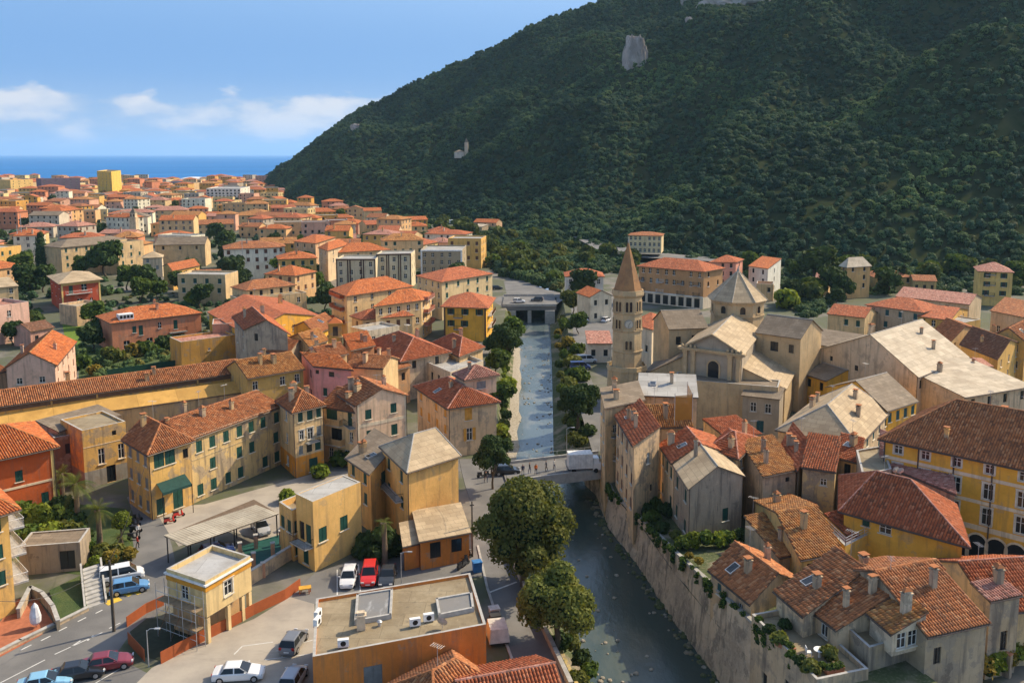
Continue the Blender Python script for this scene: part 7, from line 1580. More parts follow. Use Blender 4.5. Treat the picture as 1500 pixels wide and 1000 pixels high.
for z in (3.2, 6.6, 9.8): balcony(c1a, 0, .15, .85, z, 1.3, plain('orange_rail', (.5, .16, .06), .8), True); balcony(c1b, 1, .2, .9, z, 1.2, plain('salmon_rail', (.5, .24, .17), .8), True); balcony(g7, 0, .2, .5, z, 1.0)
for z in (3.0, 6.0): balcony(c3, 1, .2, .8, z, 1.1, plain('brown_rail', (.2, .1, .05), .8)); balcony(c3, 0, .25, .45, z, 1.0)
balcony(l16, 0, .62, .82, 3.2, 1.0); balcony(r1, 1, .2, .6, 3.4, .7, plain('rusty_rail', (.2, .14, .1), .8)); balcony(r1, 1, .15, .5, 6.9, .7)
def strip_part(t, side, u0, u1, z0, z1, mat, name, proud=.03):
    q_, base, h_, _ = HQ[t.name]; a, b = q_[side], q_[(side + 1) % 4]; d_ = (b - a).normalized(); L = (b - a).length; m_ = a + d_ * L * (u0 + u1) / 2 + Vector((d_.y, -d_.x, 0)) * (proud / 2 - .02)
    mb = MB(); mb.box((m_.x, m_.y, z0), L * (u1 - u0), proud + .04, z1 - z0, math.atan2(d_.y, d_.x)); mb.build(name, mat, t, base)
PALE = plaster((.64, .57, .45), .2); BRS = plain('brown_strip', (.10, .055, .04), .8)
for z0_, z1_ in ((3.55, 4.15), (6.75, 7.15), (9.7, 10.1)): strip_part(r9, 0, .0, 1.0, z0_, z1_, PALE, 'floor_band', .05)
strip_part(r9, 0, 0, 1, 11.95, 12.35, PALE, 'cornice_band', .12)
for u in (0.0, .165, .33, .5, .66, .83, .985): strip_part(r9, 0, u, u + .006, 0.0, 11.9, GUT, 'downpipe', .1)
for t_, hs2 in ((c4, 11.4), (c4b, 12.4)):
    for u in (.0, .28, .34, .62, .68, .97): strip_part(t_, 0, u, u + .03, 0, hs2, BRS, 'vertical_strip', .12)
for u in (0, .96): strip_part(c5, 0, u, u + .04, 0, 11.4, WHITE, 'corner_strip', .1); strip_part(c3, 0, u, u + .035, 0, 8.8, BRS, 'corner_strip', .06); strip_part(l17, 1, u, u + .04, 0, 8.9, plaster((.62, .46, .2), .1), 'corner_strip', .08)
strip_part(c5, 0, 0, 1, 11.0, 11.5, WHITE, 'roof_edge', .35); strip_part(c4, 0, 0, 1, 11.0, 11.4, BRS, 'roof_edge', .4); strip_part(c4b, 0, 0, 1, 12.0, 12.4, BRS, 'roof_edge', .4)
strip_part(l17, 1, 0, 1, 7.9, 8.6, plaster((.62, .46, .2), .1), 'frieze', .05); strip_part(l2, 1, 0, .97, 4.3, 4.6, PALE, 'string_course', .06); strip_part(l2, 1, .965, 1.0, 0, 8.9, plaster((.62, .50, .22), .2), 'corner_strip', .07)
strip_part(l6c, 1, 0, 1, 6.6, 7.1, PALE, 'floor_band', .04); strip_part(l6c, 1, 0, .035, 0, 10.2, PALE, 'corner_strip', .05); strip_part(l6c, 1, .97, 1.0, 0, 10.2, PALE, 'corner_strip', .05); strip_part(l4b, 0, 0, 1, 8.75, 9.2, plaster((.44, .40, .32), .7), 'stained_parapet', .16)
strip_part(l4b, 0, 0, 1, 5.9, 6.05, plaster((.44, .36, .22), .6), 'string_course', .06); strip_part(g1, 0, 0, 1, 3.5, 3.8, WHITE, 'floor_band', .1); strip_part(l5, 0, 0, 1, 5.9, 6.0, PALE, 'string_course', .04)
for u in (.325, .47, .82): strip_part(l3, 0, u, u + .006, 0, 9.4, plaster((.40, .27, .10), .5), 'pilaster', .18)
strip_part(l3, 0, 0, 1, 8.6, 9.3, plain('eave_shade_paint', (.14, .085, .05), .9), 'painted_eave_shade', .10)  # dark strip painted where the eave throws its shadow on the wall
# arcade of the palazzo and its shop windows
q_, base, h_, _ = HQ[r9.name]; a, b = q_[0], q_[1]; d_ = (b - a).normalized(); L = (b - a).length
for k in range(12):
    arch_window(r9, base, a, d_, L * (k + .5) / 12, .05, 2.0, 3.0, .22, PALE, 'arcade_arch')
for k in range(8):
    strip_part(g1, 0, .03 + k * .12, .11 + k * .12, .3, 3.1, GLASS, 'shop_window', .02)
# awning of the yellow corner house
aw = [P(219, 692, 5.4), P(259, 678, 5.4), P(281, 708, 4.0), P(238, 722, 4.0)]; q_, base, h_, _ = HQ[l4.name]
mb = MB(); mb.face(aw[::-1]); mb.face([x - Vector((0, 0, .08)) for x in aw]); mb.face([aw[3], aw[2], aw[2] - Vector((0, 0, .35)), aw[3] - Vector((0, 0, .35))][::-1]); awo = mb.build('awning', plain('awning_green', (.016, .06, .05), .8), l4, base)
for p in (aw[2], aw[3]): mb = MB(); mb.tube([(p.x, p.y, 0), (p.x, p.y, 3.95)], .05, 6); mb.build('awning_post', IRON, awo, base)
# orange netting on the amber roofed house
nx = thing('scaffold_netting', 'orange debris netting hung on scaffold poles over the amber tile roof', 'netting', P(1000, 622, 0)); ns = nx.location
pA, pB = P(988, 616, 10.0), P(1014, 614, 10.0)
m, n, l, bs = newmat('orange_net'); g = n.new('ShaderNodeNewGeometry'); l.new(mixc(n, l, noise(n, l, g.outputs['Position'], 1.3, 4), (.55, .24, .02, 1), (.36, .15, .015, 1)), bs.inputs['Base Color']); bs.inputs['Roughness'].default_value = .8; bs.inputs['Alpha'].default_value = .72; NET = m
mb = MB(); mb.face([pA, pB, pB + Vector((0, 0, 3.6)), pA + Vector((0, 0, 3.6))]); dpt = Vector((.3, 6, 0)); mb.face([pB, pB + dpt, pB + dpt + Vector((0, 0, 3.6)), pB + Vector((0, 0, 3.6))]); mb.build('net', NET, nx, ns)
for p in (pA, pB, pB + dpt): mb = MB(); mb.tube([(p.x, p.y, 0), (p.x, p.y, p.z + 3.9)], .05, 6); mb.build('pole', ZINC, nx, ns)
# dormer of the salmon villa
q_, base, h_, _ = HQ[l16.name]; a, b = q_[0], q_[1]; d_ = (b - a).normalized(); p = a + d_ * 3.6 + Vector((-d_.y, d_.x, 0)) * 1.4; mb = MB(); mb.box((p.x, p.y, 7.4), 3.4, 2.0, 1.5, math.atan2(d_.y, d_.x)); mb.build('dormer', WHITE, l16, base)
for k in range(4): p2 = a + d_ * (2.4 + k * .8) + Vector((-d_.y, d_.x, 0)) * .38; mb = MB(); mb.box((p2.x, p2.y, 7.9), .55, .06, .75, math.atan2(d_.y, d_.x)); mb.build('dormer_window', GLASS, l16, base)

# railing of the roof terrace, rubble and ivy along the river wall, cables
q_, base, h_, _ = HQ[r22.name]
for i in range(3): railing(r22, base, q_[i] + Vector((0, 0, .5)), q_[(i + 1) % 4] + Vector((0, 0, .5)), .9, 1.2, ZINC, 3)
def cable(label, a, b, sag=.8):
    t = thing('cable', label, 'cable', a); mb = MB(); mb.tube([a.lerp(b, k / 10) - Vector((0, 0, sag * 4 * (k / 10) * (1 - k / 10))) for k in range(11)], .022, 4); mb.build('wire', IRON, t, a)
pa, pb = P(167, 924, 0) + Vector((0, 0, 7.2)), P(692, 815, 0) + Vector((0, 0, 6.6))
cable('thin cable from the wooden utility pole to the yellow corner house', pa, P(218, 661, 8.8)); cable('thin cable from the dark pole to the tall yellow house', pb, P(671, 665, 9.4)); cable('thin cable from the wooden utility pole off to the left', pa, P(0, 880, 8), 1.2)
vv_, ff_ = [], []; off = 0; rq = random.Random(8)
for i in range(190):
    k = rq.uniform(.3, 6.0); j = int(k); f_ = k - j; x_ = RT[j][0] + (RT[j + 1][0] - RT[j][0]) * f_ - rq.uniform(.3, 1.5) ** 1.2; y_ = RT[j][1] + (RT[j + 1][1] - RT[j][1]) * f_; s_ = rq.uniform(.12, .42)
    me = RK[i % 4]; co = np.array([v_.co[:] for v_ in me.vertices]) * s_; vv_.append(co + np.array([x_, y_, ZW + .03])); fq = np.array([p_.vertices[:] for p_ in me.polygons]); ff_.append(fq + off); off += len(co)
tag(link('wall_rubble', raw_mesh('wall_rubble', np.concatenate(vv_), np.concatenate(ff_), BANK, smooth=True)), 'rubble and weeds at the foot of the river wall', None, None, 'stuff')
lob = []
for i in range(60):
    k = rq.uniform(.8, 5.6); j = int(k); f_ = k - j; x_ = RT[j][0] + (RT[j + 1][0] - RT[j][0]) * f_; y_ = RT[j][1] + (RT[j + 1][1] - RT[j][1]) * f_; zt = RZ[j] + (RZ[j + 1] - RZ[j]) * f_
    for m_ in range(rq.choice((1, 1, 2, 3))): lob.append((x_ - .05, y_ + rq.uniform(-.3, .3), zt + .1 - m_ * .55, rq.uniform(.22, .45)))
vi = link('hanging_ivy', crown_mesh('hanging_ivy', lob, 4200, .10, 7, [LV['mid'], coreM])); tag(vi, 'ivy and weeds hanging over the top of the river wall', None, None, 'stuff')

# things on the roof garden at bottom right
for lab, x, y, sx_, sy_, rz_ in (('long terracotta planter box on the roof garden, left one', 1150, 950, 1.8, .45, -.9), ('long terracotta planter box on the roof garden, right one', 1222, 985, 1.6, .45, .3)):
    p = P(x, y, 4.36); t = thing('planter_box', lab, 'planter', p); mb = MB(); mb.box(p, sx_, sy_, .45, rz_, taper=1.08); mb.build('trough', plain('terracotta_pot', (.42, .17, .09), .9), t, p); link('plants', crown_mesh('plants', [(math.cos(rz_) * k_, math.sin(rz_) * k_, .55, .3) for k_ in (-.6, -.2, .2, .6)], 260, .09, 3, [LV['mid'], coreM]), t)
p = P(1200, 962, 4.36); t = thing('garden_table', 'round white table on the roof garden', 'table', p); mb = MB(); mb.tube([p + Vector((0, 0, .70)), p + Vector((0, 0, .74))], .5, 14); mb.build('table_top', WHITE, t, p); mb = MB(); mb.tube([p, p + Vector((0, 0, .7))], [.12, .05], 8); mb.build('pedestal', WHITE, t, p)
for k_, lab in enumerate(('white garden chair left of the round white table', 'white garden chair right of the round white table')):
    p2 = p + Vector(((-.9, .9)[k_], .1, 0)); t = thing('garden_chair', lab, 'chair', p2); mb = MB(); mb.box((p2.x, p2.y, p2.z + .42), .45, .45, .05); mb.build('seat', WHITE, t, p2); mb = MB(); mb.box((p2.x + (-.22, .22)[k_], p2.y, p2.z + .47), .05, .45, .45); mb.build('backrest', WHITE, t, p2)
    for ax_ in (-.2, .2):
        for ay_ in (-.2, .2): mb = MB(); mb.box((p2.x + ax_, p2.y + ay_, p2.z), .04, .04, .42); mb.build('leg', WHITE, t, p2)

# ---- vehicles
def car_parts(kind):
    L, Wd, Hh = {'hatch': (4.0, 1.74, 1.47), 'suv': (4.3, 1.82, 1.62), 'sedan': (4.5, 1.78, 1.42), 'van': (4.6, 1.85, 1.85)}[kind]
    hx, hw = L / 2, Wd / 2; bz = .95 if kind != 'van' else 1.1
    # body: stations from tail to nose (x, top z, half width factor)
    S = [(-hx, .62, .80), (-hx + .08, bz - .06, .90), (-hx + .5, bz, .97), (-.5, bz, 1.0), (.45, bz - .01, 1.0), (hx - 1.15, bz - .02, .985), (hx - .55, bz - .14, .95), (hx - .12, bz - .30, .86), (hx, .52, .76)]
    if kind == 'van': S[5] = (hx - .9, bz - .02, .985); S[6] = (hx - .4, bz - .12, .95)
    body = MB(); rings = []
    for x, zt, k in S:
        w = hw * k; rings.append([Vector((x, -w * .93, .24)), Vector((x, -w, .42)), Vector((x, -w, zt - .14)), Vector((x, -w * .93, zt - .02)), Vector((x, -w * .7, zt)), Vector((x, w * .7, zt)), Vector((x, w * .93, zt - .02)), Vector((x, w, zt - .14)), Vector((x, w, .42)), Vector((x, w * .93, .24))])
    for i in range(len(rings) - 1):
        for k in range(10): body.face([rings[i][k], rings[i + 1][k], rings[i + 1][(k + 1) % 10], rings[i][(k + 1) % 10]][::-1])
    body.face(rings[0]); body.face(rings[-1][::-1])
    # cabin
    xr0, xr1 = {'hatch': (-hx + .45, .30), 'suv': (-hx + .35, .35), 'sedan': (-1.15, .25), 'van': (-hx + .12, .85)}[kind]; xb0, xb1 = {'hatch': (-hx + .10, 1.02), 'suv': (-hx + .12, 1.05), 'sedan': (-hx + .75, 1.0), 'van': (-hx + .05, hx - .75)}[kind]
    w0, w1 = hw * .93, hw * .74; bzz = bz - .03
    lo = [Vector((xb0, -w0, bzz)), Vector((xb1, -w0, bzz)), Vector((xb1, w0, bzz)), Vector((xb0, w0, bzz))]; hi = [Vector((xr0, -w1, Hh - .05)), Vector((xr1, -w1, Hh - .05)), Vector((xr1, w1, Hh - .05)), Vector((xr0, w1, Hh - .05))]
    roof = [Vector((xr0 + .12, -w1 + .12, Hh)), Vector((xr1 - .12, -w1 + .12, Hh)), Vector((xr1 - .12, w1 - .12, Hh)), Vector((xr0 + .12, w1 - .12, Hh))]
    body.face(roof)
    for i in range(4): body.face([hi[i], hi[(i + 1) % 4], roof[(i + 1) % 4], roof[i]])
    for i in range(4):       # corner pillars
        p, q = lo[i], hi[i]; d = Vector((.09 if i in (0, 3) else -.09, 0, 0)); e = Vector((0, .09 if i < 2 else -.09, 0)); body.face([p, p + d, q + d, q] if i in (0, 2) else [p + d, p, q, q + d]); body.face([p + e, p, q, q + e] if i in (0, 2) else [p, p + e, q + e, q])
    for sgn in (0, 1):
        y = (-1, 1)[sgn]; xm = (xb0 + xb1) / 2 - .05; a = Vector((xm, y * (w0 + .003), bzz)); b = Vector((xm - .02, y * (w1 + .003), Hh - .05)); f = [a, a + Vector((.11, 0, 0)), b + Vector((.11, 0, 0)), b]; body.face(f if sgn == 0 else f[::-1])
    glass = MB()
    def ins(p, q, r, s, k=.985): c = (p + q + r + s) / 4; return [c + (x - c) * k for x in (p, q, r, s)]
    for i in range(4): j = (i + 1) % 4; glass.face(ins(lo[i], lo[j], hi[j], hi[i], .97))
    wheel = MB(); n_ = 14
    def disc(mb, r, y0, y1, mat):
        A = [Vector((r * math.cos(t), y0, r * math.sin(t))) for t in np.linspace(0, 2 * math.pi, n_, endpoint=False)]; Bq = [Vector((v.x, y1, v.z)) for v in A]
        for k in range(n_): mb.face([A[k], A[(k + 1) % n_], Bq[(k + 1) % n_], Bq[k]], mat)
        mb.face(A[::-1], mat); mb.face(Bq, mat)
    disc(wheel, .32, -.1, .1, 0); rim = MB(); disc(rim, .2, -.112, .112, 0)
    lamp = MB(); lamp.box((0, 0, -.07), .10, .34, .14); tl = MB(); tl.box((0, 0, -.1), .08, .24, .22)
    pl = MB(); pl.box((0, 0, -.06), .03, .5, .12)
    return dict(L=L, W=Wd, bz=bz, body=body, glass=glass, wheel=wheel, rim=rim, lamp=lamp, tl=tl, pl=pl)
CARM = {}
TYRE = plain('tyre', (.018, .018, .018), .9); RIM = plain('alloy_rim', (.45, .45, .46), .35, .7); LAMPM = plain('headlamp', (.7, .7, .68), .15); TAILM = plain('tail_lamp', (.35, .012, .01), .3)
m, n, l, bs = newmat('car_glass'); bs.inputs['Base Color'].default_value = (.012, .015, .018, 1); bs.inputs['Roughness'].default_value = .06; CGL = m
def paint(name, col):
    k = 'paint_' + name
    if k in MATS: return MATS[k]
    m, n, l, bs = newmat(k); bs.inputs['Base Color'].default_value = rgba(col); bs.inputs['Roughness'].default_value = .32; bs.inputs['Coat Weight'].default_value = .6; bs.inputs['Coat Roughness'].default_value = .08; return m
PA = {'white': (.72, .72, .71), 'red': (.60, .025, .015), 'dark': (.035, .038, .042), 'silver': (.42, .43, .45), 'blue': (.10, .26, .48), 'maroon': (.20, .018, .025), 'black': (.015, .015, .017), 'navy': (.02, .05, .19), 'skyblue': (.22, .45, .62), 'grey': (.16, .165, .175)}
def car(label, x, y, deg, col, kind='hatch', name='car', cat='car', group=None, pos=None, z=.03):
    if kind not in CARM:
        k = car_parts(kind); CARM[kind] = (k, {n_: lm(n_, k[n_], mt, n_ == 'body') for n_, mt in (('glass', CGL), ('wheel', TYRE), ('rim', RIM), ('lamp', LAMPM), ('tl', TAILM), ('pl', WHITE))})
    k, ms = CARM[kind]; bk = (kind, col)
    if bk not in CARM: CARM[bk] = lm('body', k['body'], paint(col, PA[col]))
    p = Vector(pos) if pos is not None else P(x, y, 0); t = thing(name, label, cat, (p.x, p.y, p.z + z), group, math.radians(deg))
    link('body', CARM[bk], t); link('windows', ms['glass'], t)
    for sx in (-1, 1):
        for sy in (-1, 1):
            w = link('wheel', ms['wheel'], t, (sx * (k['L'] / 2 - .75), sy * (k['W'] / 2 - .10), .32)); link('rim', ms['rim'], w)
    for sy in (-1, 1): link('headlight', ms['lamp'], t, (k['L'] / 2 - .06, sy * (k['W'] / 2 - .32), .62)); link('tail_light', ms['tl'], t, (-k['L'] / 2 + .05, sy * (k['W'] / 2 - .25), .78))
    link('number_plate', ms['pl'], t, (-k['L'] / 2 - .005, 0, .5)); link('number_plate', ms['pl'], t, (k['L'] / 2 + .005, 0, .40))
    mb = MB()
    for sy in (-1, 1): o = MB(); o.box((.75, sy * (k['W'] / 2 + .06), k['bz'] - .02), .14, .16, .12); link('mirror', CARM.setdefault(('mir', kind, col, sy), lm('mirror', o, paint(col, PA[col]))), t)
    return t
car('white hatchback with dark roof parked behind the flat felt roofed building', 511, 852, -86, 'white')
car('bright red car parked between white and dark grey cars', 541, 848, -84, 'red', 'suv'); car('dark grey car parked beside the bright red car', 568, 850, -87, 'dark', 'sedan')
car('silver grey hatchback parked at the left edge of the flat felt roofed building', 431, 946, 84, 'grey'); car('white car seen from the side in the pale car park', 350, 993, 6, 'white', 'sedan')
car('silver car at the bottom edge beside the flat felt roofed building', 430, 1001, 86, 'silver'); car('bright blue car parked at the yellow bays', 190, 866, 24, 'blue'); car('white van parked behind the blue car near the steps', 179, 850, 27, 'white', 'van', 'van', 'van')
car('dark red car parked in the lower left corner', 157, 978, 20, 'maroon', 'sedan'); car('black car parked left of the dark red car', 115, 992, 20, 'black', 'sedan'); car('pale blue car cut by the bottom edge at lower left', 66, 1008, 20, 'skyblue', 'sedan')
car('silver car half under the carport roof', 382, 778, -58, 'silver'); car('dark blue car in the shade under the carport', 318, 812, 30, 'navy'); car('black car waiting at the left end of the bridge', 742, 694, 8, 'black')
car('white delivery van parked on the right bank left of the bell tower', 860, 531, 8, 'white', 'van', 'van', 'van'); car('dark blue van parked in front of the white delivery van', 850, 541, 5, 'navy', 'van', 'van', 'van'); car('light blue car parked nearest on the right bank', 849, 550, 5, 'blue')
for i, (x, y) in enumerate(((864, 470), (872, 469), (880, 468), (888, 471))): car('%s car of the cluster parked behind the low white building by the bell tower' % ('leftmost', 'second', 'third', 'rightmost')[i], x, y, 60, ('white', 'silver', 'dark', 'white')[i])
car('white car crossing the upper bridge on the left', 0, 0, 0, 'white', pos=(q2[0].x + 5, q2[0].y + 7, .43)); car('dark car crossing the upper bridge on the right', 0, 0, 180, 'dark', pos=(q2[1].x - 6, q2[0].y + 10, .43)); car('black car at the road left of the upper bridge', 728, 424, 20, 'black')
# white box truck on the bridge
p = P(853, 690, .25); tk = thing('truck', 'white box truck parked at the right end of the bridge', 'truck', p, None, math.radians(7)); 
mb = MB(); mb.box((-.4, 0, .75), 3.6, 2.0, 2.2); mb.build('cargo_box', WHITE, tk); mb = MB(); mb.box((-.4, 0, .55), 3.7, 1.7, .2); mb.build('chassis', IRON, tk)
mb = MB(); mb.box((2.05, 0, .45), 1.2, 1.85, 1.0); mb.box((1.95, 0, 1.45), .95, 1.7, .75, taper=.85); mb.build('cab', paint('white', PA['white']), tk); mb = MB(); mb.box((2.36, 0, 1.5), .25, 1.4, .5); mb.build('windscreen', CGL, tk)
for sx in (-1.4, 1.9):
    for sy in (-.85, .85): link('wheel', CARM['hatch'][1]['wheel'], tk, (sx, sy, .36), sc=1.1)
for k_ in range(5): mb = MB(); mb.box((-1.9 + k_ * .75, -1.012, .8), .05, .03, 2.1); mb.build('panel_rib', ZINC, tk)
# scooters
sm = {}
def scooter(label, p, deg, col, group):
    t = thing('scooter', label, 'scooter', p, group, math.radians(deg))
    if not sm:
        w = CARM['hatch'][1]['wheel']; mb = MB(); mb.box((-.35, 0, .35), .8, .32, .38, taper=.75); mb.box((.15, 0, .22), .5, .28, .12); mb.tube([(.48, 0, .25), (.40, 0, .6), (.34, 0, .95)], [.12, .14, .06], 6); sm['b'] = mb
        mb = MB(); mb.box((-.35, 0, .73), .7, .28, .10); sm['seat'] = lm('seat', mb, IRON); mb = MB(); mb.tube([(.34, -.32, 1.0), (.34, .32, 1.0)], .03, 5); sm['bar'] = lm('handlebar', mb, IRON)
    if col not in sm: sm[col] = lm('body', sm['b'], paint(col, PA[col]))
    link('body', sm[col], t); link('seat', sm['seat'], t); link('handlebar', sm['bar'], t)
    for x in (-.55, .58): link('wheel', CARM['hatch'][1]['wheel'], t, (x, 0, .22), sc=(.7, .55, .7))
for i, (x, y, c, d_) in enumerate(((628, 825, 'black', 60), (640, 822, 'dark', 70), (672, 818, 'black', 65), (679, 816, 'navy', 65), (686, 819, 'black', 65), (682, 828, 'dark', 60), (676, 832, 'black', 60))):
    scooter('dark scooter parked before the grey wall of the orange annex', P(x, y, .02), d_, c, 'scooters by the grey wall')
scooter('red scooter parked under the green awning, left one', P(249, 766, .02), 30, 'red', 'red scooters'); scooter('red scooter parked under the green awning, right one', P(262, 757, .02), 40, 'red', 'red scooters')
for i, (x, y) in enumerate(((196, 790), (199, 779), (197, 770), (200, 762))): scooter('dark scooter in the row at the lane edge beside the palm garden', P(x, y, .02), 10, 'black', 'scooters beside the palm garden')
for i, (x, y) in enumerate(((706, 699), (716, 697))): scooter('dark scooter parked at the street end near the bridge', P(x, y, .02), 15, 'black', 'scooters near the bridge')
# people
def person_mesh(name, shirt, trousers, pose):
    me = bpy.data.meshes.new(name); st_ = .16 if pose == 'walk' else .07
    V = [(0, 0, .95), (0, .02, 1.15), (0, .02, 1.38), (0, 0, 1.50), (0, -.02, 1.62), (0, -.03, 1.70), (.10, 0, .90), (.12, -st_, .50), (.12, -st_ * .6, .07), (.12, -st_ * .6 - .14, .04), (-.10, 0, .90), (-.12, st_, .50), (-.12, st_ * 1.6, .08), (-.12, st_ * 1.6 - .13, .04), (.19, .02, 1.40), (.24, .06, 1.14), (.23, -.06, .92), (.22, -.10, .84), (-.19, .02, 1.40), (-.24, -.02, 1.14), (-.23, -.14, .94), (-.22, -.18, .86)]
    E = [(0, 1), (1, 2), (2, 3), (3, 4), (4, 5), (0, 6), (6, 7), (7, 8), (8, 9), (0, 10), (10, 11), (11, 12), (12, 13), (2, 14), (14, 15), (15, 16), (16, 17), (2, 18), (18, 19), (19, 20), (20, 21)]
    R = [.14, .13, .15, .055, .095, .07, .09, .065, .045, .04, .09, .065, .045, .04, .06, .048, .036, .03, .06, .048, .036, .03]
    me.from_pydata(V, E, []); o = bpy.data.objects.new(name, me); COL.objects.link(o); md = o.modifiers.new('s', 'SKIN'); sv = me.skin_vertices[0].data
    for i, r in enumerate(R): sv[i].radius = (r, r * .8 if i < 3 else r)
    sv[0].use_root = True; md2 = o.modifiers.new('u', 'SUBSURF'); md2.levels = md2.render_levels = 1
    dg = bpy.context.evaluated_depsgraph_get(); out = bpy.data.meshes.new_from_object(o.evaluated_get(dg)); bpy.data.objects.remove(o)
    out.materials.clear(); SKIN = plain('skin', (.50, .29, .20), .7); HAIR = plain('hair', (.03, .02, .015), .8)
    for m_ in (shirt, trousers, SKIN, HAIR, TYRE): out.materials.append(m_)
    for p_ in out.polygons:
        c = p_.center; p_.material_index = 3 if c.z > 1.66 or (c.z > 1.58 and c.y > .03) else 2 if c.z > 1.47 or (abs(c.x) > .17 and c.z < .98) else 0 if c.z > .98 else 4 if c.z < .09 else 1; p_.use_smooth = True
    return out
cl = {k: plain('cloth_' + k, c, .9) for k, c in (('orange', (.65, .16, .02)), ('white', (.6, .6, .58)), ('navy', (.03, .04, .09)), ('black', (.02, .02, .02)), ('jeans', (.06, .09, .17)), ('red', (.45, .04, .03)), ('grey', (.2, .2, .2)))}
for lab, x, y, z, s_, t_, rz, po in (('person in an orange top and dark trousers standing on the bridge', 785, 695, .25, 'orange', 'navy', .4, 'stand'), ('person in black walking on the bridge left of the orange top', 776, 693, .25, 'black', 'jeans', 1.6, 'walk'), ('person in grey on the bridge right of the orange top', 800, 690, .25, 'grey', 'black', -1.3, 'walk'), ('person in white on the bridge nearest the truck', 812, 688, .25, 'white', 'jeans', 1.2, 'stand'), ('person in navy at the left end of the bridge', 766, 696, .25, 'navy', 'grey', .2, 'walk'),
        ('person in white shirt beside the scooters of the palm garden', 203, 786, .01, 'white', 'black', .8, 'stand'), ('person in red walking in the lane past the palm garden', 202, 803, .01, 'red', 'black', 2.2, 'walk'), ('person in dark clothes on the street near the bridge tree', 712, 706, .01, 'black', 'navy', 1.0, 'walk')):
    o = link('person', person_mesh('person', cl[s_], cl[t_], po), None, P(x, y, z), rz); tag(o, lab, 'person')
# poles, lamps, signs, bins
def pole(name, label, cat, x, y, h, r=.09, mat=None, lamp=False, arm=0.0):
    p = P(x, y, 0); t = thing(name, label, cat, p); mb = MB(); mb.tube([p - Vector((0, 0, .2)), p + Vector((0, 0, h * .5)), p + Vector((0, 0, h))], [r * 1.15, r, r * .75], 8); mb.build('pole', mat or plain('pole_wood', (.10, .08, .06), .9), t, p)
    if lamp:
        mb = MB(); mb.tube([p + Vector((0, 0, h - .1)), p + Vector((.3, 0, h + .15)), p + Vector((.9, 0, h + .2))], .035, 6); mb.build('arm', ZINC, t, p); mb = MB(); mb.box((p.x + 1.0, p.y, h + .12), .5, .22, .10); mb.build('lamp_head', ZINC, t, p)
    if arm: mb = MB(); mb.box((p.x, p.y, h - .5), arm, .1, .12, .3); mb.build('crossarm', plain('pole_wood', (.1, .08, .06), .9), t, p)
    return t
pole('utility_pole', 'tall dark wooden utility pole at the roadside left of the building site', 'utility pole', 167, 924, 7.4, .15, arm=.9); pole('street_lamp', 'thin street lamp at the corner of the building site', 'street lamp', 218, 976, 3.6, .05, ZINC, True)
pole('utility_pole', 'dark pole at the right corner of the orange annex', 'utility pole', 692, 815, 6.8, .10, arm=.5); pole('lamp_post', 'thin lamp post behind the flat felt roofed building', 'street lamp', 588, 858, 3.8, .05, ZINC, True)
pole('lamp_post', 'lamp post on the bridge parapet near the truck', 'street lamp', 830, 668, 4.5, .05, ZINC, True); pole('mast', 'tall thin white mast between houses at far left', 'mast', 33, 362, 17, .2, ZINC); pole('mast', 'second tall mast right of the first at far left', 'mast', 27, 365, 12, .2, ZINC); pole('flagpole', 'thin mast rising left of the striped apartment flats', 'mast', 357, 415, 17, .12, ZINC)
for i, (x, y, c_) in enumerate(((699, 836, (.05, .2, .45)), (724, 905, (.5, .5, .48)), (725, 915, (.05, .05, .05)))):
    p = P(x, y, .02); t = thing('waste_bin', ('blue waste bin at the street edge', 'pale waste bin near the flat felt roofed building', 'black waste bin near the flat felt roofed building')[i], 'bin', p); mb = MB(); mb.box(p, .9, .8, 1.1, .3, taper=1.12); mb.build('container', plain('bin_%d' % i, c_, .6), t, p); mb = MB(); mb.box((p.x, p.y, p.z + 1.1), 1.08, .98, .1, .3); mb.build('lid', plain('bin_%d' % i, c_, .6), t, p)
p = P(729, 938, .02); t = thing('van_tarpaulin', 'pale covered trailer beside the riverside street', 'trailer', p); mb = MB(); mb.box((p.x, p.y, .5), 2.0, 2.6, 1.3, .2, taper=.85); mb.build('cover', plain('tarp', (.55, .53, .48), .8), t, p); mb = MB(); mb.box((p.x, p.y, .3), 1.8, 2.4, .2, .2); mb.build('frame', IRON, t, p)
p = P(53, 918, .05); t = thing('parasol', 'closed white parasol on the terracotta terrace', 'parasol', p); mb = MB(); mb.tube([p + Vector((0, 0, .3)), p + Vector((0, 0, .6)), p + Vector((0, 0, 1.2)), p + Vector((0, 0, 2.2)), p + Vector((0, 0, 2.6))], [.25, .5, .55, .32, .04], 10); mb.build('canopy', plain('parasol_cloth', (.68, .66, .66), .9), t, p, smooth=True); mb = MB(); mb.tube([p, p + Vector((0, 0, 2.7))], .03, 6); mb.build('pole', IRON, t, p)
p = P(98, 866, 0); t = thing('playhouse', 'orange and yellow plastic toy table near the court corner', 'toy', P(447, 868, 0)); p = t.location; mb = MB(); mb.box((p.x, p.y, .55), 1.3, .8, .12, .3); mb.build('top', plain('toy_yellow', (.65, .35, .05), .5), t, p)
for sx in (-.5, .5):
    for sy in (-.28, .28): mb = MB(); mb.box((p.x + sx, p.y + sy, 0), .1, .1, .55, .3); mb.build('leg', plain('toy_orange', (.6, .15, .04), .5), t, p)
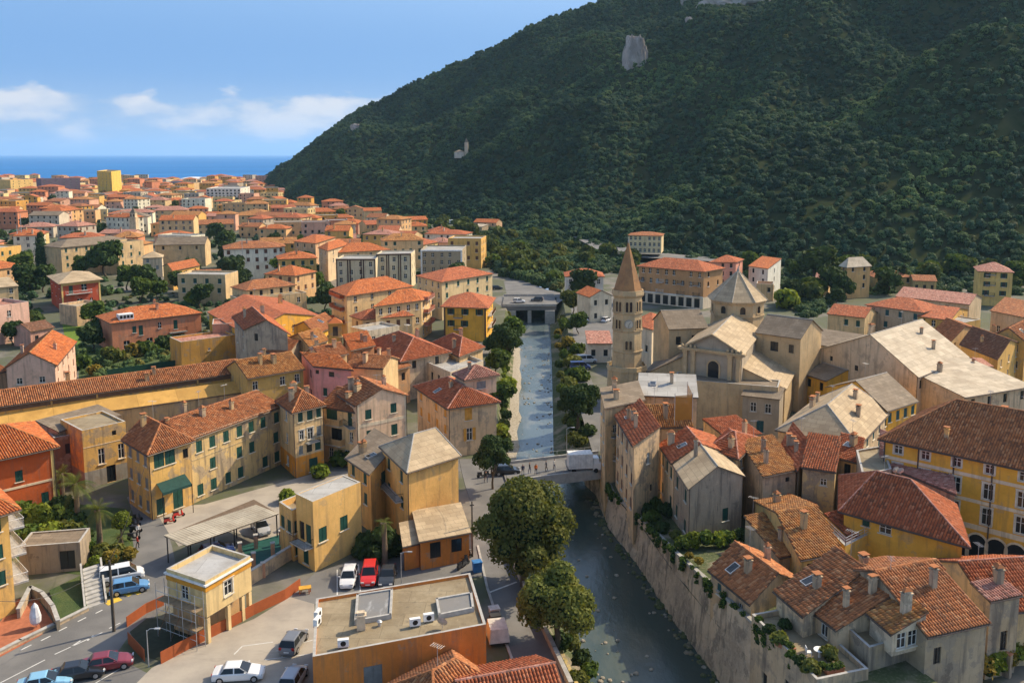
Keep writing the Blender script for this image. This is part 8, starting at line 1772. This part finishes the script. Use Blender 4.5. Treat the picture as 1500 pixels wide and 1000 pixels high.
# ---- rocks and chapel on the mountain
def on_hill(px, py):
    best = None
    for v in np.linspace(0.01, 1, 200):
        q = hill_pt(px, v); y = Qp(q)[1]
        if best is None or abs(y - py) < best[0]: best = (abs(y - py), q)
    return best[1]
m, n, l, bs = newmat('limestone'); g = n.new('ShaderNodeNewGeometry'); pos = g.outputs['Position']
b_ = mixc(n, l, ramp(n, l, noise(n, l, pos, .12, 7, .65, (1, 1, .35)), .35, .65), (.50, .43, .38, 1), (.28, .235, .20, 1))
l.new(mixc(n, l, ramp(n, l, noise(n, l, pos, .4, 6, .7, (1, 1, .3)), .55, .7, 0, .7), b_, (.07, .075, .05, 1)), bs.inputs['Base Color']); bs.inputs['Roughness'].default_value = .95; bump(n, l, bs, noise(n, l, pos, .3, 7, .7), 1.5, .8); LIME = m
def crag(label, px, py, w, h, seed, dep=.6):
    c = on_hill(px, py); s = ppm(c); bm = bmesh.new(); bmesh.ops.create_icosphere(bm, subdivisions=4, radius=1)
    for v_ in bm.verts:
        k = 1 + .24 * mnoise.noise(v_.co * 1.5 + Vector((seed, 0, 0))) + .20 * mnoise.noise(Vector((v_.co.x * 5, v_.co.y * 5, v_.co.z * 2)) + Vector((0, seed, 0))) + .1 * mnoise.noise(v_.co * 11)
        x_, y_, z_ = v_.co; e = lambda t: math.copysign(abs(t) ** .72, t)
        v_.co = Vector((e(x_) * k * w / s / 2, e(y_) * k * w / s * dep / 2, e(z_) * k * h / s / 2))
    me = bpy.data.meshes.new('rock_face'); bm.to_mesh(me); bm.free(); me.materials.append(LIME); o = link('rock_face', me, None, c + Vector((0, -1, 2))); tag(o, label, 'rock')
crag('tall pale limestone pinnacle standing out of the wooded mountainside', 925, 92, 31, 68, 2, .8); crag('limestone cliff band at the top edge, larger one', 1048, 16, 66, 30, 5); crag('limestone block at the top edge, left of the cliff band', 996, 4, 14, 24, 7); crag('second part of the cliff band at the top edge, on the right', 1085, 4, 60, 16, 9); crag('small grey rock below the cliff band', 1000, 35, 10, 10, 11); crag('small grey rock patch near the skyline on the left slope', 528, 190, 16, 10, 13)
c = on_hill(685, 232); t = thing('chapel', 'tiny chapel with slim white tower on the wooded mountainside', 'chapel', c); mb = MB(); mb.box((c.x, c.y, c.z), 3, 3, 13); mb.build('tower', plaster((.6, .52, .42), .2), t, c); mb = MB(); octo(mb, Vector((c.x, c.y, 0)), 2.2, .0, c.z + 13, c.z + 17, n=4, ph=math.pi / 4); mb.build('spire', roofmat('slabdark', False), t, c); mb = MB(); mb.box((c.x - 6, c.y + 1, c.z), 8, 7, 5); mb.build('nave', plaster((.6, .58, .54), .2), t, c); mb = MB(); mb.box((c.x - 6, c.y + 1, c.z + 5), 8.6, 7.6, 2, taper=.1); mb.build('roof', roofmat('slabpale', False), t, c)
H('small orange roofed cottage alone in the wooded valley', (694, 325), (727, 326), None, 5.5, 'gable', 1.8, 'ab', (.50, .36, .25), 'orange', .2, depth=9, win={0: '3x1n'}); H('low pale farm building left of the orange roofed valley cottage', (690, 331), (706, 332), None, 4, 'shed', 1, wall=OW, tile='slabpale', wear=.2, depth=6)
for i, (x, y) in enumerate(((648, 327), (657, 328), (752, 334), (762, 336), (771, 338), (801, 343), (812, 345))):
    p = P(x, y, 0); t = thing('caravan', 'white caravan parked in the wooded valley under the mountain', 'caravan', p, 'caravans in the valley'); mb = MB(); mb.box((p.x, p.y, .5), 6.0, 2.4, 2.3, .3); mb.build('body', WHITE, t, p); mb = MB(); mb.box((p.x - .4, p.y - 1.25, 1.4), 3.2, .12, .8, .3); mb.build('window', GLASS, t, p); mb = MB(); mb.box((p.x, p.y, 0), 1.0, 2.3, .5, .3); mb.build('wheels', TYRE, t, p)

# ---- air: a closed box of thin haze round the whole place
hz = MB(); hz.prism([(-46000, -3000), (46000, -3000), (46000, 46000), (-46000, 46000)], -8, 520)
m = bpy.data.materials.new('haze_air'); m.use_nodes = True; n = m.node_tree.nodes; n.remove(n['Principled BSDF'])
pv = n.new('ShaderNodeVolumePrincipled'); pv.inputs['Color'].default_value = (.48, .76, 1.0, 1); pv.inputs['Density'].default_value = 5.2e-5; pv.inputs['Anisotropy'].default_value = .2
m.node_tree.links.new(pv.outputs[0], n['Material Output'].inputs['Volume'])
tag(hz.build('haze', m), 'thin blue haze in the air', None, None, 'stuff')
SC.cycles.volume_bounces = 1

# ---- labels by order for rows of look-alikes
W1 = ['first', 'second', 'third', 'fourth', 'fifth', 'sixth', 'seventh', 'eighth', 'ninth', 'tenth', 'eleventh', 'twelfth', 'thirteenth', 'fourteenth', 'fifteenth', 'sixteenth', 'seventeenth', 'eighteenth', 'nineteenth', 'twentieth',
      'twenty-first', 'twenty-second', 'twenty-third', 'twenty-fourth', 'twenty-fifth', 'twenty-sixth', 'twenty-seventh', 'twenty-eighth']
ROWS = {'bushes on the river wall': ('y', '%s garden bush along the top of the river wall, counted from the viewer'), 'shrubs of the palm garden': ('x', '%s leafy shrub from the left in the palm garden on the lower left'),
        'shrubs of the roof garden': ('x', '%s potted shrub from the left on the roof garden at bottom right'), 'bushes in the bottom right corner': ('x', '%s yellow green bush from the left in the bottom right corner'),
        'bushes on the near bank': ('y', '%s rough bush on the bank below the second large tree, counted from the viewer'), 'bushes of the left river bank': ('y', '%s bush up the left bank of the upper river, counted from the near bridge'),
        'bushes of the right river bank': ('y', '%s bush up the right bank slope of the upper river, counted from the near bridge'), 'dark shrubs behind the parked cars': ('x', '%s dark shrub from the left behind the parked cars beside the yellow house'),
        'scooters by the grey wall': ('x', '%s dark scooter from the left before the grey wall of the annex'), 'scooters beside the palm garden': ('y', '%s dark scooter, counted from the viewer, at the lane edge beside the palm garden'),
        'scooters near the bridge': ('x', '%s dark scooter from the left at the street end near the bridge'), 'caravans in the valley': ('x', '%s white caravan from the left in the wooded valley under the mountain'), 'brick posts of the green court': ('x', '%s square brick post from the left around the green court')}
for gname, (ax, text) in ROWS.items():
    L_ = [o for o in bpy.data.objects if o.get('group') == gname]
    L_.sort(key=lambda o: Qp(o.location)[0] if ax == 'x' else o.location.y)
    for i, o in enumerate(L_): o['label'] = text % W1[min(i, 27)]
